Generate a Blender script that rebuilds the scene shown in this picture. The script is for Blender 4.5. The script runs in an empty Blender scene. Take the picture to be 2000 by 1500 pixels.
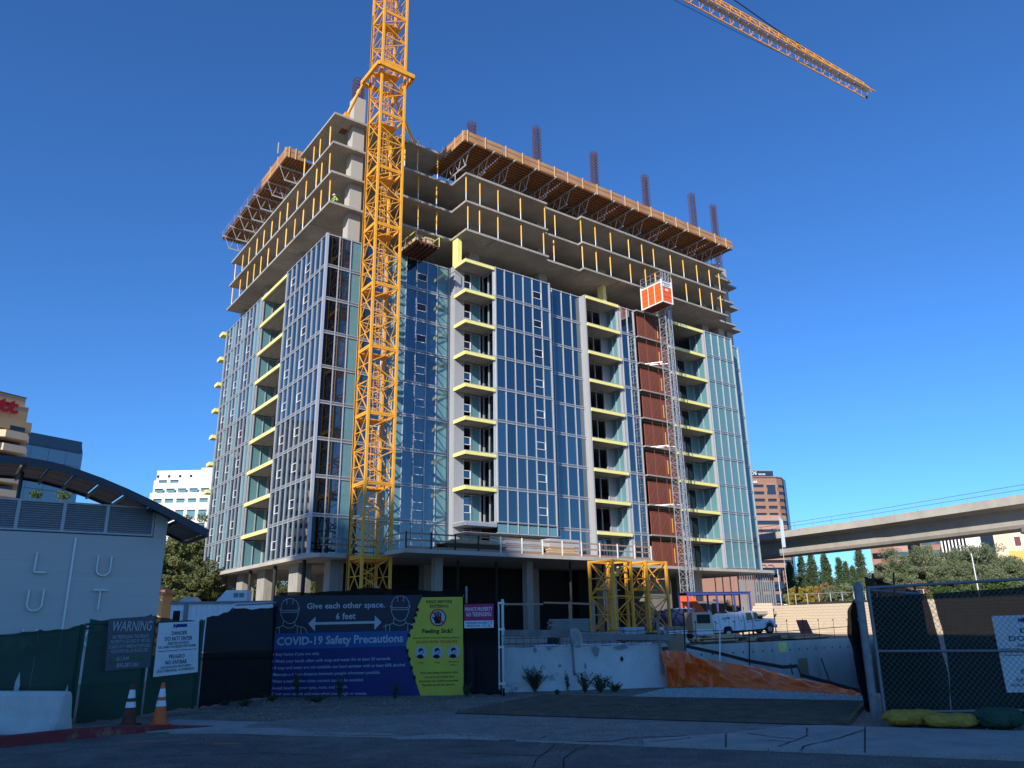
import bpy, math, random
import numpy as np
from mathutils import Vector, Matrix
from mathutils.geometry import tessellate_polygon
random.seed(7); RNG = np.random.default_rng(7)
scene = bpy.context.scene
col = scene.collection

# ------------------------------------------------------------------ camera, sky, sun, exposure
FPX, PITCH, ROLL, CAMZ = 1498.55, 0.3027, -0.0171, 1.6
def cam_axes():
    f = np.array([0, math.cos(PITCH), math.sin(PITCH)]); r0 = np.array([1., 0, 0]); u0 = np.cross(r0, f)
    r = math.cos(ROLL)*r0 + math.sin(ROLL)*u0; u = -math.sin(ROLL)*r0 + math.cos(ROLL)*u0
    return r, u, f
CR, CU, CF = cam_axes()
cd = bpy.data.cameras.new('camera'); cam = bpy.data.objects.new('camera', cd); col.objects.link(cam)
cd.sensor_fit = 'HORIZONTAL'; cd.sensor_width = 36; cd.lens = FPX/2000*36; cd.clip_start = .1; cd.clip_end = 6000
mw = Matrix.Identity(4)
for i in range(3): mw[i][0], mw[i][1], mw[i][2] = CR[i], CU[i], -CF[i]
mw[2][3] = CAMZ
cam.matrix_world = mw
scene.camera = cam

SUN_EL = math.radians(25.5)
SUN_D = Vector((0.401*math.cos(SUN_EL), 0.916*math.cos(SUN_EL), -math.sin(SUN_EL)))   # way the light travels
world = bpy.data.worlds.new('World'); scene.world = world; world.use_nodes = True
wn = world.node_tree; wn.nodes.clear()
sky = wn.nodes.new('ShaderNodeTexSky'); sky.sky_type = 'NISHITA'; sky.sun_disc = False
sky.sun_elevation = SUN_EL; sky.sun_rotation = math.atan2(-SUN_D.x, -SUN_D.y)
sky.altitude = 0; sky.air_density = 1.0; sky.dust_density = 0.0; sky.ozone_density = 6.0
bg = wn.nodes.new('ShaderNodeBackground'); bg.inputs['Strength'].default_value = 0.128
wo = wn.nodes.new('ShaderNodeOutputWorld')
tint = wn.nodes.new('ShaderNodeVectorMath'); tint.operation = 'MULTIPLY'; tint.inputs[1].default_value = (.47, .79, 1.10)      # the phone camera's cool, saturated rendering of a clear sky
wn.links.new(sky.outputs[0], tint.inputs[0]); wn.links.new(tint.outputs[0], bg.inputs[0]); wn.links.new(bg.outputs[0], wo.inputs[0])
ld = bpy.data.lights.new('sun', 'SUN'); ld.energy = 5.0; ld.angle = math.radians(.53); ld.color = (1, .93, .82)
sun = bpy.data.objects.new('sun', ld); col.objects.link(sun)
sun.rotation_euler = SUN_D.to_track_quat('-Z', 'Y').to_euler(); sun.location = (-40, -100, 120)
vs = scene.view_settings; vs.view_transform = 'Standard'; vs.look = 'None'; vs.exposure = 0.35; vs.gamma = 1; vs.use_curve_mapping = False
scene.cycles.max_bounces = 8; scene.cycles.transparent_max_bounces = 16
scene.cycles.caustics_reflective = False; scene.cycles.caustics_refractive = False

# ------------------------------------------------------------------ survey helpers: where a sight line meets a plane at a known height, wall or distance
def sight(px, py): return (px-1000)/FPX*CR + (750-py)/FPX*CU + CF
def gnd(px, py, z=0.0):
    d = sight(px, py); t = (z-CAMZ)/d[2]; return (d[0]*t, d[1]*t)
def far(px, py, y):
    d = sight(px, py); t = y/d[1]; return (d[0]*t, y, CAMZ+d[2]*t)
YAW = .638; CX, CY = -16.611, 62.8075; ZB = 7.1767; FH = 3.2
U2 = np.array([math.cos(YAW), math.sin(YAW)]); V2 = np.array([-math.sin(YAW), math.cos(YAW)]); C2 = np.array([CX, CY])
def W(u, v, z=0.0):
    p = C2 + u*U2 + v*V2; return (p[0], p[1], z)
def on_v(px, py, v):
    d = sight(px, py); t = (v + C2@V2)/(d[:2]@V2); return ((d[:2]@U2)*t - C2@U2, CAMZ+d[2]*t)
def LV(k): return ZB + FH*k

# ------------------------------------------------------------------ materials
MATS = {}
def mat(name, color, rough=.7, metal=0., var=.12, scale=3., bump=.0, bscale=None, ior=1.5, color2=None, c2scale=.6, c2lo=.45, c2hi=.7, stretch=None, emit=None, speck=0., sscale=120.):
    m = bpy.data.materials.new(name); m.use_nodes = True; nt = m.node_tree; N = nt.nodes; L = nt.links
    b = N['Principled BSDF']; b.inputs['Roughness'].default_value = rough; b.inputs['Metallic'].default_value = metal; b.inputs['IOR'].default_value = ior
    b.inputs['Specular IOR Level'].default_value = .5 if rough < .6 else .2
    tc = N.new('ShaderNodeTexCoord'); src = tc.outputs['Object']
    if stretch:
        mp = N.new('ShaderNodeMapping'); mp.inputs['Scale'].default_value = stretch; L.new(src, mp.inputs[0]); src = mp.outputs[0]
    no = N.new('ShaderNodeTexNoise'); no.inputs['Scale'].default_value = scale; no.inputs['Detail'].default_value = 8; no.inputs['Roughness'].default_value = .65
    L.new(src, no.inputs['Vector'])
    mr = N.new('ShaderNodeMapRange'); mr.inputs['From Min'].default_value = .25; mr.inputs['From Max'].default_value = .75
    mr.inputs['To Min'].default_value = 1-var; mr.inputs['To Max'].default_value = 1+var; L.new(no.outputs[0], mr.inputs[0])
    base = N.new('ShaderNodeRGB'); base.outputs[0].default_value = (*color, 1); c = base.outputs[0]
    if color2:
        n2 = N.new('ShaderNodeTexNoise'); n2.inputs['Scale'].default_value = c2scale; n2.inputs['Detail'].default_value = 9; n2.inputs['Roughness'].default_value = .7; L.new(src, n2.inputs['Vector'])
        rp = N.new('ShaderNodeMapRange'); rp.inputs['From Min'].default_value = c2lo; rp.inputs['From Max'].default_value = c2hi; L.new(n2.outputs[0], rp.inputs[0])
        mx = N.new('ShaderNodeMix'); mx.data_type = 'RGBA'; L.new(rp.outputs[0], mx.inputs[0]); L.new(c, mx.inputs[6]); mx.inputs[7].default_value = (*color2, 1); c = mx.outputs[2]
    hs = N.new('ShaderNodeVectorMath'); hs.operation = 'SCALE'; L.new(c, hs.inputs[0]); L.new(mr.outputs[0], hs.inputs['Scale'])
    hout = hs.outputs[0]
    if speck:
        sn = N.new('ShaderNodeTexNoise'); sn.inputs['Scale'].default_value = sscale; sn.inputs['Detail'].default_value = 3; L.new(src, sn.inputs['Vector'])
        sm = N.new('ShaderNodeMapRange'); sm.inputs['From Min'].default_value = .3; sm.inputs['From Max'].default_value = .7; sm.inputs['To Min'].default_value = 1-speck; sm.inputs['To Max'].default_value = 1+speck; L.new(sn.outputs[0], sm.inputs[0])
        h2 = N.new('ShaderNodeVectorMath'); h2.operation = 'SCALE'; L.new(hout, h2.inputs[0]); L.new(sm.outputs[0], h2.inputs['Scale']); hout = h2.outputs[0]
    L.new(hout, b.inputs['Base Color'])
    if bump:
        bn = N.new('ShaderNodeTexNoise'); bn.inputs['Scale'].default_value = bscale or scale*4; bn.inputs['Detail'].default_value = 6; L.new(src, bn.inputs['Vector'])
        bp = N.new('ShaderNodeBump'); bp.inputs['Strength'].default_value = bump; bp.inputs['Distance'].default_value = .05; L.new(bn.outputs[0], bp.inputs['Height']); L.new(bp.outputs[0], b.inputs['Normal'])
    if emit:
        b.inputs['Emission Color'].default_value = (*color, 1); b.inputs['Emission Strength'].default_value = emit
    MATS[name] = m; return m
def glass(name, tint, refl_ior, refl_rough=.01, see=.6, back=(.01, .02, .03), wob=.0):
    m = bpy.data.materials.new(name); m.use_nodes = True; nt = m.node_tree; N = nt.nodes; L = nt.links; N.clear()
    out = N.new('ShaderNodeOutputMaterial'); fr = N.new('ShaderNodeFresnel'); fr.inputs['IOR'].default_value = refl_ior
    tr = N.new('ShaderNodeBsdfTransparent'); tr.inputs[0].default_value = (*tint, 1)
    df = N.new('ShaderNodeBsdfDiffuse'); df.inputs[0].default_value = (*back, 1)
    gl = N.new('ShaderNodeBsdfGlossy'); gl.inputs['Roughness'].default_value = refl_rough; gl.inputs['Color'].default_value = (.9, .97, 1, 1)
    m1 = N.new('ShaderNodeMixShader'); m1.inputs[0].default_value = see; L.new(df.outputs[0], m1.inputs[1]); L.new(tr.outputs[0], m1.inputs[2])
    m2 = N.new('ShaderNodeMixShader'); L.new(fr.outputs[0], m2.inputs[0]); L.new(m1.outputs[0], m2.inputs[1]); L.new(gl.outputs[0], m2.inputs[2])
    if wob:
        tc = N.new('ShaderNodeTexCoord'); no = N.new('ShaderNodeTexNoise'); no.inputs['Scale'].default_value = 1.2; L.new(tc.outputs['Object'], no.inputs['Vector'])
        bp = N.new('ShaderNodeBump'); bp.inputs['Strength'].default_value = wob; bp.inputs['Distance'].default_value = .02; L.new(no.outputs[0], bp.inputs['Height']); L.new(bp.outputs[0], gl.inputs['Normal'])
    L.new(m2.outputs[0], out.inputs[0]); MATS[name] = m; return m
def fabric(name, color, see=.2, scale=60):
    """woven screen: threads with see-through gaps"""
    m = mat(name, color, .9, var=.35, scale=.9, stretch=(1, 1, 2.2)); nt = m.node_tree; N = nt.nodes; L = nt.links
    b = N['Principled BSDF']; out = N['Material Output']; tr = N.new('ShaderNodeBsdfTransparent'); tl = N.new('ShaderNodeBsdfTranslucent'); tl.inputs[0].default_value = (*[c*1.6 for c in color], 1)
    m1 = N.new('ShaderNodeMixShader'); b.inputs['Specular IOR Level'].default_value = .05; m1.inputs[0].default_value = .3; L.new(b.outputs[0], m1.inputs[1]); L.new(tl.outputs[0], m1.inputs[2])
    m2 = N.new('ShaderNodeMixShader'); m2.inputs[0].default_value = see; L.new(m1.outputs[0], m2.inputs[1]); L.new(tr.outputs[0], m2.inputs[2]); L.new(m2.outputs[0], out.inputs[0])
    return m

mat('rubble', (.24, .20, .16), .95, var=.35, scale=9)
mat('concrete', (.35, .33, .30), .85, var=.2, scale=1.2, bump=.15, bscale=14, color2=(.20, .187, .165), c2scale=.3, c2lo=.46, c2hi=.74, speck=.15, sscale=6)
mat('concrete_light', (.44, .41, .365), .85, var=.10, scale=.8, bump=.1, color2=(.36, .33, .29), c2scale=.25)
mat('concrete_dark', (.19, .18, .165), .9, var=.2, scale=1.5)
mat('alu', (.50, .52, .55), .38, .35, var=.06, scale=2)
mat('alu_grey', (.37, .375, .39), .5, .1, var=.08, scale=1.3)
mat('alu_band', (.27, .30, .335), .45, .3, var=.1, scale=1.3)
mat('teal', (.115, .245, .275), .08, var=.07, scale=.5, ior=1.6)
mat('insul', (.86, .79, .27), .75, var=.14, scale=2.5, color2=(.60, .55, .24), c2scale=1.6, c2lo=.56, c2hi=.72)
mat('foil', (.62, .63, .66), .3, .7, var=.2, scale=4, bump=.8, bscale=7)
mat('crane', (.80, .365, .03), .5, var=.16, scale=1.5, color2=(.44, .17, .03), c2scale=1.4, c2lo=.54, c2hi=.74)
mat('white_paint', (.78, .78, .76), .45, var=.06)
mat('shore_yellow', (.80, .42, .06), .5, var=.12)
mat('shore_white', (.70, .70, .66), .55, var=.12)
mat('ply', (.38, .18, .075), .8, var=.28, scale=1.8, color2=(.47, .28, .15), c2scale=.8, bump=.1)
mat('joist', (.28, .125, .052), .8, var=.3, scale=2)
mat('lumber', (.55, .40, .24), .8, var=.3, scale=3, stretch=(1, 1, 4))
mat('lumber_grey', (.235, .215, .195), .85, var=.3, scale=4)
mat('lumber_dark', (.11, .075, .05), .85, var=.35, scale=3)
mat('rail_wood', (.36, .215, .15), .8, var=.25, scale=2)
mat('rebar', (.10, .048, .032), .85, .2, var=.3, scale=3)
mat('galv', (.48, .49, .50), .42, .6, var=.14, scale=4)
mat('galv_dark', (.22, .225, .23), .5, .5, var=.2, scale=4)
mat('steel_dark', (.035, .035, .035), .6, .3, var=.2)
mat('rust_red', (.20, .065, .045), .75, var=.25, scale=1.6, color2=(.13, .055, .04), c2scale=.7)
mat('red_frame', (.28, .075, .05), .6, var=.15)
mat('orange', (.86, .125, .022), .5, var=.08, scale=2)
mat('asphalt', (.115, .100, .084), .88, speck=.55, sscale=45, var=.26, scale=2.2, bump=.5, bscale=60, color2=(.215, .188, .158), c2scale=.45, c2lo=.40, c2hi=.66)
mat('asphalt_worn', (.28, .24, .195), .9, speck=.5, sscale=40, var=.26, scale=2.6, bump=.5, bscale=50, color2=(.21, .18, .15), c2scale=.8)
mat('sidewalk', (.36, .33, .285), .9, speck=.3, sscale=60, var=.15, scale=2.5, bump=.25, bscale=40, color2=(.26, .245, .215), c2scale=.9)
mat('dirt', (.25, .195, .14), .95, speck=.6, sscale=22, var=.3, scale=2.4, bump=.8, bscale=18, color2=(.165, .13, .10), c2scale=1.3)
mat('site_dirt', (.33, .265, .195), .95, var=.2, scale=.7, bump=.5, bscale=6, color2=(.24, .20, .155), c2scale=.2)
mat('litter', (.30, .21, .12), .9, var=.4, scale=12)
mat('stone', (.40, .385, .35), .9, var=.3, scale=8)
mat('crack', (.022, .021, .02), .95)
mat('red_kerb', (.21, .035, .035), .7, var=.25, scale=5, color2=(.24, .16, .11), c2scale=1.6, c2lo=.52, c2hi=.64, bump=.2)
mat('block', (.56, .46, .345), .9, var=.13, scale=1.3, bump=.15, bscale=10)
mat('mortar', (.36, .31, .25), .95)
mat('cone_orange', (.80, .12, .012), .5, var=.12, scale=5)
mat('cone_dirty', (.16, .05, .03), .7, var=.35, scale=7)
mat('reflect_white', (.74, .75, .76), .35, var=.10, scale=8)
mat('rubber', (.02, .02, .02), .8)
mat('sandbag', (.50, .285, .045), .85, var=.28, scale=7, bump=1.0, bscale=16, color2=(.30, .20, .07), c2scale=5, c2lo=.5, c2hi=.68)
mat('sandbag_green', (.04, .085, .055), .85, var=.3, scale=7, bump=1.0, bscale=16)
fabric('green_screen', (.022, .070, .045), .06)
fabric('dark_screen', (.012, .028, .022), .035)
fabric('black_screen', (.012, .011, .012), .04)
mat('banner_navy', (.016, .018, .032), .55, var=.1, scale=1)
mat('banner_blue', (.008, .075, .25), .55, var=.08, scale=1)
mat('banner_deep', (.006, .014, .135), .55, var=.12, scale=1)
mat('banner_yellow', (.60, .50, .04), .55, var=.12, scale=1.2)
mat('print_grey', (.44, .46, .47), .6, var=.05)
mat('print_white', (.70, .72, .74), .6, var=.05)
mat('print_black', (.012, .012, .014), .6)
mat('print_red', (.42, .015, .03), .6)
mat('print_crimson', (.40, .012, .10), .55, var=.05)
mat('print_green', (.05, .26, .06), .6)
mat('print_navy', (.03, .04, .22), .6)
mat('sign_white', (.76, .76, .76), .5, var=.06, scale=2, color2=(.68, .68, .68), c2scale=2.2)
mat('sign_slate', (.075, .085, .10), .5, var=.1)
mat('lux_wall', (.60, .555, .50), .85, var=.05, scale=2, stretch=(.6, .6, 9), bump=.2, bscale=9)
mat('lux_trim', (.74, .73, .71), .4, .3, var=.05)
mat('louver', (.46, .46, .47), .5, .3, var=.08)
mat('dark_metal', (.055, .062, .075), .5, .3, var=.15)
mat('pv', (.02, .025, .03), .45, var=.2, scale=3)
mat('plastic_orange', (.95, .135, .016), .26, var=.12, scale=3, color2=(.82, .20, .05), c2scale=1.2, bump=.35, bscale=9)
mat('k_rail', (.55, .52, .48), .9, var=.14, scale=3, bump=.3, bscale=20, color2=(.48, .46, .43), c2scale=2.0, c2lo=.55, c2hi=.75)
mat('white_wall', (.62, .605, .57), .85, var=.12, scale=2.2, bump=.3, bscale=18, color2=(.28, .28, .27), c2scale=1.7, c2lo=.60, c2hi=.68)
mat('pit_wall', (.50, .475, .43), .85, var=.16, scale=.6, stretch=(1.5, 1.5, .35), color2=(.39, .37, .335), c2scale=.25)
mat('rumble', (.15, .105, .072), .75, .3, var=.35, scale=2.5, color2=(.14, .105, .075), c2scale=1.0)
mat('truck_white', (.74, .75, .77), .25, var=.03)
mat('dark_glass', (.01, .012, .016), .05, ior=1.6)
mat('container_blue', (.02, .032, .10), .5, var=.2)
mat('steel_blue', (.035, .05, .20), .45, var=.15)
mat('cladding_tan', (.50, .33, .18), .85, var=.06, scale=.3)
mat('cladding_cream', (.66, .51, .35), .85, var=.05, scale=.3)
mat('tile_white', (.70, .69, .66), .6, var=.06, scale=.4)
mat('tile_joint', (.45, .44, .43), .8)
mat('brown_stone', (.30, .165, .12), .7, var=.09, scale=.25)
mat('brown_stone_light', (.40, .245, .19), .7, var=.08, scale=.25)
mat('blue_glass', (.05, .11, .17), .06, var=.12, scale=.15, ior=2.1)
mat('dark_blue_glass', (.018, .03, .05), .07, var=.12, scale=.2, ior=1.7)
mat('cream_wall', (.66, .55, .40), .85, var=.06, scale=.3)
mat('ochre_wall', (.72, .43, .13), .85, var=.06, scale=.3)
mat('roof_tile', (.40, .19, .10), .85, var=.2, scale=.5)
mat('bark', (.10, .075, .055), .95, var=.3, scale=4)
def leaf(name, color, var=.35, sc=.35):
    m = mat(name, color, .75, var=var, scale=sc); b = m.node_tree.nodes['Principled BSDF']
    N = m.node_tree.nodes; L = m.node_tree.links; tl = N.new('ShaderNodeBsdfTranslucent'); tl.inputs[0].default_value = (color[0]*1.3, color[1]*1.5, color[2], 1)
    mx = N.new('ShaderNodeMixShader'); mx.inputs[0].default_value = .25; L.new(b.outputs[0], mx.inputs[1]); L.new(tl.outputs[0], mx.inputs[2]); L.new(mx.outputs[0], N['Material Output'].inputs[0])
leaf('leaf_conifer', (.085, .125, .055)); leaf('leaf_pine', (.175, .205, .115)); leaf('leaf_left', (.135, .15, .058)); leaf('leaf_green', (.10, .15, .045))
leaf('leaf_yellow', (.33, .26, .05)); leaf('leaf_red', (.28, .16, .08)); leaf('leaf_weed', (.085, .095, .045)); leaf('leaf_hedge', (.09, .14, .035))
glass('vision', (.22, .34, .42), 2.6, .006, .16, (.005, .020, .046), .12)
glass('vision_b', (.26, .40, .46), 2.4, .008, .26, (.006, .024, .044), .16)
glass('vision_c', (.20, .30, .38), 2.8, .006, .10, (.010, .034, .062), .10)
mat('podium_shade', (.020, .019, .019), .9, var=.3, scale=.5)  # near-black tone standing in for the shade under the podium
mat('wire_dark', (.13, .135, .14), .5, .5, var=.2)
glass('clear', (.34, .40, .40), 1.45, .006, .75, (.006, .010, .014))
glass('canopy_glass', (.16, .2, .25), 1.5, .03, .5, (.015, .02, .03))
mat('hivis', (.42, .68, .06), .7); mat('jeans', (.03, .05, .10), .85); mat('skin', (.45, .26, .18), .6); mat('pink_shirt', (.55, .16, .20), .8)
mat('helmet_white', (.75, .75, .72), .35); mat('navy_cloth', (.015, .02, .035), .85); mat('brown_card', (.32, .22, .13), .85, var=.15); mat('wrap', (.40, .41, .42), .25, var=.25, scale=3, bump=.4, bscale=4)
mat('brick_pallet', (.34, .27, .23), .85, var=.2, scale=3); mat('rope', (.50, .49, .45), .9, var=.2)
mat('pvc', (.42, .50, .60), .4, var=.1); mat('water_blue', (.10, .25, .45), .2)

# ------------------------------------------------------------------ mesh helpers
def link(o): col.objects.link(o); return o
def tag(o, label=None, cat=None, group=None, kind=None):
    if label: o['label'] = label
    if cat: o['category'] = cat
    if group: o['group'] = group
    if kind: o['kind'] = kind
    return o
def empty(name, loc=(0, 0, 0), rz=0.0):
    o = bpy.data.objects.new(name, None); o.location = loc; o.rotation_euler = (0, 0, rz); o.empty_display_size = .3; return link(o)
def nrm(v):
    v = np.asarray(v, float); n = np.linalg.norm(v); return v/n if n > 1e-9 else np.array([0, 0, 1.])
class MB:
    def __init__(s): s.v = []; s.f = []
    def add(s, vs, fs):
        n = len(s.v); s.v.extend([tuple(map(float, p)) for p in vs]); s.f.extend([tuple(i+n for i in f) for f in fs]); return s
    def box(s, x0, y0, z0, x1, y1, z1):
        x0, x1 = min(x0, x1), max(x0, x1); y0, y1 = min(y0, y1), max(y0, y1); z0, z1 = min(z0, z1), max(z0, z1)
        return s.add([(x0, y0, z0), (x1, y0, z0), (x1, y1, z0), (x0, y1, z0), (x0, y0, z1), (x1, y0, z1), (x1, y1, z1), (x0, y1, z1)],
                     [(3, 2, 1, 0), (4, 5, 6, 7), (0, 1, 5, 4), (1, 2, 6, 5), (2, 3, 7, 6), (3, 0, 4, 7)])
    def beam(s, a, b, w, h=None, up=(0, 0, 1)):
        a = np.asarray(a, float); b = np.asarray(b, float); h = h or w; d = nrm(b-a); up = np.asarray(up, float)
        if abs(d@nrm(up)) > .98: up = np.array([1., 0, 0]) if abs(d[0]) < .9 else np.array([0, 1., 0])
        r = nrm(np.cross(d, up))*w/2; q = nrm(np.cross(r, d))*h/2
        vs = [a-r-q, a+r-q, a+r+q, a-r+q, b-r-q, b+r-q, b+r+q, b-r+q]
        return s.add(vs, [(0, 1, 2, 3), (7, 6, 5, 4), (4, 5, 1, 0), (5, 6, 2, 1), (6, 7, 3, 2), (7, 4, 0, 3)])
    def tube(s, a, b, r, n=8, r2=None, cap=True):
        a = np.asarray(a, float); b = np.asarray(b, float); d = nrm(b-a); up = np.array([0, 0, 1.]) if abs(d[2]) < .9 else np.array([1., 0, 0])
        x = nrm(np.cross(d, up)); y = np.cross(d, x); r2 = r if r2 is None else r2; vs = []
        for p, rr in ((a, r), (b, r2)):
            for i in range(n):
                t = 2*math.pi*i/n; vs.append(p+rr*(math.cos(t)*x+math.sin(t)*y))
        fs = [(i, i+n, (i+1) % n+n, (i+1) % n) for i in range(n)]
        if cap: fs += [tuple(range(n)), tuple(range(2*n-1, n-1, -1))]
        return s.add(vs, fs)
    def path(s, pts, r, n=6):
        for a, b in zip(pts[:-1], pts[1:]): s.tube(a, b, r, n)
        return s
    def prism(s, pts, z0, z1):
        n = len(pts); area = sum(pts[i][0]*pts[(i+1) % n][1]-pts[(i+1) % n][0]*pts[i][1] for i in range(n))
        if area < 0: pts = pts[::-1]
        vs = [(p[0], p[1], z0) for p in pts]+[(p[0], p[1], z1) for p in pts]
        fs = [tuple(range(n-1, -1, -1)), tuple(range(n, 2*n))]+[(i, (i+1) % n, (i+1) % n+n, i+n) for i in range(n)]
        return s.add(vs, fs)
    def lathe(s, c, prof, n=20):
        vs = []; fs = []; m = len(prof)
        for r, z in prof:
            for i in range(n): t = 2*math.pi*i/n; vs.append((c[0]+r*math.cos(t), c[1]+r*math.sin(t), c[2]+z))
        for j in range(m-1):
            for i in range(n): fs.append((j*n+i, j*n+(i+1) % n, (j+1)*n+(i+1) % n, (j+1)*n+i))
        fs += [tuple(range(n-1, -1, -1)), tuple(range((m-1)*n, m*n))]
        return s.add(vs, fs)
    def grid(s, fn, nu, nv):
        n = len(s.v)
        for j in range(nv+1):
            for i in range(nu+1): s.v.append(tuple(map(float, fn(i/nu, j/nv))))
        for j in range(nv):
            for i in range(nu):
                a = n+j*(nu+1)+i; s.f.append((a, a+1, a+nu+2, a+nu+1))
        return s
    def mesh(s, name, m=None, smooth=False):
        me = bpy.data.meshes.new(name); me.from_pydata(s.v, [], s.f); me.update()
        if m: me.materials.append(MATS[m] if isinstance(m, str) else m)
        if smooth: me.polygons.foreach_set('use_smooth', [True]*len(me.polygons))
        return me
    def build(s, name, m, parent=None, smooth=False, kind=None, label=None, loc=None):
        o = bpy.data.objects.new(name, s.mesh(name, m, smooth)); link(o)
        if parent: o.parent = parent
        if loc is not None: o.location = loc
        return tag(o, label=label, kind=kind)
def inst(name, me, parent=None, loc=(0, 0, 0), rot=(0, 0, 0), sc=(1, 1, 1)):
    o = bpy.data.objects.new(name, me); o.location = loc; o.rotation_euler = rot; o.scale = sc; o.parent = parent; return link(o)
UNIT = {}
def ub(name, m, x0, y0, z0, x1, y1, z1, parent=None):
    """an axis-aligned block, sharing one unit mesh per material"""
    if m not in UNIT: UNIT[m] = MB().box(-.5, -.5, -.5, .5, .5, .5).mesh('block_'+m, m)
    return inst(name, UNIT[m], parent, ((x0+x1)/2, (y0+y1)/2, (z0+z1)/2), (0, 0, 0), (abs(x1-x0), abs(y1-y0), abs(z1-z0)))
def copy_tree(o, parent=None):
    c = o.copy(); link(c); c.parent = parent
    for ch in o.children: copy_tree(ch, c)
    return c
def bevel(o, w=.02, seg=2):
    b = o.modifiers.new('bevel', 'BEVEL'); b.width = w; b.segments = seg; b.limit_method = 'ANGLE'; return o
FONTCACHE = {}
def text_mesh(s, bold=.0, shear=0.0):
    k = (s, bold, shear)
    if k in FONTCACHE: return FONTCACHE[k]
    c = bpy.data.curves.new('lettering', 'FONT'); c.body = s; c.offset = bold; c.shear = shear; c.resolution_u = 2; c.fill_mode = 'FRONT'
    o = bpy.data.objects.new('lettering', c); col.objects.link(o); dg = bpy.context.evaluated_depsgraph_get(); dg.update()
    me = bpy.data.meshes.new_from_object(o.evaluated_get(dg)); bpy.data.objects.remove(o)
    co = np.array([v.co[:] for v in me.vertices]); fs = [tuple(p.vertices) for p in me.polygons]; bpy.data.meshes.remove(me)
    FONTCACHE[k] = (co, fs); return co, fs
class Board:
    """a flat sign plane: origin, along, up and facing; x, y in metres on it"""
    def __init__(s, a, b, lean=0.0):
        s.a = np.array(a, float); s.x = nrm(np.array(b, float)-s.a); s.y = np.array([0, 0, 1.]); s.n = nrm(np.cross(s.x, s.y))
    def p(s, x, y, d=0.0): return s.a+s.x*x+s.y*y+s.n*d
    def hit(s, px, py):
        d = sight(px, py); o = np.array([0, 0, CAMZ]); t = ((s.a-o)@s.n)/(d@s.n); q = o+d*t-s.a; return q@s.x, q@s.y
    def sheet(s, mb, pts, d=0.0, th=.0):
        if th: mb.add([s.p(x, y, d) for x, y in pts]+[s.p(x, y, d-th) for x, y in pts], [tuple(range(len(pts))), tuple(range(2*len(pts)-1, len(pts)-1, -1))]+[(i, i+len(pts), (i+1) % len(pts)+len(pts), (i+1) % len(pts)) for i in range(len(pts))])
        else: mb.add([s.p(x, y, d) for x, y in pts], [tuple(range(len(pts)))])
        return mb
    def text(s, mb, t, x0, y0, x1, y1, h, d=.008, bold=.0, shear=0.0):
        """letters from (x0,y0) to (x1,y1) along their baseline, capital height h"""
        co, fs = text_mesh(t, bold, shear); cap = .69; w = co[:, 0].max()-co[:, 0].min(); L = math.hypot(x1-x0, y1-y0); cx, sy = (x1-x0)/L, (y1-y0)/L
        vs = []
        for q in co:
            lx = (q[0]-co[:, 0].min())/w*L; ly = q[1]/cap*h; vs.append(s.p(x0+lx*cx, y0+lx*sy+ly, d))
        mb.add(vs, fs); return mb
    def ptext(s, mb, t, pl, pr, hpx, **k):
        """the same, from sighted baseline ends and a sighted capital height"""
        a = s.hit(*pl); b = s.hit(*pr); c = s.hit(pl[0], pl[1]-hpx); return s.text(mb, t, a[0], a[1], b[0], b[1], c[1]-a[1], **k)
# ------------------------------------------------------------------ the setting: ground, excavation, street, pavements
def flat(name, pts, z, m, kind='structure', parent=None):
    mb = MB(); mb.add([(p[0], p[1], z) for p in pts], [tuple(range(len(pts)))])
    me = mb.mesh(name, m)
    if me.polygons[0].normal.z < 0: me.flip_normals()
    o = bpy.data.objects.new(name, me); link(o); o.parent = parent; return tag(o, kind=kind) if parent is None else o
PF0, PF1 = W(9.6, -24)[:2], W(41.0, -24)[:2]
PIT = [(4.1, 22.0), (5.8, 20.4), (8.1, 18.2), (9.4, 18.4), PF1, PF0]
big = 2500.
outer = [(-big, -400), (big, -400), (big, 4600), (-big, 4600)]
tris = tessellate_polygon([[Vector((x, y, 0)) for x, y in outer], [Vector((x, y, 0)) for x, y in PIT]])
allp = outer+PIT
mb = MB(); mb.add([(x, y, 0) for x, y in allp], [tuple(t) for t in tris]); g = mb.build('ground', 'site_dirt'); tag(g, kind='structure')
me = g.data
for p in me.polygons:
    if p.normal.z < 0: p.flip()
pw = empty('excavation'); tag(pw, kind='structure')
mb = MB(); n = len(PIT)
mb.add([(x, y, -6) for x, y in PIT], [tuple(range(n))]); mb.build('excavation_floor', 'site_dirt', pw)
for i in range(n):
    a, b = PIT[i], PIT[(i+1) % n]
    if i == 4: continue
    MB().add([(a[0], a[1], 0), (b[0], b[1], 0), (b[0], b[1], -6), (a[0], a[1], -6)], [(0, 1, 2, 3)]).build('earth_face', 'dirt', pw)
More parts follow.
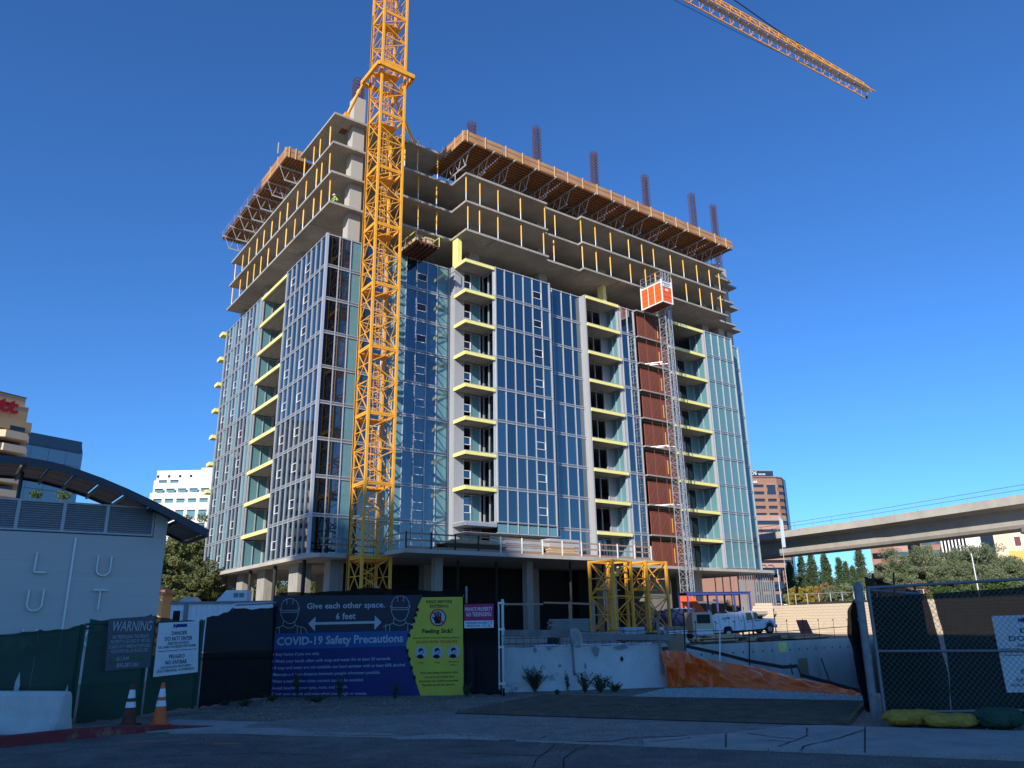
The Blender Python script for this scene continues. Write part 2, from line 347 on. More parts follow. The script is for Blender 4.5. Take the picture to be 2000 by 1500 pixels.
# far retaining wall of the excavation, its cap strip with tie holes
d = nrm(np.array(PF1)-np.array(PF0)); nn = np.array([d[1], -d[0]]); L = np.linalg.norm(np.array(PF1)-np.array(PF0))
rw = empty('retaining_wall', (PF0[0], PF0[1], 0), math.atan2(d[1], d[0])); tag(rw, 'grey shotcrete retaining wall on the far side of the excavation', 'wall')
seg = 6; wl = (L+1.5)/seg
for i in range(seg):
    MB().box(i*wl-.5+.012, -.35, -6.2, (i+1)*wl-.5-.012, .0, .05).build('wall_panel', 'pit_wall', rw)
for i in range(28):
    x = .6+i*(L-1)/28
    ub('tie_hole', 'steel_dark', x, -.36, -.62, x+.12, -.34, -.5, rw)
ub('plywood_patch', 'insul', L*.53, -.39, -.72, L*.53+1.0, -.36, -.02, rw)
ub('plywood_patch', 'brown_card', L*.60, -.39, -2.5, L*.60+1.1, -.36, -1.2, rw)

# street
ST = [(-30, -5.5), (-14, 5.2), (-9.0, 10.45), (-7.48, 12.1), (-6.05, 13.67), gnd(480, 1425), gnd(740, 1435), gnd(1000, 1447), gnd(1500, 1466), gnd(2000, 1485), (18, 5.0), (60, -11.5), (60, -10), (-30, -10)]
ST = [p for p in ST]
flat('road', ST, .004, 'asphalt')
AP = [gnd(300, 1429), gnd(480, 1425), gnd(740, 1435), gnd(1000, 1447), gnd(1240, 1456), gnd(1400, 1437), gnd(1575, 1419), gnd(1660, 1419), gnd(1500, 1413), gnd(1200, 1404), gnd(880, 1394), gnd(760, 1398), gnd(620, 1404), gnd(545, 1408), gnd(500, 1415)]
flat('driveway_apron', AP, .008, 'asphalt_worn')
# broken concrete gutter lip between apron and street
gt = [gnd(x, y) for x, y in ((330, 1428), (420, 1427), (480, 1424), (560, 1425), (600, 1431), (680, 1434), (760, 1436), (780, 1439), (850, 1437), (900, 1434), (960, 1439), (975, 1445))]
gb = [gnd(x, y) for x, y in ((975, 1447), (900, 1444), (850, 1444), (780, 1445), (760, 1441), (680, 1440), (600, 1438), (560, 1437), (480, 1434), (420, 1433), (330, 1434))]
MB().prism(gt+gb, -.02, .022).build('gutter_lip', 'sidewalk'); tag(bpy.data.objects['gutter_lip'], kind='structure')
# concrete patch by the cones
MB().prism([gnd(250, 1432), gnd(318, 1412), gnd(345, 1407), (gnd(430, 1409)), gnd(503, 1412), gnd(470, 1424), gnd(330, 1430)], -.02, .016).build('concrete_patch', 'sidewalk'); tag(bpy.data.objects['concrete_patch'], kind='structure')
# right-hand pavement: slabs with open joints and a kerb edge
sw = empty('sidewalk'); tag(sw, kind='structure')
lines = [1255, 1418, 1690, 2010, 2400]
front = lambda x: gnd(x, 1447+(x-1000)*.0385)
def back(x):
    return gnd(x, np.interp(x, [1255, 1418, 1575, 1690, 1720, 2010, 2400], [1449, 1437, 1419, 1424, 1425, 1433, 1446]))
for i in range(4):
    xs = np.linspace(lines[i]+2, lines[i+1]-2, 5)
    if i in (1,): pass
    pts = [front(x) for x in xs]+[back(x) for x in xs[::-1]]
    o = MB().prism(pts, -.1, .035).build('paving_slab', 'sidewalk', sw)
for x0, x1 in ((1010, 1500), (1502, 2003), (2005, 2450)):
    a, b = np.array(front(x0)), np.array(front(x1)); nn = nrm(np.array([b[1]-a[1], a[0]-b[0]]))*.07
    MB().prism([a, b, b+nn, a+nn], -.1, .02).build('kerb_stone', 'sidewalk', sw)
# cracks in the pavement and the apron: dark open seams a few millimetres proud of the sheet
def crack(pts, z, w=.012, parent=None):
    mb = MB(); P = []
    for (a, b) in zip(pts[:-1], pts[1:]):
        for t in np.linspace(0, 1, 6)[:-1]: P.append(np.array(gnd(a[0]+(b[0]-a[0])*t+random.uniform(-2, 2), a[1]+(b[1]-a[1])*t+random.uniform(-.35, .35), z)))
    P.append(np.array(gnd(*pts[-1], z))); left = []; right = []
    for i, p in enumerate(P):
        q = nrm(P[min(i+1, len(P)-1)]-P[max(i-1, 0)]); nn = np.array([-q[1], q[0]])*w*random.uniform(.4, 1.3); left.append(p+nn); right.append(p-nn)
    for i in range(len(P)-1):
        mb.add([(*left[i], z), (*left[i+1], z), (*right[i+1], z), (*right[i], z)], [(3, 2, 1, 0)])
    o = mb.build('crack', 'crack', parent); return o
for c in (((1575, 1421), (1578, 1436), (1560, 1443), (1520, 1458)), ((1460, 1432), (1520, 1440), (1560, 1443)), ((1690, 1425), (1640, 1441), (1572, 1456), (1565, 1466)),
          ((1480, 1445), (1540, 1448)), ((1350, 1440), (1330, 1443), (1270, 1449))):
    crack(c, .0395, .013, sw)
ck = empty('pavement_crack'); tag(ck, kind='structure')
crack([(1000, 1446), (1100, 1449), (1200, 1447), (1230, 1441), (1330, 1437), (1400, 1438), (1480, 1431), (1572, 1419)], .012, .022, ck)
crack([(600, 1431), (700, 1436), (780, 1437), (860, 1432), (950, 1438)], .026, .012, ck)
crack([(1050, 1446), (1075, 1432), (1180, 1431)], .012, .006, ck)
# tar-patched seams and tyre marks on the road
for c in (((1040, 1500), (1050, 1480), (1075, 1462), (1085, 1452)), ((1100, 1500), (1103, 1480), (1130, 1462), (1150, 1455)), ((760, 1476), (900, 1470), (1060, 1476)), ((300, 1478), (520, 1470), (620, 1474))):
    crack(c, .0085, .010, ck)
for px, py, n_ in ((270, 1449, 4), (440, 1454, 3)):      # orange survey marks sprayed on the road
    a = gnd(px, py); MB().prism([(a[0]-.18, a[1]), (a[0]+.2, a[1]+.03), (a[0]+.2, a[1]+.055), (a[0]-.18, a[1]+.03)], .002, .0085).build('survey_mark', 'cone_orange', ck)
# dirt verge and gravel bed
DV = [gnd(330, 1405), gnd(390, 1385), gnd(528, 1362), gnd(905, 1357), gnd(1000, 1349), gnd(1300, 1340), gnd(1420, 1341), gnd(1690, 1360), gnd(1712, 1380), gnd(1725, 1396), gnd(1995, 1399), gnd(2300, 1402), gnd(2330, 1444), gnd(2010, 1434), gnd(1720, 1426), gnd(1660, 1420), gnd(1500, 1414), gnd(1200, 1405), gnd(880, 1395), gnd(760, 1399), gnd(620, 1405), gnd(545, 1409), gnd(440, 1408)]
flat('dirt_verge', DV, .006, 'dirt')
# red painted kerb on the left, running down to nothing at its right end
kp = [(-14.2, 5.1), (-9.0, 10.4), (-7.48, 12.1), (-6.85, 12.85), (-6.3, 13.4), (-5.75, 13.85), (-5.1, 14.1)]
kh = [.15, .15, .15, .15, .13, .07, .012]
mb = MB(); vs = []; fs = []
for i, (p, h) in enumerate(zip(kp, kh)):
    q = nrm(np.array(kp[min(i+1, 6)])-np.array(kp[max(i-1, 0)])); nn = np.array([-q[1], q[0]])
    a = np.array(p); b = a+nn*.03; c = a+nn*.2
    vs += [(*a, -.02), (*b, h*.85), (*(b+nn*.025), h), (*c, h), (*c, -.02)]
    if i: k = 5*(i-1); fs += [(k+j, k+j+5, k+j+6, k+j+1) for j in range(4)]
mb.add(vs, fs); tag(mb.build('kerb', 'red_kerb'), kind='structure')
# strip of bare soil behind that kerb
flat('kerb_soil', [(-14, 5.5), (-7.6, 12.2), (-6.2, 13.75), (-5.5, 14.2), (-6.6, 17.0), (-8, 15.2), (-16, 15)], .01, 'dirt')
# loose stones: gravel bed and rubble on the verge
def stones(name, polys, n, smin, smax, z0, kind='stuff', m='stone', label=None):
    mb = MB(); tet = np.array([(1, 0, 0), (-.6, .8, 0), (-.5, -.8, .1), (.1, .1, .8), (.2, .5, .5)]); fs0 = [(0, 1, 4), (1, 3, 4), (1, 2, 3), (2, 0, 3), (0, 4, 3)]
    tri = []
    for P in polys:
        for t in tessellate_polygon([[Vector((x, y, 0)) for x, y in P]]): tri.append([np.array(P[i]) for i in t])
    ar = np.array([abs(np.cross(t[1]-t[0], t[2]-t[0]))/2 for t in tri]); ar = ar/ar.sum()
    for k in RNG.choice(len(tri), n, p=ar):
        a, b = RNG.random(2)
        if a+b > 1: a, b = 1-a, 1-b
        p = tri[k][0]+a*(tri[k][1]-tri[k][0])+b*(tri[k][2]-tri[k][0]); s_ = smin+(smax-smin)*RNG.random()**3; th = RNG.random()*6.28
        c, s2 = math.cos(th), math.sin(th); q = tet*RNG.uniform(.6, 1.2, (5, 3))*s_
        mb.add([(p[0]+v[0]*c-v[1]*s2, p[1]+v[0]*s2+v[1]*c, z0+v[2]) for v in q], fs0)
    o = mb.build(name, m); return tag(o, label, 'gravel' if label else None, kind=kind)
GB = [gnd(1230, 1362), gnd(1300, 1346), gnd(1420, 1343), gnd(1690, 1361), gnd(1705, 1376), gnd(1500, 1366), gnd(1300, 1363)]
stones('gravel_bed', [GB], 11000, .014, .045, .006, label='pale grey crushed stone bed in front of the orange sheet')
stones('verge_rubble', [[gnd(430, 1385), gnd(528, 1368), gnd(905, 1362), gnd(985, 1360), gnd(960, 1385), gnd(760, 1396), gnd(545, 1406), gnd(480, 1408)], [gnd(1690, 1408), gnd(1990, 1416), gnd(2000, 1430), gnd(1720, 1424)]], 1500, .005, .045, .006, m='rubble', label='small stones and clods scattered on the dirt verge')
stones('road_grit', [[gnd(300, 1450), gnd(700, 1445), gnd(1000, 1455), gnd(1000, 1500), gnd(150, 1500)], AP], 700, .003, .014, .008, m='rubble', label='fine grit lying on the worn asphalt')

# dry leaves and scraps on the verge and along the gutter
mb = MB(); tri = [np.array(gnd(*p)) for p in ((430, 1392), (905, 1362), (960, 1388), (545, 1407))]
for i in range(900):
    a, b = RNG.random(2); p = (tri[0]*(1-a)+tri[1]*a)*(1-b)+(tri[3]*(1-a)+tri[2]*a)*b
    if i > 620: p = np.array(gnd(280+900*RNG.random(), 1428+14*RNG.random()+(8 if i > 760 else 0)))
    s_ = RNG.uniform(.006, .028); th = RNG.random()*6.28; c, q = math.cos(th)*s_, math.sin(th)*s_; z = .03 if i > 620 else .014
    mb.add([(p[0]-c, p[1]-q, z), (p[0]+q*.4, p[1]-c*.4, z+s_*.5), (p[0]+c, p[1]+q, z+s_*.2), (p[0]-q*.4, p[1]+c*.4, z+s_*.1)], [(0, 1, 2, 3)])
tag(mb.build('leaf_litter', 'litter'), 'dry leaves and scraps scattered on the verge and gutter', 'litter', kind='stuff')

# high-rise block well behind the viewer: unseen, inferred from the foreground shade; size, distance and step shaped for it
ob = empty('shading_high_rise', (-64.8, -112, 0)); tag(ob, 'tall pale stepped high-rise, unseen behind the viewer, shaped to shade the street', 'building')
for x0, x1, H, nm in ((-25.9, -9.5, 96.0, 'unseen_tall_wing'), (-9.48, 25.9, 92.5, 'unseen_lower_wing')):
    MB().box(x0, -14, 0, x1, 12, H).build(nm, 'concrete_light', ob)
    for k in range(25): ub('window_band', 'dark_blue_glass', x0+.6, 11.8, 3+k*3.5, x1-.6, 12.03, 4.7+k*3.5, ob)
# ------------------------------------------------------------------ the tower under construction (local axes: u along the right face, v along the left face)
TB = empty('tower_under_construction', (CX, CY, 0), YAW)
tag(TB, 'glass apartment tower under construction with bare concrete top floors', 'building')
OUT = [(-.18, -.38), (13.02, -.38), (13.02, -3.1), (23.6, -3.1), (23.6, -2.4), (28.5, -2.4), (28.5, -3.15), (53.3, -3.15), (53.3, -1.5), (57.0, -1.5), (57, 30.6), (-.18, 30.6)]
INN = [(.25, .25), (13.3, .25), (13.3, -.85), (16.75, -.85), (16.75, -2.7), (23.4, -2.7), (23.4, -1.9), (28.9, -1.9), (28.9, -.75), (33.95, -.75), (33.95, -2.4), (41.4, -2.4), (41.4, -.75), (48.3, -.75), (48.3, -2.75), (53.1, -2.75), (53.1, -1.1), (56.7, -1.1), (56.7, 29.8), (.25, 29.8), (.25, 17.6), (2.3, 17.6), (2.3, 9.6), (.25, 9.6)]
for k in range(1, 10): MB().prism(INN, LV(k)-.26, LV(k)-.03).build('floor_slab', 'concrete', TB)
for k in range(10, 13): MB().prism(OUT, LV(k)-.24, LV(k)-.01).build('floor_slab', 'concrete', TB)
MB().prism([(-.18, -.38), (12.95, -.38), (12.95, 8.45), (-.18, 8.45)], LV(13)-.24, LV(13)-.01).build('floor_slab', 'concrete', TB)
ub('slab_opening', 'rust_red', 1.3, 1.3, LV(13)-.262, 2.0, 2.2, LV(13)-.238, TB)
for k in (10,):       # drip grooves cast into the lowest bare soffit
    for (a, b) in (((.2, 4.4), (2.4, 4.4)), ((.2, 11.5), (2.6, 11.5)), ((.2, 27.5), (2.4, 27.5))): ub('soffit_joint', 'concrete_dark', a[0]-.35, a[1]-.05, LV(k)-.252, b[0], b[1]+.05, LV(k)-.236, TB)
    for u in (16.6, 28.9, 34.2, 48.2, 52.4): ub('soffit_joint', 'concrete_dark', u-.06, -3.0, LV(k)-.252, u+.06, -1.2, LV(k)-.236, TB)
# podium: transfer slab and the wide deck in front
DECK = [(-.45, 30.6), (-.45, -.2), (0.1, -2.05), (2.35, -2.05), (2.35, -1.9), (5.3, -1.9), (5.3, -5.2), (4.15, -5.2), (4.15, -8.4), (30.8, -8.4), (30.8, -3.05), (56.9, -3.05), (57.8, -1.4), (57.8, 30.6)]
MB().prism(DECK, LV(0)-.34, LV(0)-.02).build('podium_slab', 'concrete_light', TB)
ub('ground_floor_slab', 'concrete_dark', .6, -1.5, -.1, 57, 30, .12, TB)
# columns
def column(u0, v0, u1, v1, z0, z1, m='concrete'): return ub('column', m, u0, v0, z0, u1, v1, z1, TB)
column(2.05, .3, 3.25, 1.45, .12, LV(0)-.34); column(2.05, .3, 3.25, 1.45, LV(9)-.02, 52.0, 'concrete_light')
for v0, v1 in ((4.5, 6.6), (12.8, 14.8), (19.2, 21.0), (24.2, 26.4)): column(1.0, v0, 2.2, v1, .12, LV(0)-.34)
for u in (8.95, 18.2): column(u-.34, -5.5, u+.34, -4.85, 0, LV(0)-.34)
for u in (12.5, 24.5, 36.0): column(u-.6, 2.0, u+.6, 3.0, .12, LV(0)-.34, 'concrete')
for u in (10, 18, 26): column(u-.5, 9.0, u+.5, 10.0, .12, LV(0)-.34, 'concrete')
column(30.6, -1.6, 31.7, -.4, 0, LV(0)-.34, 'concrete_light'); column(33.2, .4, 34.3, 1.6, 0, LV(0)-.34, 'concrete_light')
column(46.0, .2, 47.6, 1.6, 0, LV(0)-.34); column(52, 8, 53, 9, 0, LV(0)-.34)
for u in (16.5, 25.7, 34.9, 44.1, 53.2):
    for k in range(9, 12): column(u-.6, .6, u+.6, 1.5, LV(k)-.02, LV(k+1)-.24)
    column(u-.6, .6, u+.6, 1.5, LV(12)-.01, LV(13)-.4)
for k in range(9, 12): column(55.4, .2, 56.5, 1.3, LV(k)-.02, LV(k+1)-.24, 'concrete_light')
column(55.4, .2, 56.5, 1.3, LV(12)-.01, LV(13)-.3, 'concrete_light')
for v in (10.5, 20.5, 29.0):
    for k in range(9, 12): column(1.4, v, 2.4, v+1.1, LV(k)-.02, LV(k+1)-.24)
# core walls: they close the view through the floors
for k in range(0, 13): ub('core_wall', 'concrete', 9, 9, LV(k)-.02 if k else .12, 47, 20, LV(k+1)-.26, TB)
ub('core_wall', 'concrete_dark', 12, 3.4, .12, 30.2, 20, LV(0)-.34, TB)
ub('shade_sheet', 'podium_shade', 3.6, 3.05, .12, 30.2, 3.15, LV(0)-.36, TB); ub('shade_sheet', 'podium_shade', 30.25, 1.9, .12, 37.1, 2.0, LV(0)-.36, TB)  # added sheets: deep ground-floor shade put in as dark colour
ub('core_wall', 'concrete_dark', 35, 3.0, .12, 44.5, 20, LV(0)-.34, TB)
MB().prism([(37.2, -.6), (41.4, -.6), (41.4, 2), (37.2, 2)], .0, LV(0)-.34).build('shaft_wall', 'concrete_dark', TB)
# rear faces
for k in range(0, 9):
    ub('rear_wall', 'teal', 56.85, 1.2, LV(k)+.02, 57.0, 30.2, LV(k+1)-.03, TB); ub('rear_wall', 'teal', 0.3, 30.05, LV(k)+.02, 56.8, 30.25, LV(k+1)-.03, TB)

# ---- curtain wall
NG = [0]; EXTRA = MB()
def glaze(axis, plane, edges, kinds, k, out, z0=None, z1=None, sash=(), band=True, mw_=.06, shift=0.0):
    """one storey of one facade strip: a frame of mullions and rails with its panes as pieces"""
    z0 = LV(k) if z0 is None else z0; z1 = LV(k+1) if z1 is None else z1; b0 = .15; bd = MB()
    fr = MB(); dpt = .13
    def bx(mb, a0, a1, d0, d1, zz0, zz1):
        p0, p1 = plane+out*d0, plane+out*d1
        if axis == 'u': mb.box(a0, p0, zz0, a1, p1, zz1)
        else: mb.box(p0, a0, zz0, p1, a1, zz1)
    for i, e in enumerate(edges):
        w = mw_*(1.9 if i in (0, len(edges)-1) else 1)/2
        lo, hi = (e-w, e+w) if 0 < i < len(edges)-1 else ((e, e+2*w) if i == 0 else (e-2*w, e))
        bx(fr, lo, hi, -.05, dpt*(.9 if 0 < i < len(edges)-1 else 1), z0+.012, z1-.012)
    bx(fr, edges[0], edges[-1], -.04, .10, z0+b0-.055, z0+b0); bx(fr, edges[0], edges[-1], -.04, .10, z1-b0, z1-b0+.055)
    F = fr.build('window_frame', 'alu', TB)
    if band: bx(bd, edges[0]+.12, edges[-1]-.12, -.06, .06, z0+.014, z0+b0-.06); bx(bd, edges[0]+.12, edges[-1]-.12, -.06, .06, z1-b0+.06, z1-.014); sb_ = bd.v; bd2 = MB(); bd2.v, bd2.f = sb_[8:], bd.f[:6]; bd.v, bd.f = sb_[:8], bd.f[:6]; bd.build('spandrel_band', 'alu_band', F); bd2.build('spandrel_band', 'alu_band', F)
    for i, c in enumerate(kinds):
        a0, a1 = edges[i]+mw_/2, edges[i+1]-mw_/2; p0, p1 = plane-out*.01, plane+out*.015
        m = {'G': random.choice(('vision', 'vision', 'vision', 'vision_b', 'vision_c')), 'T': 'teal', 'C': 'clear', 'A': 'alu_grey', 'D': 'dark_glass', 'I': 'insul'}[c]
        nm = {'G': 'glass_pane', 'T': 'opaque_panel', 'C': 'clear_pane', 'A': 'metal_panel', 'D': 'dark_pane', 'I': 'insulation_panel'}[c]
        if c == 'G':
            NG[0] += 1
            if NG[0] > 298: bx(EXTRA, a0, a1, -.01, .015, z0+b0, z1-b0); continue
        if axis == 'u': ub(nm, m, a0, p0, z0+b0, a1, p1, z1-b0, F)
        else: ub(nm, m, p0, a0, z0+b0, p1, a1, z1-b0, F)
    for i in sash:
        a0, a1 = edges[i]+mw_/2+.005, edges[i+1]-mw_/2-.005; sz0, sz1 = z0+.98, z0+1.74; s = MB(); t = .05
        for q in ((a0, a1, sz0, sz0+t), (a0, a1, sz1-t, sz1), (a0, a0+t, sz0+t, sz1-t), (a1-t, a1, sz0+t, sz1-t)): bx(s, q[0], q[1], -.03, .09, q[2], q[3])
        s.build('window_sash', 'white_paint', F)
        d0 = .03
        if axis == 'u': ub('sash_pane', 'dark_glass' if k >= 6 else 'vision', a0+t, plane+out*.02, sz0+t, a1-t, plane+out*d0, sz1-t, F)
        else: ub('sash_pane', 'dark_glass' if k >= 6 else 'vision', plane+out*.02, a0+t, sz0+t, plane+out*d0, a1-t, sz1-t, F)
    return F
for k in range(8, -1, -1):
    # right face, left to right
    glaze('u', 0, [0, 1.19, 2.34, 3.5, 4.66, 5.82, 7.0, 8.16, 9.32, 10.48, 11.62, 13.05], 'CGTGGTTGGGT', k, -1, sash=(8,) + ((4,) if k < 7 else ()))
    if k >= 1:
        zb = LV(k) if k > 1 else None
        glaze('u', -2.93, [16.55, 17.75, 18.93, 20.11, 21.29, 22.47, 23.62], 'GGGGGG', k, -1, sash=(4,))
    glaze('u', -2.12, [23.75, 24.55, 25.9, 27.25, 28.62], 'TGGG', k, -1)
    glaze('u', -2.65, [34.05, 35.2, 36.3], 'GG', k, -1)
    glaze('u', -3.0, [48.15, 49.48, 50.8, 52.1, 53.4], 'TTTT', k, -1)
    glaze('u', -1.32, [53.7, 55.2, 56.9], 'TT', k, -1)
    # left face, from the corner backwards
    glaze('v', 0, [0, 1.22, 2.42, 3.62, 4.82, 6.02, 7.3, 8.5, 9.8], 'GGGGGGGG', k, -1, sash=(3, 6))
    glaze('v', 0, [17.45, 18.9, 20.1, 21.3, 22.55, 23.75, 24.95, 26.1, 27.35, 28.55, 29.85], 'TGGGTGGTGG', k, -1, sash=(2, 5, 8))
EXTRA.build('more_glass', 'vision', TB, kind='stuff')
# bay underside trim and the recessed shopfront glazing below it
ub('bay_trim', 'alu', 16.55, -2.98, LV(1)-.95, 23.62, -2.85, LV(1)-.87, TB)
for i, (a, b) in enumerate(((16.6, 17.75), (17.75, 18.93), (18.93, 20.11), (20.11, 21.29), (21.29, 22.47), (22.47, 23.6))):
    ub('opaque_panel', 'teal', a+.04, -2.95, LV(1)-.86, b-.04, -2.9, LV(1)-.12, TB); ub('mullion', 'alu', b-.035, -3.02, LV(1)-.86, b+.035, -2.88, LV(1)-.02, TB)
ub('bay_soffit', 'alu_grey', 13.1, -2.9, LV(1)-.99, 23.6, -.2, LV(1)-.955, TB)
glaze('u', -1.6, [16.6, 17.8, 19, 20.2, 21.4, 22.6, 23.7], 'GGGGGG', 0, -1, z1=LV(1)-1.0)
ub('return_panel', 'teal', 23.64, -2.9, LV(1), 23.72, -2.12, LV(9), TB)
ub('return_panel', 'alu_grey', 13.06, -.9, LV(0), 13.14, 0.02, LV(9)-.02, TB)
ub('return_panel', 'alu', 53.4, -2.95, LV(0)+.02, 53.5, -1.34, LV(9)-.02, TB); ub('return_panel', 'alu_grey', 33.72, -2.72, LV(0)+.03, 34.04, -2.6, LV(9), TB); ub('return_panel', 'alu_grey', 28.63, -2.9, LV(0)+.03, 28.8, -2.1, LV(9), TB)
ub('return_panel', 'alu_grey', 48.0, -3.06, LV(0)+.03, 48.14, -2.9, LV(9), TB)
ub('corner_post', 'alu', -.14, -.14, LV(0)+.01, .1, .1, LV(9)-.01, TB)

# ---- balconies
def slab_edge(name, k, u0, u1, v0, v1, m='insul', left=True):
    z = LV(k)
    B = ub(name, 'concrete_light', u0, v0, z-.10, u1, v1, z-.02, TB)
    ub('slab_core', 'concrete', u0+.14, v0+.14, z-.42, u1, v1, z-.104, TB)
    ub('slab_edge_insulation', m, u0-.02, v0-.02, z-.40, u1, v0+.12, z-.105, TB)
    if left: ub('slab_edge_insulation', m, u0-.02, v0+.122, z-.40, u0+.12, v1, z-.105, TB)
for k in range(9, 0, -1):
    slab_edge('balcony_slab', k, 13.05, 16.5, -2.98, -.92, 'insul' if k > 1 else 'foil')
    slab_edge('balcony_slab', k, 28.82, 33.7, -2.95, -.8)
    slab_edge('balcony_slab', k, 41.5, 48.0, -3.05, -.8)
    z = LV(k)    # left face: edge along v
    ub('balcony_slab', 'concrete_light', .0, 9.84, z-.10, 2.2, 17.4, z-.02, TB); ub('slab_core', 'concrete', .14, 9.84, z-.42, 2.2, 17.4, z-.104, TB)
    ub('slab_edge_insulation', 'insul', -.03, 9.84, z-.40, .12, 17.4, z-.105, TB)
    if k >= 3:
        ub('balcony_slab', 'concrete_light', -.5, 29.95, z-.1, 3, 31.2, z-.02, TB); ub('slab_edge_insulation', 'insul', -.52, 29.93, z-.46, 3, 31.22, z-.104, TB)
for k in range(0, 9):
    # back walls and side walls of the recesses
    ub('back_panel', 'alu_grey', 13.1, -.98, LV(k)+.0, 14.02, -.9, LV(k+1)-.43, TB)
    glaze('u', -.9, [14.05, 14.98, 16.1], 'GT', k, -1, z1=LV(k+1)-.43, band=False, sash=(0,) if k else ())
    glaze('v', 16.52, [-2.85, -1.95, -.95], 'CC', k, -1, z1=LV(k+1)-.43, band=False) if k else None
    glaze('u', -.8, [28.95, 30.2, 31.5, 32.75], 'GGG', k, -1, z1=LV(k+1)-.43, band=False, sash=(0,))
    ub('back_panel', 'alu_grey', 32.78, -.86, LV(k)+.0, 33.7, -.76, LV(k+1)-.43, TB)
    glaze('v', 33.72, [-2.6, -1.7, -.84], 'TT', k, -1, z1=LV(k+1)-.43, band=False)
    if k == 8: ub('back_panel', 'foil', 41.6, -.86, LV(k), 43.0, -.76, LV(k+1)-.43, TB)
    else:
        ub('back_panel', 'alu_grey', 41.5, -.86, LV(k)+.0, 43.9, -.76, LV(k+1)-.43, TB)
        glaze('u', -.8, [43.95, 45.2, 46.6, 47.9], 'GDT', k, -1, z1=LV(k+1)-.43, band=False, sash=(0,))
    glaze('v', 48.02, [-2.9, -1.85, -.84], 'TT', k, -1, z1=LV(k+1)-.43, band=False)
    # left face recess: end wall facing the street, back wall with a door
    glaze('u', 17.42, [.1, 1.15, 2.15], 'TT', k, -1, z1=LV(k+1)-.43, band=False)
    glaze('v', 2.2, [9.9, 11.2, 13.2, 15.2, 17.3], 'GDGG', k, -1, z1=LV(k+1)-.43, band=False)
# insulated boards on column stubs over the balconies
for (u, v) in ((13.15, -1.35), (33.1, -1.2), (41.75, -1.3)): ub('insulation_board', 'insul', u, v, LV(9)-.02, u+.5, v+.08, LV(10)-.25, TB); ub('insulation_board', 'insul', u-.004, v+.082, LV(9)-.02, u+.1, v+.9, LV(10)-.25, TB)
# hoist bay: plain slabs with concrete nosing
for k in range(1, 10): ub('landing_slab', 'concrete', 36.4, -3.12, LV(k)-.17, 41.4, -2.38, LV(k)-.02, TB)
ub('landing_slab', 'concrete_light', 30.9, -3.2, LV(0)-.3, 41.45, -2.4, LV(0)-.021, TB)
# stud-framed corner under the podium and its block base
for i in range(16):
    u = 51.2+i*.43; ub('metal_stud', 'galv', u, -2.3, 2.6, u+.09, -2.15, LV(0)-.36, TB)
    if i % 2 == 0: ub('metal_stud', 'galv', 57.5, -2+i*.6, 2.6, 57.62, -1.9+i*.6, LV(0)-.36, TB)
ub('stud_track', 'galv', 51.1, -2.32, 2.5, 58, -2.12, 2.6, TB); ub('stud_track', 'galv', 51.1, -2.32, LV(0)-.44, 58, -2.12, LV(0)-.345, TB)
ub('plinth_ledge', 'concrete_light', 44.5, -3.4, 2.15, 58.1, -1.6, 2.5, TB)
# dark pipe props standing under the podium's left edge
for v in (1.3, 8.0, 14.6, 30.3): MB().tube((.25, v, 0), (.25, v, LV(0)-.36), .16, 10).build('steel_post', 'steel_dark', TB)
for u in (12, 16, 22, 26): MB().tube((u, -6.5 if u > 20 else -3.5, 0), (u, -6.5 if u > 20 else -3.5, LV(0)-.36), .11, 8).build('steel_post', 'steel_dark', TB)

# ---- things that stand on the tower
def shore_mesh():
    a = MB().tube((0, 0, .02), (0, 0, 1.25), .052, 8).box(-.09, -.09, 0, .09, .09, .02).mesh('outer_tube', 'shore_white')
    b = MB().tube((0, 0, 1.1), (0, 0, 2.7), .075, 8).tube((0, 0, 2.7), (0, 0, 2.93), .04, 6).box(-.1, -.1, 2.93, .1, .1, 2.95).mesh('inner_tube', 'shore_yellow'); return a, b
SA, SB = shore_mesh(); ORD = 'first second third fourth fifth sixth seventh eighth ninth tenth eleventh twelfth thirteenth fourteenth fifteenth sixteenth seventeenth eighteenth nineteenth twentieth'.split()
FLN = {10: 'lowest', 11: 'middle', 12: 'top'}
def shore(u, v, k, label):
    o = empty('shoring_post', W(u, v, LV(k)-.01), YAW+random.uniform(-.3, .3)); tag(o, label, 'shoring post', 'yellow and white shoring posts on the open floors')
    inst('outer_tube', SA, o); inst('inner_tube', SB, o)
for k in (10, 11, 12):
    vs_ = ([.9, 3.0, 4.6, 7.2, 9.4, 12.0, 14.6, 17.2, 19.6, 22.0, 24.6, 27.2, 30.0] if k < 12 else [1.6, 4.0, 5.4, 7.9])
    for i, v in enumerate(vs_): shore(.22, v+random.uniform(-.25, .25), k, f'yellow shoring post, {ORD[i]} from the corner on the left edge, {FLN[k]} open floor')
    for i, u in enumerate([5.9, 7.6, 9.3, 11.4]): shore(u+random.uniform(-.2, .2), .15, k, f'shoring post, {ORD[i]} to the right of the crane mast, {FLN[k]} open floor')
    if k < 12:
        us = [13.35, 14.9, 17.3, 20.2, 23.4, 25.3, 28.7, 31.0, 33.2, 36.2, 38.6, 40.4, 43.4, 45.9, 48.4, 50.6, 52.6]
        for i, u in enumerate(us):
            v = -2.75 if not 23.6 < u < 28.5 else -2.1
            shore(u+random.uniform(-.2, .2), v, k, f'yellow shoring post, {ORD[i]} from the left on the right-hand edge, {FLN[k]} open floor')
        for i, u in enumerate([15.5, 20.5, 27.5, 31.5, 38, 41.5, 47]): shore(u, 2.2, k, f'dim shoring post set back from the right-hand edge, {ORD[i]} from left, {FLN[k]} open floor')

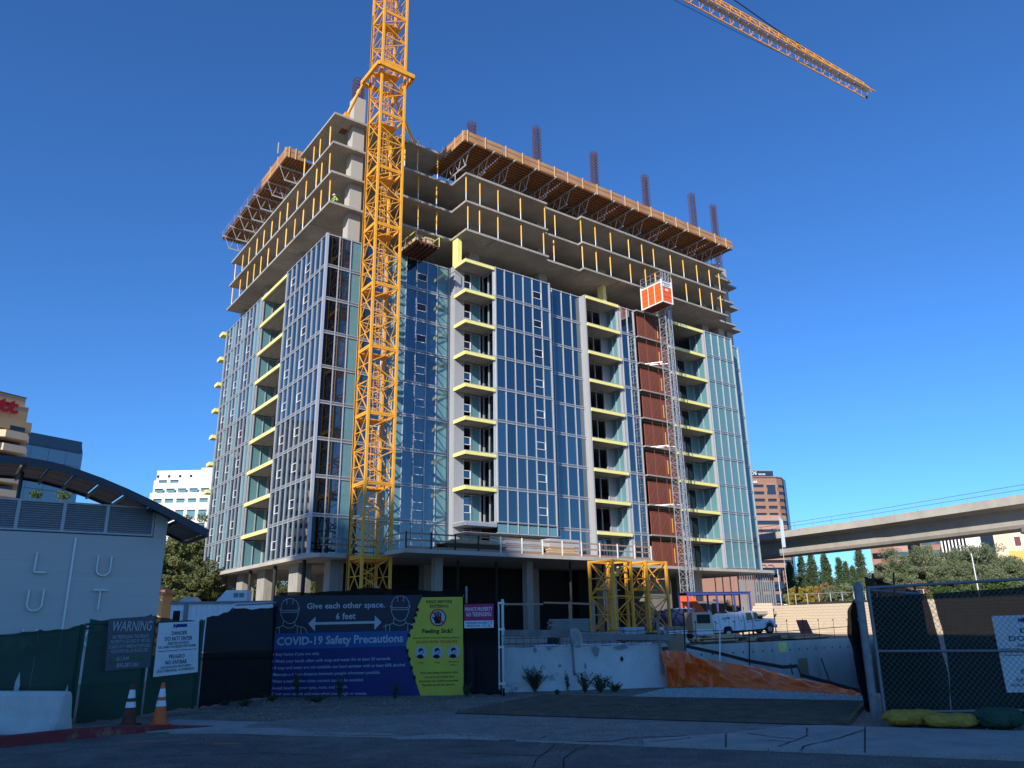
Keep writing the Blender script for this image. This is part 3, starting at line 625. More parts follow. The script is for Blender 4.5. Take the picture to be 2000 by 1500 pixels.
# flying formwork tables round the top
def form_table(fmap, a0, a1, label, board=True, endl=False, endr=False, depth=4.2, inner=3.0, name='formwork_table'):
    """a is the run along the edge, b the reach outward past the slab line"""
    T = empty(name, (CX, CY, 0), YAW); tag(T, label, 'formwork', 'flying formwork tables round the top of the tower')
    zt = LV(13)-.28
    def B(nm, m, A0, A1, b0, b1, z0, z1):
        p, q = fmap(A0, b0, z0), fmap(A1, b1, z1); return ub(nm, m, *p, *q, T)
    B('deck_sheet', 'ply', a0, a1, -inner, depth, zt, zt+.03)
    for i in range(17):
        b = -inner+.2+i*(depth+inner-.4)/16; B('joist', 'joist', a0+.02, a1-.02, b-.045, b+.045, zt-.17, zt-.002)
    nt = max(2, round((a1-a0)/3.1)+0)
    for i in range(nt):
        a = a0+(a1-a0)*(i+.5)/nt; tr = MB(); tz, bz = zt-.26, zt-1.75
        tr.beam(fmap(a, -inner, tz), fmap(a, depth+.25, tz), .10, .16); tr.beam(fmap(a, -inner, bz), fmap(a, depth*.62, bz), .10, .14)
        xs = np.linspace(-inner+.2, depth*.58, 5)
        for j, x in enumerate(xs):
            x2 = x+.9*(1 if j % 2 else -1)*.6; tr.beam(fmap(a, x, bz), fmap(a, max(-inner, min(depth, x2)), tz), .055, .055)
            tr.beam(fmap(a, x, bz), fmap(a, max(-inner, min(depth, x-x2*0+(.8 if j % 2 == 0 else -.8))), tz), .05, .05)
        tr.build('truss', 'alu', T)
        pr = MB(); pr.tube(fmap(a, xs[3]-.6, LV(12)-.01), fmap(a, xs[3]-.6, bz), .045, 6).tube(fmap(a, xs[1], LV(12)-.01), fmap(a, xs[1], bz), .045, 6); pr.build('jack_leg', 'galv', T)
        if i < nt-1:
            aa = a+(a1-a0)/nt; br = MB().beam(fmap(a, xs[3], bz+.05), fmap(aa, xs[3], tz-.1), .035, .035).beam(fmap(a, xs[3], tz-.1), fmap(aa, xs[3], bz+.05), .035, .035).beam(fmap(a, xs[2], bz), fmap(aa, xs[2], bz), .04, .04); br.build('cross_brace', 'galv_dark', T)
    if board:
        B('edge_board', 'ply', a0, a1, depth-.02, depth+.03, zt-.1, zt+.50); B('edge_board', 'ply', a0, a1, depth-.02, depth+.03, zt+.56, zt+1.02)
        for i in range(max(2, round((a1-a0)/2.2))):
            a = a0+.25+i*2.2; 
            if a < a1: B('stanchion', 'lumber', a, a+.09, depth+.032, depth+.11, zt-.25, zt+1.12)
        B('edge_joist', 'joist', a0+.01, a1-.01, depth-.1, depth-.022, zt-.2, zt-.003)
    else:
        n = max(2, round((a1-a0)/2.4)); 
        for i in range(n+1): a = a0+(a1-a0)*i/n*.99; B('stanchion', 'galv', a, a+.07, depth-.12, depth-.05, zt-.15, zt+1.1)
        B('guard_rail', 'galv', a0, a1, depth-.1, depth-.06, zt+1.02, zt+1.07); B('guard_rail', 'galv', a0, a1, depth-.1, depth-.06, zt+.55, zt+.6)
    for fl, a in ((endl, a0), (endr, a1)):
        if fl:
            s = -1 if a == a0 else 1
            B('end_board', 'ply', a+s*.005, a+s*.055, -.6, depth+.02, zt-.1, zt+.50); B('end_board', 'ply', a+s*.005, a+s*.055, -.6, depth+.02, zt+.56, zt+1.0)
            for b in (.5, 2.4, depth-.3): B('stanchion', 'lumber', a+s*.06, a+s*.14, b, b+.09, zt-.2, zt+1.1)
    return T
fr_ = lambda a, b, z: (a, -b, z)
cuts = [12.1, 16.9, 25.4, 34.2, 43.0, 50.4, 54.3]
for i in range(6):
    form_table(fr_, cuts[i]+.06, cuts[i+1]-.06, f'plywood formwork table on brown joists, {ORD[i]} from the crane, right-hand roof edge', endl=(i == 0), endr=(i == 5))
fl_ = lambda a, b, z: (-b, a, z)
form_table(fl_, 8.8, 16.2, 'plywood formwork table on the left roof edge, nearer the corner column', depth=1.5, inner=4.2, endl=True)
form_table(fl_, 16.4, 30.9, 'long formwork table with thin guard rails at the far end of the left roof edge', board=False, depth=1.6, inner=4.0)

# starter-bar cages above the roof
def rebar_cage(u, v, z0, z1, label, w=.8):
    R = empty('rebar_cage', W(u, v, z0), YAW); tag(R, label, 'rebar cage', 'starter bar cages on the roof'); H = z1-z0; mb = MB()
    for i in range(5):
        for j in range(5):
            if 0 < i < 4 and 0 < j < 4: continue
            x, y = (i/4-.5)*w+random.uniform(-.02, .02), (j/4-.5)*w*.8+random.uniform(-.02, .02); mb.tube((x, y, 0), (x+random.uniform(-.03, .03), y+random.uniform(-.03, .03), H-random.uniform(0, .5)), .024, 5)
    mb.build('vertical_bar', 'rebar', R, kind='stuff'); mb = MB(); z = .3; a, b = w/2+.02, w*.4+.02
    while z < H-.15:
        for p, q in (((-a, -b), (a, -b)), ((a, -b), (a, b)), ((a, b), (-a, b)), ((-a, b), (-a, -b)), ((0, -b), (0, b)), ((-a, 0), (a, 0))): mb.beam((*p, z), (*q, z), .026)
        z += .42
    mb.build('tie_bar', 'rebar', R, kind='stuff')
for i, (u, z1) in enumerate(((16.4, 55.6), (25.7, 58.7), (34.9, 58.8), (44.1, 58.8), (53.4, 59.2))): rebar_cage(u, 1.0, LV(13)-.25, z1, f'rusty starter bar cage, {ORD[i]} from the crane above the right-hand formwork')
rebar_cage(58.0, 1.0, LV(13)-.3, 59.0, 'rusty starter bar cage furthest right, at the end of the formwork')
ub('column', 'concrete_light', 57.4, .4, LV(9), 58.6, 1.5, LV(13)-.3, TB)
for k in range(10, 13): ub('column_collar', 'concrete', 57.0, -.6, LV(k)-.24, 59.2, 1.9, LV(k)-.02, TB)
rebar_cage(2.65, .87, 52.0, 54.9, 'starter bar cage on top of the tall corner column beside the crane', .95)
rebar_cage(1.9, 14, LV(13), 50.6, 'low rusty bar cage behind the left slab edge', .9)
# edge protection posts along the bare top slab
for i in range(5): ub('edge_post', 'galv', 6+i*1.5, -.2, LV(13)-.01, 6.05+i*1.5, -.15, LV(13)+1.0, TB)

# timber landing platform hung out beside the crane with a load of lumber
lp = empty('loading_platform', W(7.3, 0, LV(9)), YAW); tag(lp, 'rust brown loading platform sticking out beside the crane', 'platform')
MB().box(0, -3.3, .0, 2.6, 1.5, .12).build('deck', 'rust_red', lp)
for i in range(6): MB().box(.1+i*.46, -3.28, -.16, .2+i*.46, 1.5, -.004).build('bearer', 'lumber_dark', lp)
for x in (.02, 2.54): MB().box(x, -3.3, .12, x+.05, 1.5, .17).box(x, -3.3, 1.05, x+.05, 1.0, 1.1).box(x, -3.3, .17, x+.05, -3.25, 1.05).box(x, -1.2, .17, x+.05, -1.15, 1.05).build('side_rail', 'insul', lp)
ls = empty('lumber_bundle', W(7.7, -2.9, LV(9)+.13), YAW); tag(ls, 'bundle of cut timber lying on the loading platform', 'lumber')
for i in range(7):
    for j in range(4): ub('timber', 'lumber', i*.26, random.uniform(-.15, .15), j*.2, i*.26+.23, 3.6+random.uniform(-.3, .3), j*.2+.18, ls)

# guard rail and stacks on the podium deck
gr = empty('deck_guard_rail', W(0, 0, LV(0)), YAW); tag(gr, 'brown timber guard rail with white posts along the podium deck', 'guard rail')
for i, u in enumerate(np.linspace(4.3, 30.6, 13)): ub('post', 'shore_white' if u > 12 else 'steel_dark', u-.05, -8.38, -.35, u+.05, -8.3, 1.25, gr)
for a, b in ((4.3, 13), (13.02, 22), (22.02, 30.6)):
    for z in (.62, 1.12): ub('rail', 'rail_wood', a, -8.29, z-.06, b, -8.25, z+.06, gr)
    ub('toe_board', 'rail_wood', a, -8.29, .0, b, -8.25, .16, gr)
for z in (.62, 1.12): ub('rail', 'rail_wood', 4.18, -8.2, z-.06, 4.22, -5.3, z+.06, gr); ub('rail', 'rail_wood', .2, -2.0, z-.06, 5.2, -1.96, z+.06, gr)
def pack(name, label, u, v, z, du, dv, layers, h, m, cat, jit=.06, pname='board', rz=0):
    P = empty(name, W(u, v, z), YAW+rz); tag(P, label, cat)
    for j in range(layers):
        n = max(1, int(dv/.28))
        for i in range(n): ub(pname, m, random.uniform(-jit, jit), i*dv/n, j*h, du+random.uniform(-jit, jit), (i+1)*dv/n-.02, j*h+h*.88, P)
    return P
pack('lumber_stack', 'pale boards stacked on top of darker timber at the left of the podium deck', 9.4, -7.4, LV(0)+.66, 4.2, 1.4, 3, .12, 'lumber', 'lumber', .3)
pack('dark_lumber_stack', 'weathered dark timber stacked under pale boards on the podium deck', 8.4, -7.4, LV(0), 5.6, 1.4, 5, .13, 'lumber_dark', 'lumber', .35)
pack('wrapped_pallet', 'plastic wrapped pallet on the deck just right of the lumber', 14.4, -7.2, LV(0), 4.0, 1.6, 4, .3, 'wrap', 'pallet', .12, 'wrapped_sheet')
pack('board_pile', 'loose pile of pale panels on the middle of the podium deck', 19.0, -7.2, LV(0), 3.0, 1.6, 6, .16, 'lumber', 'lumber', .3)
pack('wrapped_pallet', 'tall grey wrapped pallet behind the rail, right of the loose panels', 20.6, -5.4, LV(0), 3.6, 1.4, 5, .36, 'wrap', 'pallet', .05, 'wrapped_sheet')
pack('plank_pile', 'low pile of orange planks near the right end of the deck', 25.0, -6.6, LV(0), 2.6, .9, 2, .18, 'shore_yellow', 'lumber', .3, 'plank')

# things left standing on the open floors
for (u, v, k, du, dv, n_, h, m, lab, nm) in ((14.2, -1.9, 10, 1.8, 1.0, 5, .14, 'lumber', 'stack of boards at the left bay corner of the lowest open floor', 'board_stack'), (20.6, -1.6, 11, 2.2, 1.1, 6, .12, 'ply', 'plywood stack near the edge of the middle open floor', 'plywood_stack'), (30.0, -1.8, 10, 2.4, 1.2, 4, .2, 'brown_card', 'cartons stacked on the lowest open floor, right of the bay', 'carton_stack'), (37.6, -1.7, 11, 2.0, 1.0, 7, .12, 'lumber_grey', 'grey plank stack on the middle open floor behind the hoist', 'plank_stack'), (46.6, -1.8, 10, 2.2, 1.0, 5, .16, 'galv', 'steel stud bundle on the lowest open floor near the right end', 'stud_bundle'), (2.0, 6.0, 11, 1.2, 2.2, 6, .12, 'ply', 'plywood stack on the middle open floor along the left edge', 'plywood_stack'), (1.6, 18.0, 10, 1.2, 2.6, 4, .16, 'lumber_grey', 'plank stack far back on the lowest open floor, left edge', 'plank_stack'), (7.5, 1.4, 10, 2.2, 1.2, 5, .15, 'lumber', 'timber stack behind the crane on the lowest open floor', 'timber_stack')): pack(nm, lab, u, v, LV(k), du, dv, n_, h, m, 'building materials', .12)
# ------------------------------------------------------------------ tower crane
MS, MH = 2.45, 5.8            # mast side and section height
def mast_leg_mesh(h=MH, w=.2): return MB().box(-w/2, -w/2, 0, w/2, w/2, h).mesh('mast_leg', 'crane')
def mast_lattice(h=MH, s=MS, m='crane'):
    mb = MB(); q = s/2; n = 4; ph = h/n
    C4 = [(-q, -q), (q, -q), (q, q), (-q, q)]
    for i in range(4):
        a, b = np.array(C4[i]), np.array(C4[(i+1) % 4]); t = nrm(np.append(b-a, 0))*.1; o = nrm(np.array([(a+b)[0], (a+b)[1], 0]))*.0
        P = lambda p, z, sg=0: (p[0]+o[0]+t[0]*sg, p[1]+o[1]+t[1]*sg, z)
        for j in range(n):
            z0, z1 = j*ph, (j+1)*ph
            if i in (0, 2): (mb.beam(P(a, z1-.08, 1), P(b, z0+.08, -1), .08, .08) if j % 2 == 0 else mb.beam(P(a, z0+.08, 1), P(b, z1-.08, -1), .08, .08))
            else:
                mid = (a+b)/2
                if j % 2 == 0: mb.beam(P(a, z0+.1, 1), P(mid, z1-.04), .065, .065).beam(P(b, z0+.1, -1), P(mid, z1-.04), .065, .065)
                else: mb.beam(P(mid, z0+.04), P(a, z1-.1, 1), .065, .065).beam(P(mid, z0+.04), P(b, z1-.1, -1), .065, .065)
                mb.beam(P(a, z1 if j % 2 == 0 else z1-.12, 1), P(b, z1 if j % 2 == 0 else z1-.12, -1), .07, .07)
        mb.beam(P(a, .07, 1), P(b, .07, -1), .12, .14); mb.beam(P(a, h-.09, 1), P(b, h-.09, -1), .12, .14)
        if i in (0, 2): mb.beam(P(a, h/2, 1), P(b, h/2, -1), .09, .09)
    return mb.mesh('mast_lattice', m)
LEG, LAT = mast_leg_mesh(), mast_lattice()
def ladder_mesh():
    mb = MB()
    for x in (-.2, .2): mb.beam((x, 0, 0), (x+.35, .55, MH-.3), .045, .045)
    for i in range(18): t = i/18; mb.beam((-.2+.35*t, .55*t, (MH-.3)*t), (.2+.35*t, .55*t, (MH-.3)*t), .03)
    for i in range(6):
        t = (i+1.5)/8; c = (.35*t, .55*t-.0, (MH-.3)*t); pts = [(c[0]+.33*math.cos(a), c[1]-.45*abs(math.sin(a))-.02, c[2]) for a in np.linspace(0, math.pi, 6)]
        for p, q in zip(pts[:-1], pts[1:]): mb.beam(p, q, .028)
    for a in np.linspace(.2, math.pi-.2, 4): mb.beam((.35*.2+.33*math.cos(a), .55*.2-.45*math.sin(a), MH*.19), (.35*.8+.33*math.cos(a), .55*.8-.45*math.sin(a), MH*.78), .025)
    return mb.mesh('ladder', 'crane')
LAD = ladder_mesh(); PLT = MB().box(-1.0, -.2, 0, 1.0, 1.0, .06).box(-1.0, -.2, .06, -.95, 1.0, .2).mesh('rest_platform', 'crane')
def mast_section(parent, x, y, z, ladder=True, bolts=True):
    S = inst('mast_section', LAT, parent, (x, y, z))
    for sx in (-1, 1):
        for sy in (-1, 1): inst('leg', LEG, S, (sx*MS/2, sy*MS/2, 0))
    if ladder: inst('ladder', LAD, S, (-.1, -.1, .15)); inst('rest_platform', PLT, S, (.15, .1, MH-.32))
    return S
CU0, CV0 = 2.5+MS/2, -4.7+MS/2
CRN = empty('tower_crane', W(CU0, CV0, 0), YAW); tag(CRN, 'yellow lattice tower crane standing in front of the tower corner', 'crane')
ZJ = .95
MB().box(-2.4, -2.4, 0, 2.4, 2.4, .5).box(-1.6, -1.6, .5, 1.6, 1.6, ZJ).build('base_block', 'concrete', CRN)
for i in range(14): mast_section(CRN, 0, 0, ZJ+i*MH)
ZTOP = ZJ+14*MH
# tie collar with its three struts to the slab
zc = 52.1; cl = MB(); a = MS/2+.62
for p, q in (((-a, -a), (a, -a)), ((a, -a), (a, a)), ((a, a), (-a, a)), ((-a, a), (-a, -a))): cl.beam((*p, zc), (*q, zc), .30, .42)
cl.build('tie_collar', 'crane', CRN)
for p, q in (((-a, a*.9, zc-.2), (-2.6, 3.35, LV(13)+.2)), ((a, a, zc-.2), (5.0, 3.6, LV(13)+.25))):
    p, q = np.array(p), np.array(q); MB().tube(p+(q-p)*.22, q, .15, 10).tube(p, p+(q-p)*.24, .11, 10).tube(p+(q-p)*.18, p+(q-p)*.30, .2, 8).box(*(q-.25), *(q+.25)).build('tie_strut', 'crane', CRN)
MB().tube((-MS/2-.12, MS/2-.1, 4), (-MS/2-.12, MS/2-.1, 60), .035, 6).build('power_cable', 'rubber', CRN)
# top: slewing unit, jib, pendants
JD = np.array([.8475, .5308]); ja = math.atan2(JD[1], JD[0])-YAW        # jib direction in the crane's own axes
jx = np.array([math.cos(ja), math.sin(ja), 0]); jy = np.array([-jx[1], jx[0], 0]); JH = 84.0
MB().tube((0, 0, ZTOP), (0, 0, JH-.3), 1.5, 16).box(-1.4, -1.4, JH-.6, 1.4, 1.4, JH+.4).build('slewing_unit', 'crane', CRN)
ah = MB()
for sx in (-1, 1):
    for sy in (-1, 1): ah.beam((sx*.9, sy*.9, JH), (sx*.25, sy*.25, JH+11), .2, .2)
ah.build('tower_head', 'crane', CRN)
def jp(r, o, z): return jx*r+jy*o+np.array([0, 0, JH+z])
R0, R1, JW, HT = 1.5, 84.3, .92, 2.15
jb = MB(); pitch = 2.05; n = int((R1-R0)/pitch)
def ht(r): return HT*(1 if r < 60 else 1-.28*(r-60)/24)
tops = []
for s in (-1, 1): jb.beam(jp(R0, s*JW, 0), jp(R1, s*JW, 0), .15, .15)
for o in (-.17, .17): jb.beam(jp(R0, o, HT), jp(60, o, HT), .14, .14).beam(jp(60, o, HT), jp(R1-1.6, o, ht(R1)), .15, .15).beam(jp(R1-1.6, o, ht(R1)), jp(R1, o*2, .25), .11)
for i in range(n):
    r0 = R0+i*pitch; rm = r0+pitch/2; r1 = r0+pitch; h = ht(rm)
    for s in (-1, 1): jb.beam(jp(r0, s*JW, 0), jp(rm, s*.17, h), .05).beam(jp(rm, s*.17, h), jp(r1, s*JW, 0), .05)
    jb.beam(jp(r0, -JW, 0), jp(r0, JW, 0), .06); jb.beam(jp(r0, -JW, -.02), jp(r1, JW, -.02), .045); jb.beam(jp(rm, -.17, h), jp(rm, .17, h), .06)
jb.build('jib', 'crane', CRN)
wk = MB()
for i in range(n):
    r0 = R0+i*pitch; wk.add([jp(r0+.08, -.62, .08), jp(r0+pitch-.08, -.62, .08), jp(r0+pitch-.08, .1, .08), jp(r0+.08, .1, .08)], [(0, 1, 2, 3)])
wk.build('walkway', 'galv', CRN)
MB().tube((0, -.12, 0), (0, .12, 0), .2, 12).build('jib_end_sheave', 'steel_dark', CRN, loc=tuple(jp(R1-.2, .5, -.25)))
MB().tube(jp(0, 0, 11), jp(67.0, 0, HT), .09, 6).tube(jp(67.2, 0, HT+.0), jp(66.2, 0, HT+.25), .22, 6).build('pendant_bar', 'steel_dark', CRN)
MB().tube(jp(0, 0, 11), jp(34, 0, HT), .07, 6).build('pendant_bar', 'steel_dark', CRN)
rp = [jp(r, -.6, -.2-2.9*(1-((r-20)/61)**3.0)*min(1, (r-20)/12)) for r in np.linspace(20, 81, 30)]
MB().path(rp, .035, 5).build('hoist_rope', 'rubber', CRN)
# counter-jib behind, out of the picture
MB().beam(jp(-1.5, -.8, 0), jp(-22, -.8, 0), .3, .4).beam(jp(-1.5, .8, 0), jp(-22, .8, 0), .3, .4).build('counter_jib', 'crane', CRN); MB().box(-1, -1, -3, 1, 1, .2).build('counterweight', 'concrete', CRN, loc=tuple(jp(-20.5, 0, 0)))

# spare mast sections waiting on the ground
def spare(px, depth, rz, label):
    p = far(px, 1216, depth); S = empty('spare_mast_section', (p[0], p[1], .72), rz); tag(S, label, 'mast section', 'crane mast sections standing on the ground')
    L_ = inst('lattice', LAT, S)
    for sx in (-1, 1):
        for sy in (-1, 1): inst('leg', LEG, S, (sx*MS/2, sy*MS/2, 0))
    inst('ladder', LAD, S, (-.1, -.1, .1)); inst('rest_platform', PLT, S, (.15, .1, 3.4))
    for x in (-1.2, 1.2): MB().box(x-.2, -1.7, -.72, x+.2, 1.7, -.02).build('timber_bearer', 'lumber_dark', S)
    return S
spare(1197, 66.2, math.radians(45), 'yellow crane mast section on the ground, the left one, worker inside')
spare(1268, 68.3, math.radians(37), 'yellow crane mast section on the ground, the right one of the two')

# ------------------------------------------------------------------ construction hoist and its landing gates
HM = empty('hoist_mast', W(38.85, -5.2, 0), YAW); tag(HM, 'grey lattice hoist mast running up the right face of the tower', 'hoist mast')
def hseg(h=1.6, s=1.0):
    mb = MB(); q = s/2
    for x in (-q, q):
        for y in (-q, q): mb.tube((x, y, 0), (x, y, h), .045, 6)
    C4 = [(-q, -q), (q, -q), (q, q), (-q, q)]
    for i in range(4):
        a, b = C4[i], C4[(i+1) % 4]
        mb.tube((*a, .05), (*b, h/2), .025, 5).tube((*b, h/2), (*a, h-.05), .025, 5).beam((*a, .03), (*b, .03), .06).beam((*a, h/2), (*b, h/2), .035)
    mb.tube((0, -q, 0), (0, -q, h), .04, 6); mb.box(-.1, -q-.02, 0, -.02, -q+.06, h)
    return mb.mesh('mast_piece', 'galv')
HS = hseg()
for i in range(25): inst('mast_piece', HS, HM, (0, 0, .2+i*1.6))
MB().tube((1.05, .2, 0), (1.05, .2, 36), .07, 8).build('cable_guide_pole', 'white_paint', HM)
MB().box(-.9, -.9, 0, .9, .9, .25).build('base_plate', 'concrete', HM)
for k in (2, 4, 7): MB().beam((-.5, .5, LV(k)-.1), (-1.6, 2.1, LV(k)-.1), .05).beam((.5, .5, LV(k)-.1), (-.9, 2.1, LV(k)-.1), .05).beam((-1.3, 1.6, LV(k)-.1), (-.1, 1.2, LV(k)-.1), .045).build('wall_tie', 'galv', HM)
HC = empty('hoist_car', W(36.72, -6.9, 35.65), YAW); tag(HC, 'orange hoist car stopped near the top of the hoist mast', 'hoist car')
lx, ly, hz = 1.62, 3.15, 2.75
MB().box(.05, .05, 0, lx-.05, ly-.05, .16).build('floor', 'rust_red', HC)
cage = MB()
for x in (0, lx):
    for y in (0, ly): cage.box(x-.07, y-.07, 0, x+.07, y+.07, hz)
for z in (0, hz-.35):
    cage.box(-.05, .07, z, .05, ly-.07, z+.14).box(lx-.05, .07, z, lx+.05, ly-.07, z+.14).box(.07, -.05, z, lx-.07, .05, z+.14).box(.07, ly-.05, z, lx-.07, ly+.05, z+.14)
cage.build('frame', 'white_paint', HC)
for i in range(3):
    for j in range(4):
        y0 = .09+i*(ly-.18)/3; z0 = .16+j*(hz-.53)/4; ub('side_panel', 'orange', -.03, y0+.05, z0+.02, .0, y0+(ly-.18)/3-.04, z0+(hz-.53)/4-.02, HC); ub('side_panel', 'orange', lx, y0+.05, z0+.02, lx+.03, y0+(ly-.18)/3-.04, z0+(hz-.53)/4-.02, HC)
    if i < 2: ub('post', 'white_paint', -.045, .09+(i+1)*(ly-.18)/3-.04, .15, .02, .09+(i+1)*(ly-.18)/3+.05, hz-.36, HC)
for i in range(2):
    for j in range(3): x0 = .1+i*(lx-.2)/2; z0 = .16+j*.58; ub('end_panel', 'orange', x0+.02, -.03, z0+.02, x0+(lx-.2)/2-.02, 0, z0+.55, HC)
ub('header_sign', 'sign_white', .08, -.035, 1.95, lx-.08, -.005, 2.3, HC); ub('notice', 'sign_white', .55, -.05, 1.45, .95, -.032, 1.72, HC)
ub('roof', 'galv', .02, .02, hz-.21, lx-.02, ly-.02, hz, HC)
b_ = Board((0.12, -.037, 2.02), (1.5, -.037, 2.02)); mb = MB(); b_.text(mb, 'Bigge', .25, .06, 1.1, .06, .14, d=.004, bold=.01, shear=.2); mb.build('lettering', 'print_navy', HC)
rl = MB()
for x, y in ((0, 0), (0, ly/2), (0, ly), (lx, 0), (lx, ly/2), (lx, ly)): rl.tube((x, y, hz), (x, y, hz+1.05), .028, 6)
for z in (hz+.55, hz+1.05):
    for p, q in (((0, 0), (0, ly)), ((0, ly), (lx, ly)), ((lx, ly), (lx, 0)), ((lx, 0), (0, 0))): rl.tube((*p, z), (*q, z), .025, 6)
rl.build('roof_rail', 'galv', HC)
GN = ['ground', 'first', 'second', 'third', 'fourth', 'fifth', 'sixth', 'seventh', 'eighth', 'ninth']
for k in range(0, 9):
    G = empty('landing_gate', W(36.45, -3.0, LV(k)), YAW); tag(G, f'rust red mesh landing gate of the hoist, {GN[k+1]} from the bottom', 'landing gate', 'landing gates behind the hoist mast')
    hh = 2.42
    for i, (a, b) in enumerate(((0, 1.35), (1.38, 3.0), (3.03, 3.6), (3.63, 4.85))):
        ub('mesh_panel', 'rust_red', a+.05, -.02, .05, b-.05, .0, hh-.05, G)
        fr = MB()
        fr.box(a, -.05, 0, a+.05, .03, hh).box(b-.05, -.05, 0, b, .03, hh).box(a+.05, -.05, 0, b-.05, .03, .05).box(a+.05, -.05, hh-.05, b-.05, .03, hh)
        if i != 2: fr.beam((a+.05, -.035, .1), (b-.05, -.035, hh-.1), .03).beam((b-.05, -.035, .1), (a+.05, -.035, hh/2), .028)
        fr.build('gate_frame', 'red_frame', G)
    ub('interlock_post', 'shore_yellow', 3.22, -.09, .3, 3.34, -.06, 1.85, G)
    for x in (1.36, 3.02): MB().tube((x, .0, hh), (x, .0, FH-.23), .03, 6).build('hanger', 'rust_red', G)
# ------------------------------------------------------------------ street-side fences, signs and small things
def ripple(x, y, amp, seed=0):
    return amp*(math.sin(x*5.1+seed)+.6*math.sin(x*11.3+y*2.2+seed*2)+.5*math.sin(y*4.3+x*1.7+seed*3)+.35*math.sin(y*13+x*6+seed))
def screen(name, m, pts, parent, amp=.02, seed=0, nu=18, nv=14):
    """hanging fabric through (x, y, ztop, zbottom) stations"""
    mb = MB(); seg = len(pts)-1
    for i in range(seg):
        a, b = pts[i], pts[i+1]; dx, dy = b[0]-a[0], b[1]-a[1]; L = math.hypot(dx, dy); n = (dy/L, -dx/L)
        def fn(s, t):
            zt, zb = a[2]+(b[2]-a[2])*s, a[3]+(b[3]-a[3])*s; z = zb+(zt-zb)*t; e = min(1, 6*min(s, 1-s)+.15)
            r = ripple(s*L+i*3, z, amp, seed)*e
            return (a[0]+dx*s+n[0]*r, a[1]+dy*s+n[1]*r, z-(.05*math.sin(s*math.pi) if t == 1 else 0)+.012*math.sin(17*s+seed)*(t in (0, 1)))
        mb.grid(fn, nu, nv)
    return mb.build(name, m, parent, smooth=True)
def pipe_post(parent, x, y, z0, z1, r=.03, m='galv_dark'): return MB().tube((x, y, z0), (x, y, z1), r, 10).build('post', m, parent)
GA, GB_, GC, GD, GE = (-10.9, 15.9), (-7.85, 14.75), (-6.72, 17.33), (-5.93, 19.87), (-1.28, 19.53); GF = (-.32, 19.1)
# green screened fence
gf = empty('green_screen_fence', (0, 0, 0)); tag(gf, 'temporary fence hung with dark green screen fabric behind the traffic cones', 'fence')
screen('screen_fabric', 'green_screen', [(-13.5, 16.6, 1.62, .5), (GA[0], GA[1], 1.60, .5), (-9.0, 15.15, 1.63, .45), (GB_[0]-.05, GB_[1], 1.74, .12)], gf, .035, 1)
screen('screen_fabric', 'green_screen', [(GB_[0], GB_[1]-.01, 1.80, .03), (-7.3, 16.05, 1.90, .03)], gf, .025, 2); screen('screen_fabric', 'green_screen', [(-7.28, 16.08, 1.88, .04), (GC[0], GC[1], 1.78, .06)], gf, .025, 3)
for p in (GA, (-7.95, 14.85), (-7.29, 16.1), GC): pipe_post(gf, p[0]-.13, p[1]+.08, 0, 1.72, m='dark_metal')
MB().tube((GA[0], GA[1]+.12, 1.5), (GB_[0], GB_[1]+.12, 1.65), .022, 8).tube((GB_[0]-.12, GB_[1]+.08, 1.72), (GC[0]-.12, GC[1]+.07, 1.7), .022, 8).build('top_rail', 'galv_dark', gf)
for (x, y, z, w) in ((-9.2, 15.16, .62, .085), (-8.02, 14.70, .42, .06)):    # torn patches showing the pale wall beyond
    MB().add([(x-w*.5, y-.09, z-.25), (x+w*.4, y-.10, z-.2), (x+w*.75, y-.10, z+.05), (x+w*.2, y-.09, z+.28), (x-w*.45, y-.09, z+.1)], [(0, 1, 2, 3, 4)]).build('torn_patch', 'print_grey', gf)
# black screened fence and banner fence
bf = empty('black_screen_fence', (0, 0, 0)); tag(bf, 'temporary fence hung with black screen fabric behind the safety banner', 'fence')
screen('screen_fabric', 'black_screen', [(GC[0]+.02, GC[1]+.02, 1.85, .03), (-6.45, 18.2, 2.05, .03), (GD[0], GD[1]+.02, 2.12, .03)], bf, .02, 4)
screen('screen_fabric', 'black_screen', [(GD[0], GD[1]+.05, 2.45, .03), (-3.6, 19.75, 2.52, .03), (GE[0], GE[1]+.05, 2.42, .03)], bf, .012, 5)
screen('screen_fabric', 'black_screen', [(GE[0]+.01, GE[1]+.03, 2.1, .04), (GF[0]-.03, GF[1]+.03, 2.12, .03)], bf, .015, 6)
for p, h in (((GC[0]-.2, GC[1]), 1.8), (GD, 2.4), ((-3.6, 19.82), 2.6), (GE, 2.5)): pipe_post(bf, p[0]+.06, p[1]+.14, 0, h)
MB().tube((-6.45, 18.3, 2.12), (GD[0], GD[1]+.14, 2.2), .028, 8).tube((GD[0], GD[1]+.14, 2.28), (GE[0], GE[1]+.14, 2.28), .022, 8).build('top_rail', 'galv', bf)
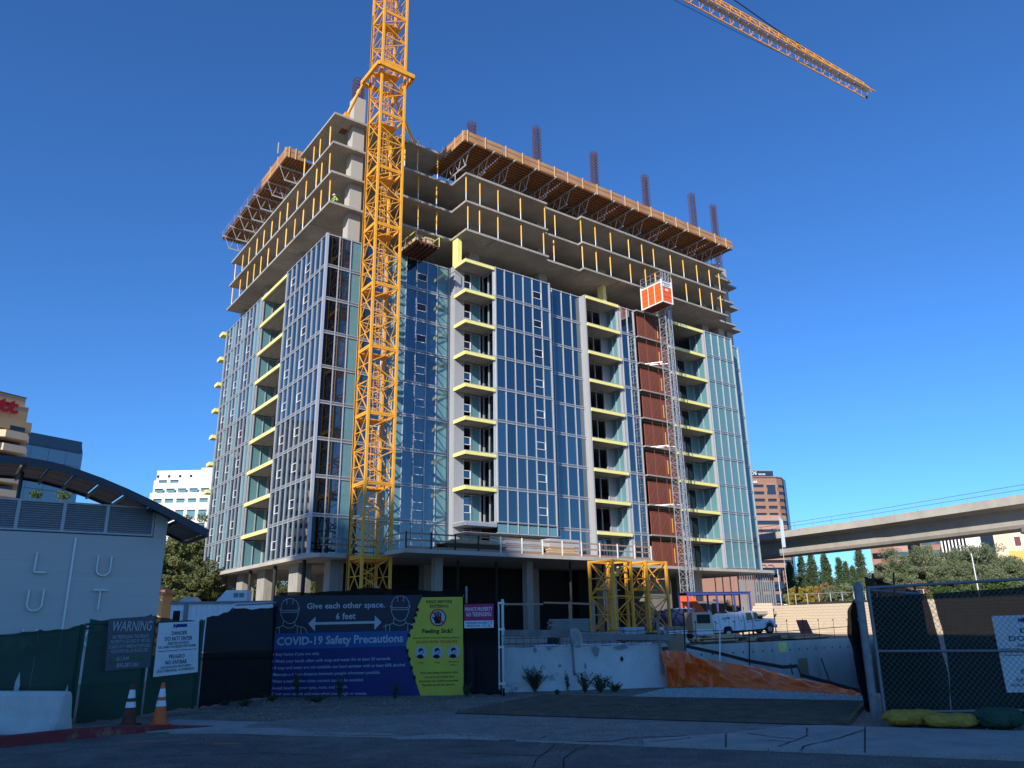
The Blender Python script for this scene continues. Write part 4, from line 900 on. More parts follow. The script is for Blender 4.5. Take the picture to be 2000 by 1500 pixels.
# banners
bn = Board((*GD, 0), (*GE, 0)); Z = lambda x, y: (525+x/5.128, 1140+y/5.128)
cb = empty('safety_banner', (GD[0], GD[1], 0)); tag(cb, 'navy and blue COVID-19 safety banner with white lettering on the fence', 'banner')
cb.location = (0, 0, 0)
def bsheet(name, m, pts, d, parent, board=bn, th=.004): mb = MB(); board.sheet(mb, [board.hit(*p) for p in pts][::-1], d, th); return mb.build(name, m, parent)
bsheet('navy_field', 'banner_navy', [Z(50, 120), (824.7, 1162), (824.7, 1166), (820, 1174), (817.5, 1182), (815.5, 1191.5), (811.7, 1202), (809, 1210), (806.8, 1218), (802, 1231.7), Z(40, 500)], .03, cb)
bsheet('headline_band', 'banner_blue', [Z(40, 500), (802, 1231.7), (799, 1243), (795, 1255), (794, 1262), Z(35, 660)], .03, cb)
bsheet('blue_field', 'banner_deep', [Z(35, 660), (794, 1262), (799, 1280), (802, 1294), (807.8, 1313.6), (813.6, 1333), (822, 1360), Z(5, 1140)], .03, cb)
def bt(t, l, r, h, **k): mb = MB(); bn.ptext(mb, t, Z(*l), Z(*r), h/5.128, d=.036, **k); mb.build('text_line', 'print_grey', cb)
bt('Give each other space.', (385, 252), (1165, 237), 56, bold=.02); bt('6 feet', (675, 358), (872, 352), 62, bold=.02)
bt('COVID-19 Safety Precautions', (85, 617), (1348, 582), 78, bold=.025)
for t, l, r in (('Stay home if you are sick.', (72, 722), (512, 712)), ('Wash your hands often with soap and water for at least 20 seconds.', (66, 792), (1225, 762)), ('If soap and water are not available use hand sanitizer with at least 60% alcohol.', (58, 858), (1375, 825)),
                ('Maintain a 6 foot distance between people whenever possible.', (50, 925), (1122, 900)), ('Wear a mask when close contact cannot be avoided.', (40, 992), (952, 975)), ('Avoid touching your eyes, nose, and mouth.', (36, 1060), (800, 1045)),
                ('Cover your mouth and nose when you cough or sneeze.', (32, 1117), (988, 1110))):
    bt(t, l, r, 30, bold=.012)
    x, y = l; mb = MB(); bn.sheet(mb, [bn.hit(*Z(x-27, y)), bn.hit(*Z(x-10, y-13)), bn.hit(*Z(x-27, y-27))], .036); mb.build('bullet', 'print_grey', cb)
def strokes(board, pts, w, mb, conv, d=.036):
    P = [np.array(board.hit(*conv(*p))) for p in pts]
    for a, b in zip(P[:-1], P[1:]):
        t = nrm(np.append(b-a, 0))[:2]; n_ = np.array([-t[1], t[0]])*w/2; a2, b2 = a-t*w/3, b+t*w/3
        board.sheet(mb, [tuple(a2-n_), tuple(b2-n_), tuple(b2+n_), tuple(a2+n_)], d)
mb = MB(); bn.sheet(mb, [bn.hit(*Z(*p)) for p in ((400, 400), (468, 478), (468, 412), (1062, 398), (1062, 462), (1132, 386), (1066, 320), (1066, 374), (472, 386), (474, 330))], .036); mb.build('distance_arrow', 'print_grey', cb)
for ox, oy in ((0, 0), (1105, -26)):
    mb = MB(); C_ = lambda x, y: Z(x+ox, y+oy); a = 215
    strokes(bn, [(a-82, 245), (a-85, 215), (a-60, 170), (a-20, 150), (a+25, 150), (a+65, 172), (a+88, 215), (a+88, 240)], .012, mb, C_); strokes(bn, [(a-97, 245), (a-70, 268), (a+72, 266), (a+97, 240), (a+97, 262), (a+70, 285), (a-72, 288), (a-97, 262), (a-97, 245)], .012, mb, C_)
    strokes(bn, [(a-92, 280), (a-85, 320), (a-60, 370), (a-15, 400), (a+20, 398), (a+60, 370), (a+80, 320), (a+88, 280)], .012, mb, C_); strokes(bn, [(a-62, 370), (a-68, 420), (a-170, 458)], .012, mb, C_); strokes(bn, [(a+48, 375), (a+52, 418), (a+140, 440), (a+165, 465), (a+172, 495)], .012, mb, C_)
    strokes(bn, [(a-65, 425), (a-20, 445), (a+30, 440), (a+50, 418)], .012, mb, C_)
    for x in (a-145, a-105, a+75, a+112): strokes(bn, [(x, 432), (x, 497)], .012, mb, C_)
    strokes(bn, [(a-30, 155), (a-25, 205)], .012, mb, C_); strokes(bn, [(a+35, 155), (a+30, 205)], .012, mb, C_); mb.build('worker_outline', 'print_grey', cb, kind='stuff')
yb = empty('health_notice_banner', (0, 0, 0)); tag(yb, 'yellow health notice banner with a crossed-out hand beside the safety banner', 'banner')
bsheet('yellow_field', 'banner_yellow', [Z(1537, 137), Z(1945, 132), Z(1950, 1112), Z(1525, 1128), (813.6, 1333), (807.8, 1313.6), (802, 1294), (799, 1280), (794, 1262), (795, 1255), (802, 1231.7), (806.8, 1218), (811.7, 1202), (817.5, 1182)], .038, yb)
mb = MB()
for y0, sx in ((1190, 816), (1200, 812.5), (1212, 809), (1224, 804.5), (1240, 799.5), (1270, 796), (1286, 800), (1303, 804.5), (1322, 810)):
    bn.sheet(mb, [bn.hit(sx-3.2, y0+4), bn.hit(sx+2.4, y0+5), bn.hit(sx+3, y0-2), bn.hit(sx-2.6, y0-3)], .042)
mb.build('notch_border', 'print_black', yb, kind='stuff')
def yt(t, l, r, h, m='print_black', **k): mb = MB(); bn.ptext(mb, t, Z(*l), Z(*r), h/5.128, d=.044, **k); mb.build('text_line', m, yb)
yt('READ BEFORE', (1580, 197), (1838, 192), 30, bold=.008); yt('ENTERING', (1615, 240), (1803, 238), 30, bold=.008); yt('Feeling Sick?', (1540, 495), (1845, 490), 42, bold=.02)
yt('If you feel unwell or have the following symptoms', (1450, 552), (1920, 546), 20); yt('FEVER', (1505, 800), (1552, 800), 15); yt('COUGH', (1663, 795), (1715, 795), 15); yt('SHORTNESS OF', (1797, 790), (1905, 788), 15); yt('BREATH', (1825, 820), (1880, 820), 15)
for t, l, r in (('If you start feeling symptoms while', (1525, 903), (1895, 895)), ('you are at work please leave', (1563, 945), (1858, 937)), ('and contact your health care provider.', (1508, 985), (1903, 977)), ('Then follow-up with your supervisor.', (1537, 1024), (1870, 1016))): yt(t, l, r, 22, bold=.006)
yt('DO NOT ENTER THE JOB SITE', (1482, 597), (1890, 590), 25, 'print_red', bold=.008)
def disc(board, c, rx, d, m, name, parent, inner=0.0, n=24):
    cx, cy = board.hit(*Z(*c)); r = (board.hit(*Z(c[0]+rx, c[1]))[0]-cx); mb = MB()
    for i in range(n):
        a, b = 2*math.pi*i/n, 2*math.pi*(i+1)/n
        board.sheet(mb, [(cx+r*inner*math.cos(a), cy+r*inner*math.sin(a)), (cx+r*math.cos(a), cy+r*math.sin(a)), (cx+r*math.cos(b), cy+r*math.sin(b)), (cx+r*inner*math.cos(b), cy+r*inner*math.sin(b))], d)
    return mb.build(name, m, parent)
disc(bn, (1698, 340), 76, .044, 'print_grey', 'hand_disc', yb); disc(bn, (1698, 340), 82, .048, 'print_red', 'prohibition_ring', yb, .86)
mb = MB()
bn.sheet(mb, [bn.hit(*Z(*p)) for p in ((1670, 400), (1722, 400), (1732, 350), (1728, 330), (1668, 330), (1655, 345))], .046)
for x0, y0, x1, y1 in ((1672, 332, 1672, 292), (1688, 332, 1690, 280), (1704, 332, 1708, 282), (1721, 334, 1727, 297), (1668, 362, 1648, 338)): strokes(bn, [(x0, y0), (x1, y1)], .03, mb, Z, .046)
mb.build('hand_symbol', 'print_black', yb); mb = MB(); strokes(bn, [(1642, 285), (1754, 396)], .03, mb, Z, .05); mb.build('prohibition_bar', 'print_red', yb)
for c in ((1530, 690), (1692, 688), (1856, 684)):
    disc(bn, c, 62, .044, 'print_grey', 'symptom_disc', yb); mb = MB()
    bn.sheet(mb, [bn.hit(*Z(c[0]+x, c[1]+y)) for x, y in ((-48, 40), (-20, 18), (10, 22), (30, 48), (0, 62), (-30, 56))], .047); bn.sheet(mb, [bn.hit(*Z(c[0]+x, c[1]+y)) for x, y in ((-24, -8), (-28, -30), (-8, -46), (18, -38), (20, -22), (-6, -20), (-14, 0))], .047)
    strokes(bn, [(c[0]+18, c[1]-20), (c[0]+26, c[1]-6), (c[0]+16, c[1]+4), (c[0]+2, c[1]+20)], .012, mb, Z, .047); mb.build('patient_figure', 'print_black', yb)
# crimson no-trespassing sign
rb = Board((*GE, 0), (*GF, 0)); Z3 = lambda x, y: (480+x/3.846, 1125+y/3.846)
rs = empty('no_trespassing_sign', (0, 0, 0)); tag(rs, 'crimson and white no-trespassing sign beside the yellow banner', 'sign')
bsheet('red_plate', 'print_crimson', [Z3(1646, 212), Z3(1866, 208), Z3(1866, 331), Z3(1646, 335)], .03, rs, rb); bsheet('white_plate', 'sign_white', [Z3(1646, 337), Z3(1866, 333), Z3(1866, 388), Z3(1646, 392)], .03, rs, rb)
for t, l, r, h, m in (('PRIVATE PROPERTY', (1652, 266), (1858, 262), 7.5, 'print_white'), ('NO TRESPASSING', (1662, 304), (1850, 300), 7.5, 'print_white'), ('TRESPASSERS ARE SUBJECT TO', (1655, 360), (1858, 357), 4, 'print_navy'), ('PROSECUTION   C.P.C. 602', (1668, 382), (1845, 379), 4, 'print_navy')):
    mb = MB(); rb.ptext(mb, t, Z3(*l), Z3(*r), h, d=.036, bold=.012); mb.build('text_line', m, rs)
# warning and danger signs on the green fence
wb = Board((*GB_, 0), (*GC, 0)); Z2 = lambda x, y: (x/4, 1125+y/4)
ws = empty('security_warning_sign', (0, 0, 0)); tag(ws, 'dark slate WARNING security sign on the green screened fence', 'sign')
bsheet('plate', 'sign_slate', [Z2(833, 335), Z2(1197, 312), Z2(1152, 715), Z2(803, 740)], .06, ws, wb)
for t, l, r, h in (('WARNING', (855, 432), (1165, 425), 78), ('NO TRESPASSING. THIS PRIVATE', (858, 492), (1142, 481), 28), ('PROPERTY IS SECURED BY VIRTUAL', (840, 530), (1150, 516), 28), ('GUARDS WITH IMMEDIATE RESPONSE', (828, 568), (1150, 554), 28), ('VIOLATORS WILL BE PROSECUTED', (842, 604), (1135, 590), 28), ('ECAM', (890, 662), (985, 656), 28), ('800-287-1361', (888, 715), (1062, 704), 32)):
    mb = MB(); wb.ptext(mb, t, Z2(*l), Z2(*r), h/4, d=.068, bold=.012 if h > 30 else .006, shear=.15 if h > 70 else .1); mb.build('text_line', 'print_grey', ws)
mb = MB(); wb.ptext(mb, 'SECURE', Z2(988, 656), Z2(1115, 648), 7, d=.068); mb.build('text_line', 'print_green', ws); mb = MB(); strokes(wb, [(880, 640), (862, 638), (852, 655), (858, 672), (876, 672), (884, 655), (862, 655)], .018, mb, Z2, .068); mb.build('green_logo', 'print_green', ws)
def danger_sign(board, name, label, quad, logo, lines, rule, d=.06):
    ds = empty(name, (0, 0, 0)); tag(ds, label, 'sign'); bsheet('plate', 'sign_white', quad, d, ds, board)
    for t, l, r, h in lines: mb = MB(); board.ptext(mb, t, l, r, h, d=d+.008, bold=.004); mb.build('text_line', 'print_black', ds)
    mb = MB(); board.sheet(mb, [board.hit(rule[0][0], rule[0][1]+.5), board.hit(rule[1][0], rule[1][1]+.5), board.hit(rule[1][0], rule[1][1]-.5), board.hit(rule[0][0], rule[0][1]-.5)], d+.008); mb.build('rule', 'print_black', ds)
    mb = MB(); (x0, y0, x1, y1) = logo; board.sheet(mb, [board.hit(x0+6, y1), board.hit(x1, y1-.6), board.hit(x1, y0-.6), board.hit(x0+6, y0)], d+.008); board.ptext(mb, 'N', (x0-1, y1+1), (x0+6, y1+1), (y1-y0)+1, d=d+.009, bold=.05); mb.build('logo', 'print_navy', ds)
danger_sign(wb, 'danger_sign', 'white DANGER and PELIGRO sign on the green fence above the orange cone', [Z2(1225, 368), Z2(1540, 352), Z2(1528, 750), Z2(1178, 790)], (*Z2(1340, 376), *Z2(1443, 400)),
    [(t, Z2(*l), Z2(*r), h/4) for t, l, r, h in (('DANGER', (1322, 463), (1442, 455), 30), ('DO NOT ENTER', (1268, 508), (1482, 498), 32), ('DEEP EXCAVATION', (1292, 537), (1457, 527), 20), ('NO UNAUTHORIZED PERSONNEL', (1217, 570), (1515, 548), 20), ('PELIGRO', (1302, 645), (1422, 637), 30), ('NO ENTRAR', (1272, 693), (1440, 680), 32), ('EXCAVACIÓN PROFUNDA', (1238, 727), (1472, 702), 18), ('SOLO PERSONAL AUTORIZADO.', (1205, 757), (1503, 728), 20))], (Z2(1215, 590), Z2(1518, 568)))

# gate post with its caster at the end of the banner fence
gp = empty('gate_post', (GF[0], GF[1], 0)); tag(gp, 'galvanised double gate post with a black caster at the banner end', 'gate post')
MB().tube((0, 0, .1), (0, 0, 2.16), .035, 10).build('upright', 'galv', gp); MB().tube((-.09, .02, .15), (-.09, .02, 2.08), .024, 8).build('upright', 'galv', gp)
for z in (.25, 1.05, 1.45, 2.05): MB().box(-.11, -.05, z, .05, .05, z+.05).build('clamp', 'galv', gp)
MB().tube((-.02, -.03, .09), (.03, -.03, .09), .09, 14).build('caster_wheel', 'rubber', gp)
MB().path([(.02, -.05, 1.35), (.05, -.07, 1.25), (.02, -.06, 1.15), (.06, -.07, 1.05)], .012, 5).build('chain', 'galv_dark', gp)

# left barrier
kb = empty('concrete_barrier', (0, 0, 0)); tag(kb, 'pale rounded concrete barrier at the left kerb', 'barrier')
e1 = np.array(gnd(94, 1437)); e0 = np.array(gnd(-60, 1434)); dr = nrm(e1-e0); nv_ = np.array([-dr[1], dr[0]]); e0 = e0-dr*3
mb = MB(); prof = [(-.02, 0), (0, .06), (.10, .26), (.17, .58), (.21, .64), (.40, .64), (.44, .58), (.5, .26), (.6, 0)]; st = []
for s, k in ((0, 0), (.6, 0), (.9, 0), (.96, .12), (.99, .4), (1.0, .9)):
    p = e0+(e1-e0)*s; ring = []
    for o, h in prof: oo = .29+(o-.29)*(1-.35*k); ring.append((*(p+nv_*oo), h*(1-.06*k*k)))
    st.append(ring)
vs = [v for r in st for v in r]; n = len(prof); fs = [(j*n+i, j*n+i+n, j*n+i+n+1, j*n+i+1) for j in range(len(st)-1) for i in range(n-1)]+[tuple(range((len(st)-1)*n, len(st)*n))]
mb.add(vs, fs).build('barrier_body', 'k_rail', kb)
# traffic cones
def cone(px, py, label, dirty):
    x, y = gnd(px, py); C_ = empty('traffic_cone', (x, y, .02), random.uniform(0, 1)); C_.scale = (.84, .84, .84); tag(C_, label, 'traffic cone', 'traffic cones by the green fence'); c = 'cone_dirty' if dirty else 'cone_orange'
    bevel(MB().box(-.2, -.2, 0, .2, .2, .035).build('base', 'rubber' if dirty else c, C_), .012)
    R = lambda z: .145+(.028-.145)*(z-.035)/.8
    def ring(n, m, z0, z1, e=0.0): MB().lathe((0, 0, 0), [(R(z0)+e, z0), (R(z1)+e, z1)], 24).build(n, m, C_, smooth=False)
    ring('body', c, .035, .80); ring('reflective_band', 'reflect_white', .36, .47, .004); ring('reflective_band', 'reflect_white', .54, .70, .004)
    MB().lathe((0, 0, .8), [(R(.8), 0), (R(.8)*.7, .02), (.005, .022)], 16).build('tip', c, C_)
cone(250, 1421, 'dirty dark traffic cone, left of the pair at the green fence', True); cone(310, 1418, 'bright orange traffic cone, right of the pair at the green fence', False)

# white retaining wall with flaking paint
WA, WB_ = np.array((-1.0, 20.0)), np.array((3.85, 20.92))
wl_ = empty('painted_concrete_wall', (WA[0], WA[1], 0), math.atan2(WB_[1]-WA[1], WB_[0]-WA[0])); tag(wl_, 'low concrete wall with flaking white paint behind the weeds', 'wall'); L = np.linalg.norm(WB_-WA)
mb = MB(); nx, nz = 60, 16
def wf(s, t):
    x = s*(L-.14*(1-0)+.14*(1-t)); return (x, .012*math.sin(x*7)*math.sin(t*9)-.14*(1-t)**2, t*1.03+.01*math.sin(x*9))
mb.grid(wf, nx, nz); mb.add([(0, -.0, 1.03), (L-.14, 0, 1.03), (L-.14, .3, 1.02), (0, .3, 1.02)], [(0, 1, 2, 3)]); mb.add([(L, -.14, 0), (L, .3, 0), (L-.14, .3, 1.03), (L-.14, 0, 1.03)], [(0, 1, 2, 3)]); mb.add([(0, .3, 0), (L, .3, 0), (L-.14, .3, 1.02), (0, .3, 1.02)], [(3, 2, 1, 0)])
mb.build('wall_body', 'white_wall', wl_)
def blotch(x, z, rx, rz, m, n=14, name='bare_patch'):
    y = -.14*(1-z/1.03)**2-.018; MB().add([(x+rx*math.cos(a)*random.uniform(.65, 1.1), y-.004, z+rz*math.sin(a)*random.uniform(.65, 1.1)) for a in np.linspace(0, 2*math.pi, n, endpoint=False)], [tuple(range(n))]).build(name, m, wl_)
blotch(3.05, .91, .11, .14, 'concrete'); blotch(3.72, .98, .2, .06, 'concrete'); blotch(1.85, .99, .08, .05, 'concrete'); blotch(1.48, .96, .05, .08, 'concrete'); blotch(3.72, .70, .045, .075, 'crack', name='drain_hole'); blotch(.95, .18, .35, .07, 'k_rail'); blotch(2.1, .58, .05, .04, 'concrete'); blotch(2.75, .55, .03, .09, 'concrete')
# timber guard rail nailed to that wall, with a coil of rope
tr = empty('timber_guard_rail', (0, 0, 0)); tag(tr, 'weathered timber guard rail fixed to the white wall', 'guard rail')
def plank(px0, py0, px1, py1, y0, y1, w, h, m, nm): MB().beam(far(px0, py0, y0), far(px1, py1, y1), w, h).build(nm, m, tr)
plank(976, 1236, 1113, 1236, 19.95, 20.35, .05, .14, 'lumber_grey', 'rail'); plank(1128, 1243, 1312, 1245, 20.3, 20.75, .05, .14, 'lumber_grey', 'rail')
plank(1113, 1209, 1122, 1320, 20.16, 20.06, .11, .06, 'lumber_grey', 'post'); plank(1283, 1207, 1295, 1315, 20.85, 20.62, .09, .06, 'lumber_grey', 'post')
rc = empty('rope_coil', far(1117, 1228, 20.05)); tag(rc, 'coil of pale rope hanging on the timber post', 'rope'); mb = MB()
for i in range(9):
    w, h, ox = .07+.012*random.random(), .19+.04*random.random(), .013*i; pts = [(ox+w*math.sin(a)+.05*(1-math.cos(a)), -.04+.03*math.sin(3*a+i)-.004*i, -h+h*math.cos(a)) for a in np.linspace(0, 2*math.pi, 18)]
    mb.path(pts, .009, 5)
mb.build('strand', 'rope', rc)
# steel rumble plates at the gate
q = [np.array(gnd(*p)) for p in ((888, 1395), (1655, 1420), (1694, 1374), (1062, 1361))]
def bil(s, t): return (q[0]*(1-s)+q[1]*s)*(1-t)+(q[3]*(1-s)+q[2]*s)*t
PN = ['front left', 'front right', 'back left', 'back right']
for j in range(2):
    for i in range(2):
        s0, s1 = (0, .445) if i == 0 else (.45, 1); t0, t1 = (.0, .47) if j == 0 else (.485, 1)
        if j == 1: s0, s1 = (s0-.0, s1+.06) if i == 0 else (s0+.06, s1)
        R = empty('rumble_plate', (0, 0, 0)); tag(R, f'ribbed rusty steel rumble plate at the site gate, the {PN[j*2+i]} one', 'steel plate', 'rumble plates at the gate')
        c = [bil(s0, t0), bil(s1, t0), bil(s1, t1), bil(s0, t1)]; MB().prism([tuple(p) for p in c], .01, .02).build('base_sheet', 'steel_dark', R)
        for k in range(9):
            t = t0+(t1-t0)*(k+.5)/9; a, b = bil(s0, t), bil(s1, t); mb = MB(); dd = nrm(np.append(b-a, 0)); nn_ = np.array([-dd[1], dd[0]])*.042
            mb.add([(*(a-nn_), .02), (*(b-nn_), .02), (*b, .06+random.uniform(-.008, .008)), (*a, .06), (*(a+nn_), .02), (*(b+nn_), .02)], [(0, 1, 2, 3), (3, 2, 5, 4), (0, 3, 4), (1, 5, 2)]); mb.build('rib', 'rumble', R)
        for k in range(7):
            t = t0+(t1-t0)*(k+.5)/7; p = bil(s1, t); MB().tube((p[0]-.02, p[1]-.09, .03), (p[0]+.0, p[1]+.08, .03), .035, 8).build('hinge_lip', 'rumble', R)
# orange sheeting thrown over the bank above the excavation
os_ = empty('orange_sheeting', (0, 0, 0)); tag(os_, 'wrinkled orange plastic sheeting over the bank beside the excavation', 'plastic sheet')
top = [(1290, 1271, 20.6), (1312, 1270, 20.9), (1345, 1274, 21.0), (1358, 1283, 20.9), (1420, 1294, 20.7), (1480, 1302, 20.3), (1530, 1317, 19.6), (1600, 1334, 18.9), (1690, 1360, 17.9)]
bot = [(1304, 1345), (1330, 1343), (1362, 1342), (1395, 1343), (1440, 1346), (1500, 1349), (1560, 1353), (1630, 1357), (1688, 1362)]
tp = np.array([far(*p) for p in top]); bp_ = np.array([(*gnd(*p), .01) for p in bot])
def of(s, t):
    x = s*8; i = min(7, int(x)); f_ = x-i; a = tp[i]*(1-f_)+tp[i+1]*f_; b = bp_[i]*(1-f_)+bp_[i+1]*f_; p = b*(1-t)+a*t; e = math.sin(math.pi*t)**.7
    w = .06*(1-2*abs(math.sin(s*19+2.2*t)))+.04*(1-2*abs(math.sin(s*37-3.1*t+1)))+.03*(1-2*abs(math.sin(t*5+s*13)))+.02*math.sin(s*71+t*5)+.015*math.sin(t*23+s*31)
    return (p[0]-.15*w*e, p[1]-w*e*1.3-.12*e, p[2]+.5*w*e+.05*e)
mb = MB().grid(of, 150, 30)
back = [np.array((p[0]+.25, p[1]+.55, max(-.5, p[2]-.35))) for p in tp]
mb.grid(lambda s, t: (tp[min(7, int(s*8))]*(1-(s*8-min(7, int(s*8))))+tp[min(7, int(s*8))+1]*(s*8-min(7, int(s*8))))*(1-t)+(back[min(7, int(s*8))]*(1-(s*8-min(7, int(s*8))))+back[min(7, int(s*8))+1]*(s*8-min(7, int(s*8))))*t, 40, 3)
mb.build('sheet', 'plastic_orange', os_, smooth=True)
# edge barrier: dark slotted rail and thin posts along the bank
eb = empty('edge_barrier', (0, 0, 0)); tag(eb, 'dark slotted edge rail on thin posts above the orange sheeting', 'barrier')
rl_ = [(1340, 1262, 21.6), (1405, 1276, 21.5), (1463, 1291, 21.2), (1530, 1303, 20.8), (1556, 1301, 20.6)]; rl2 = [(1564, 1318, 20.2), (1620, 1333, 19.4), (1690, 1352, 18.4)]
for R_ in (rl_, rl2):
    for a, b in zip(R_[:-1], R_[1:]): MB().beam(far(*a), far(*b), .04, .085).build('slotted_rail', 'steel_dark', eb)
for p0, p1, m in (((1463, 1230, 21.2), (1464, 1300, 21.1), 'steel_dark'), ((1406, 1232, 21.5), (1406, 1292, 21.4), 'white_paint'), ((1604, 1286, 19.6), (1624, 1342, 19.3), 'steel_dark'), ((1544, 1296, 20.5), (1548, 1318, 20.4), 'steel_dark'), ((1556, 1298, 20.5), (1563, 1315, 20.4), 'steel_dark'), ((1679, 1345, 18.3), (1685, 1362, 18.0), 'steel_dark'), ((1335, 1195, 22), (1338, 1270, 22), 'steel_dark')): MB().tube(far(*p0), far(*p1), .018, 6).build('post', m, eb)

# weeds
def weed(px, py, h, w, n, label, m='leaf_weed', depth=None, bushy=1.0):
    x, y = gnd(px, py); T = empty('weed', (x, y, 0)); tag(T, label, 'weed', 'weeds along the fence and wall'); st = MB(); lf = MB()
    for i in range(n):
        th = random.uniform(0, 6.28); rr = random.uniform(.15, 1)*w; hh = h*random.uniform(.55, 1); P = [np.array((rr*math.cos(th)*t**1.3, rr*math.sin(th)*t**1.3*.6, hh*t)) for t in np.linspace(0, 1, 6)]
        for a, b in zip(P[:-1], P[1:]): st.tube(a, b, .004, 4)
        for k in range(int(16*bushy)):
            t = random.uniform(.15, 1); i0 = min(4, int(t*5)); c = P[i0]+(P[i0+1]-P[i0])*(t*5-i0); d = nrm(RNG.normal(size=3)+np.array([0, 0, .5]))*random.uniform(.03, .07); s_ = nrm(np.cross(d, RNG.normal(size=3)))*.011
            lf.add([c, c+d*.5+s_, c+d, c+d*.5-s_], [(0, 1, 2, 3)])
    st.build('stem', m, T, kind='stuff'); lf.build('leaf', m, T, kind='stuff')
weed(1045, 1352, .62, .42, 46, 'large bushy weed at the left end of the white wall', bushy=1.6); weed(1109, 1350, .48, .10, 7, 'thin upright weed in front of the white wall'); weed(1143, 1354, .5, .34, 26, 'mid-sized weed in front of the white wall, left of the dark clump', bushy=1.4); weed(1172, 1354, .42, .36, 34, 'dense dark weed clump in front of the white wall', bushy=1.6); weed(1202, 1352, .2, .2, 18, 'low dark weed at the right of the wall clump', bushy=1.5)
weed(1088, 1358, .12, .12, 9, 'tiny weed tuft between the wall weeds and the plates'); weed(580, 1365, .66, .16, 15, 'tall straggly weed in front of the banner near its left end'); weed(663, 1366, .55, .2, 14, 'straggly weed in front of the banner, left of centre'); weed(770, 1366, .40, .18, 10, 'short weed below the blue banner field'); weed(912, 1362, .32, .16, 12, 'small weed at the foot of the yellow banner', bushy=1.5)
weed(530, 1370, .16, .3, 22, 'low grass tuft at the left foot of the banner'); weed(480, 1380, .12, .35, 22, 'low grass at the foot of the black screen'); weed(620, 1372, .16, .4, 24, 'sparse grass along the banner foot'); weed(1460, 1345, .14, .06, 5, 'tiny weed in front of the orange sheeting'); weed(440, 1378, .1, .2, 14, 'grass tuft beside the black screen')

# ------------------------------------------------------------------ right-hand chain-link gate
P0 = np.array((6.08, 13.78)); P1 = np.array((10.6, 13.62)); gd = nrm(P1-P0)
RG = empty('chain_link_gate', (P0[0], P0[1], 0), math.atan2(gd[1], gd[0])); tag(RG, 'galvanised chain-link gate at the right with torn dark screen fabric', 'gate'); GL = np.linalg.norm(P1-P0)
MB().tube((-.16, .02, 0), (-.13, .02, 2.08), .068, 16).build('post', 'galv_dark', RG); MB().lathe((-.13, .02, 2.04), [(.078, 0), (.078, .08), (.06, .13), (.02, .16)], 16).build('post_cap', 'galv_dark', RG)
for z in (.35, .95, 1.55, 1.85): MB().lathe((-.145, .02, z), [(.074, 0), (.074, .05)], 16).build('hinge_band', 'galv_dark', RG); MB().box(-.2, -.09, z+.005, -.12, -.05, z+.045).build('hinge_bolt', 'galv_dark', RG)
for nm, a, b, r in (('stile', (0, 0, .08), (.03, 0, 2.12), .028), ('stile', (2.92, 0, .1), (2.92, 0, 2.22), .028), ('top_rail', (.03, 0, 2.09), (GL, 0, 2.26), .026), ('middle_rail', (0, 0, 1.055), (GL, 0, 1.0), .022), ('bottom_rail', (0, 0, .1), (GL, 0, .1), .024)): MB().tube(a, b, r, 12).build(nm, 'galv_dark', RG)
mb = MB(); z0, z1, pt = .1, 2.09, .098; hgt = z1-z0; x = -hgt
while x < GL:
    for sg in (1, -1):
        a0, b0 = (x, z0), (x+hgt, z1)
        if a0[0] < 0: a0 = (0, z0-x)
        if b0[0] > GL: b0 = (GL, z0+GL-x)
        if sg == -1: a0, b0 = (a0[0], z0+z1-a0[1]), (b0[0], z0+z1-b0[1])
        mb.beam((a0[0], -.012*sg, a0[1]), (b0[0], -.012*sg, b0[1]), .0045, .0045)
    x += pt
mb.build('wire_mesh', 'wire_dark', RG, kind='stuff')
def gx(px, py):
    b = Board((*P0, 0), (*P1, 0)); return b.hit(px, py)
def rag(name, pts_l, pts_r, m, d=.08, seed=0, nu=24, nv=24, amp=.02):
    mb = MB()
    def fn(s, t):
        tt = t*(len(pts_l)-1); i = min(len(pts_l)-2, int(tt)); f_ = tt-i; l = np.array(gx(*pts_l[i]))*(1-f_)+np.array(gx(*pts_l[i+1]))*f_; r = np.array(gx(*pts_r[i]))*(1-f_)+np.array(gx(*pts_r[i+1]))*f_; p = l+(r-l)*s
        return (p[0], d+ripple(p[0]*1.3, p[1]*1.2, amp, seed), p[1])
    return mb.grid(fn, nu, nv).build(name, m, RG, smooth=True)
rag('screen_fabric', [(1704, 1168), (1712, 1240), (1722, 1320), (1728, 1394)], [(1812, 1159), (1834, 1235), (1856, 1318), (1862, 1396)], 'dark_screen', seed=2)
rag('screen_fabric', [(1826, 1159), (1846, 1234), (1859, 1316), (1864, 1396)], [(2140, 1136), (2140, 1236), (2140, 1316), (2140, 1400)], 'dark_screen', seed=5, nu=36)
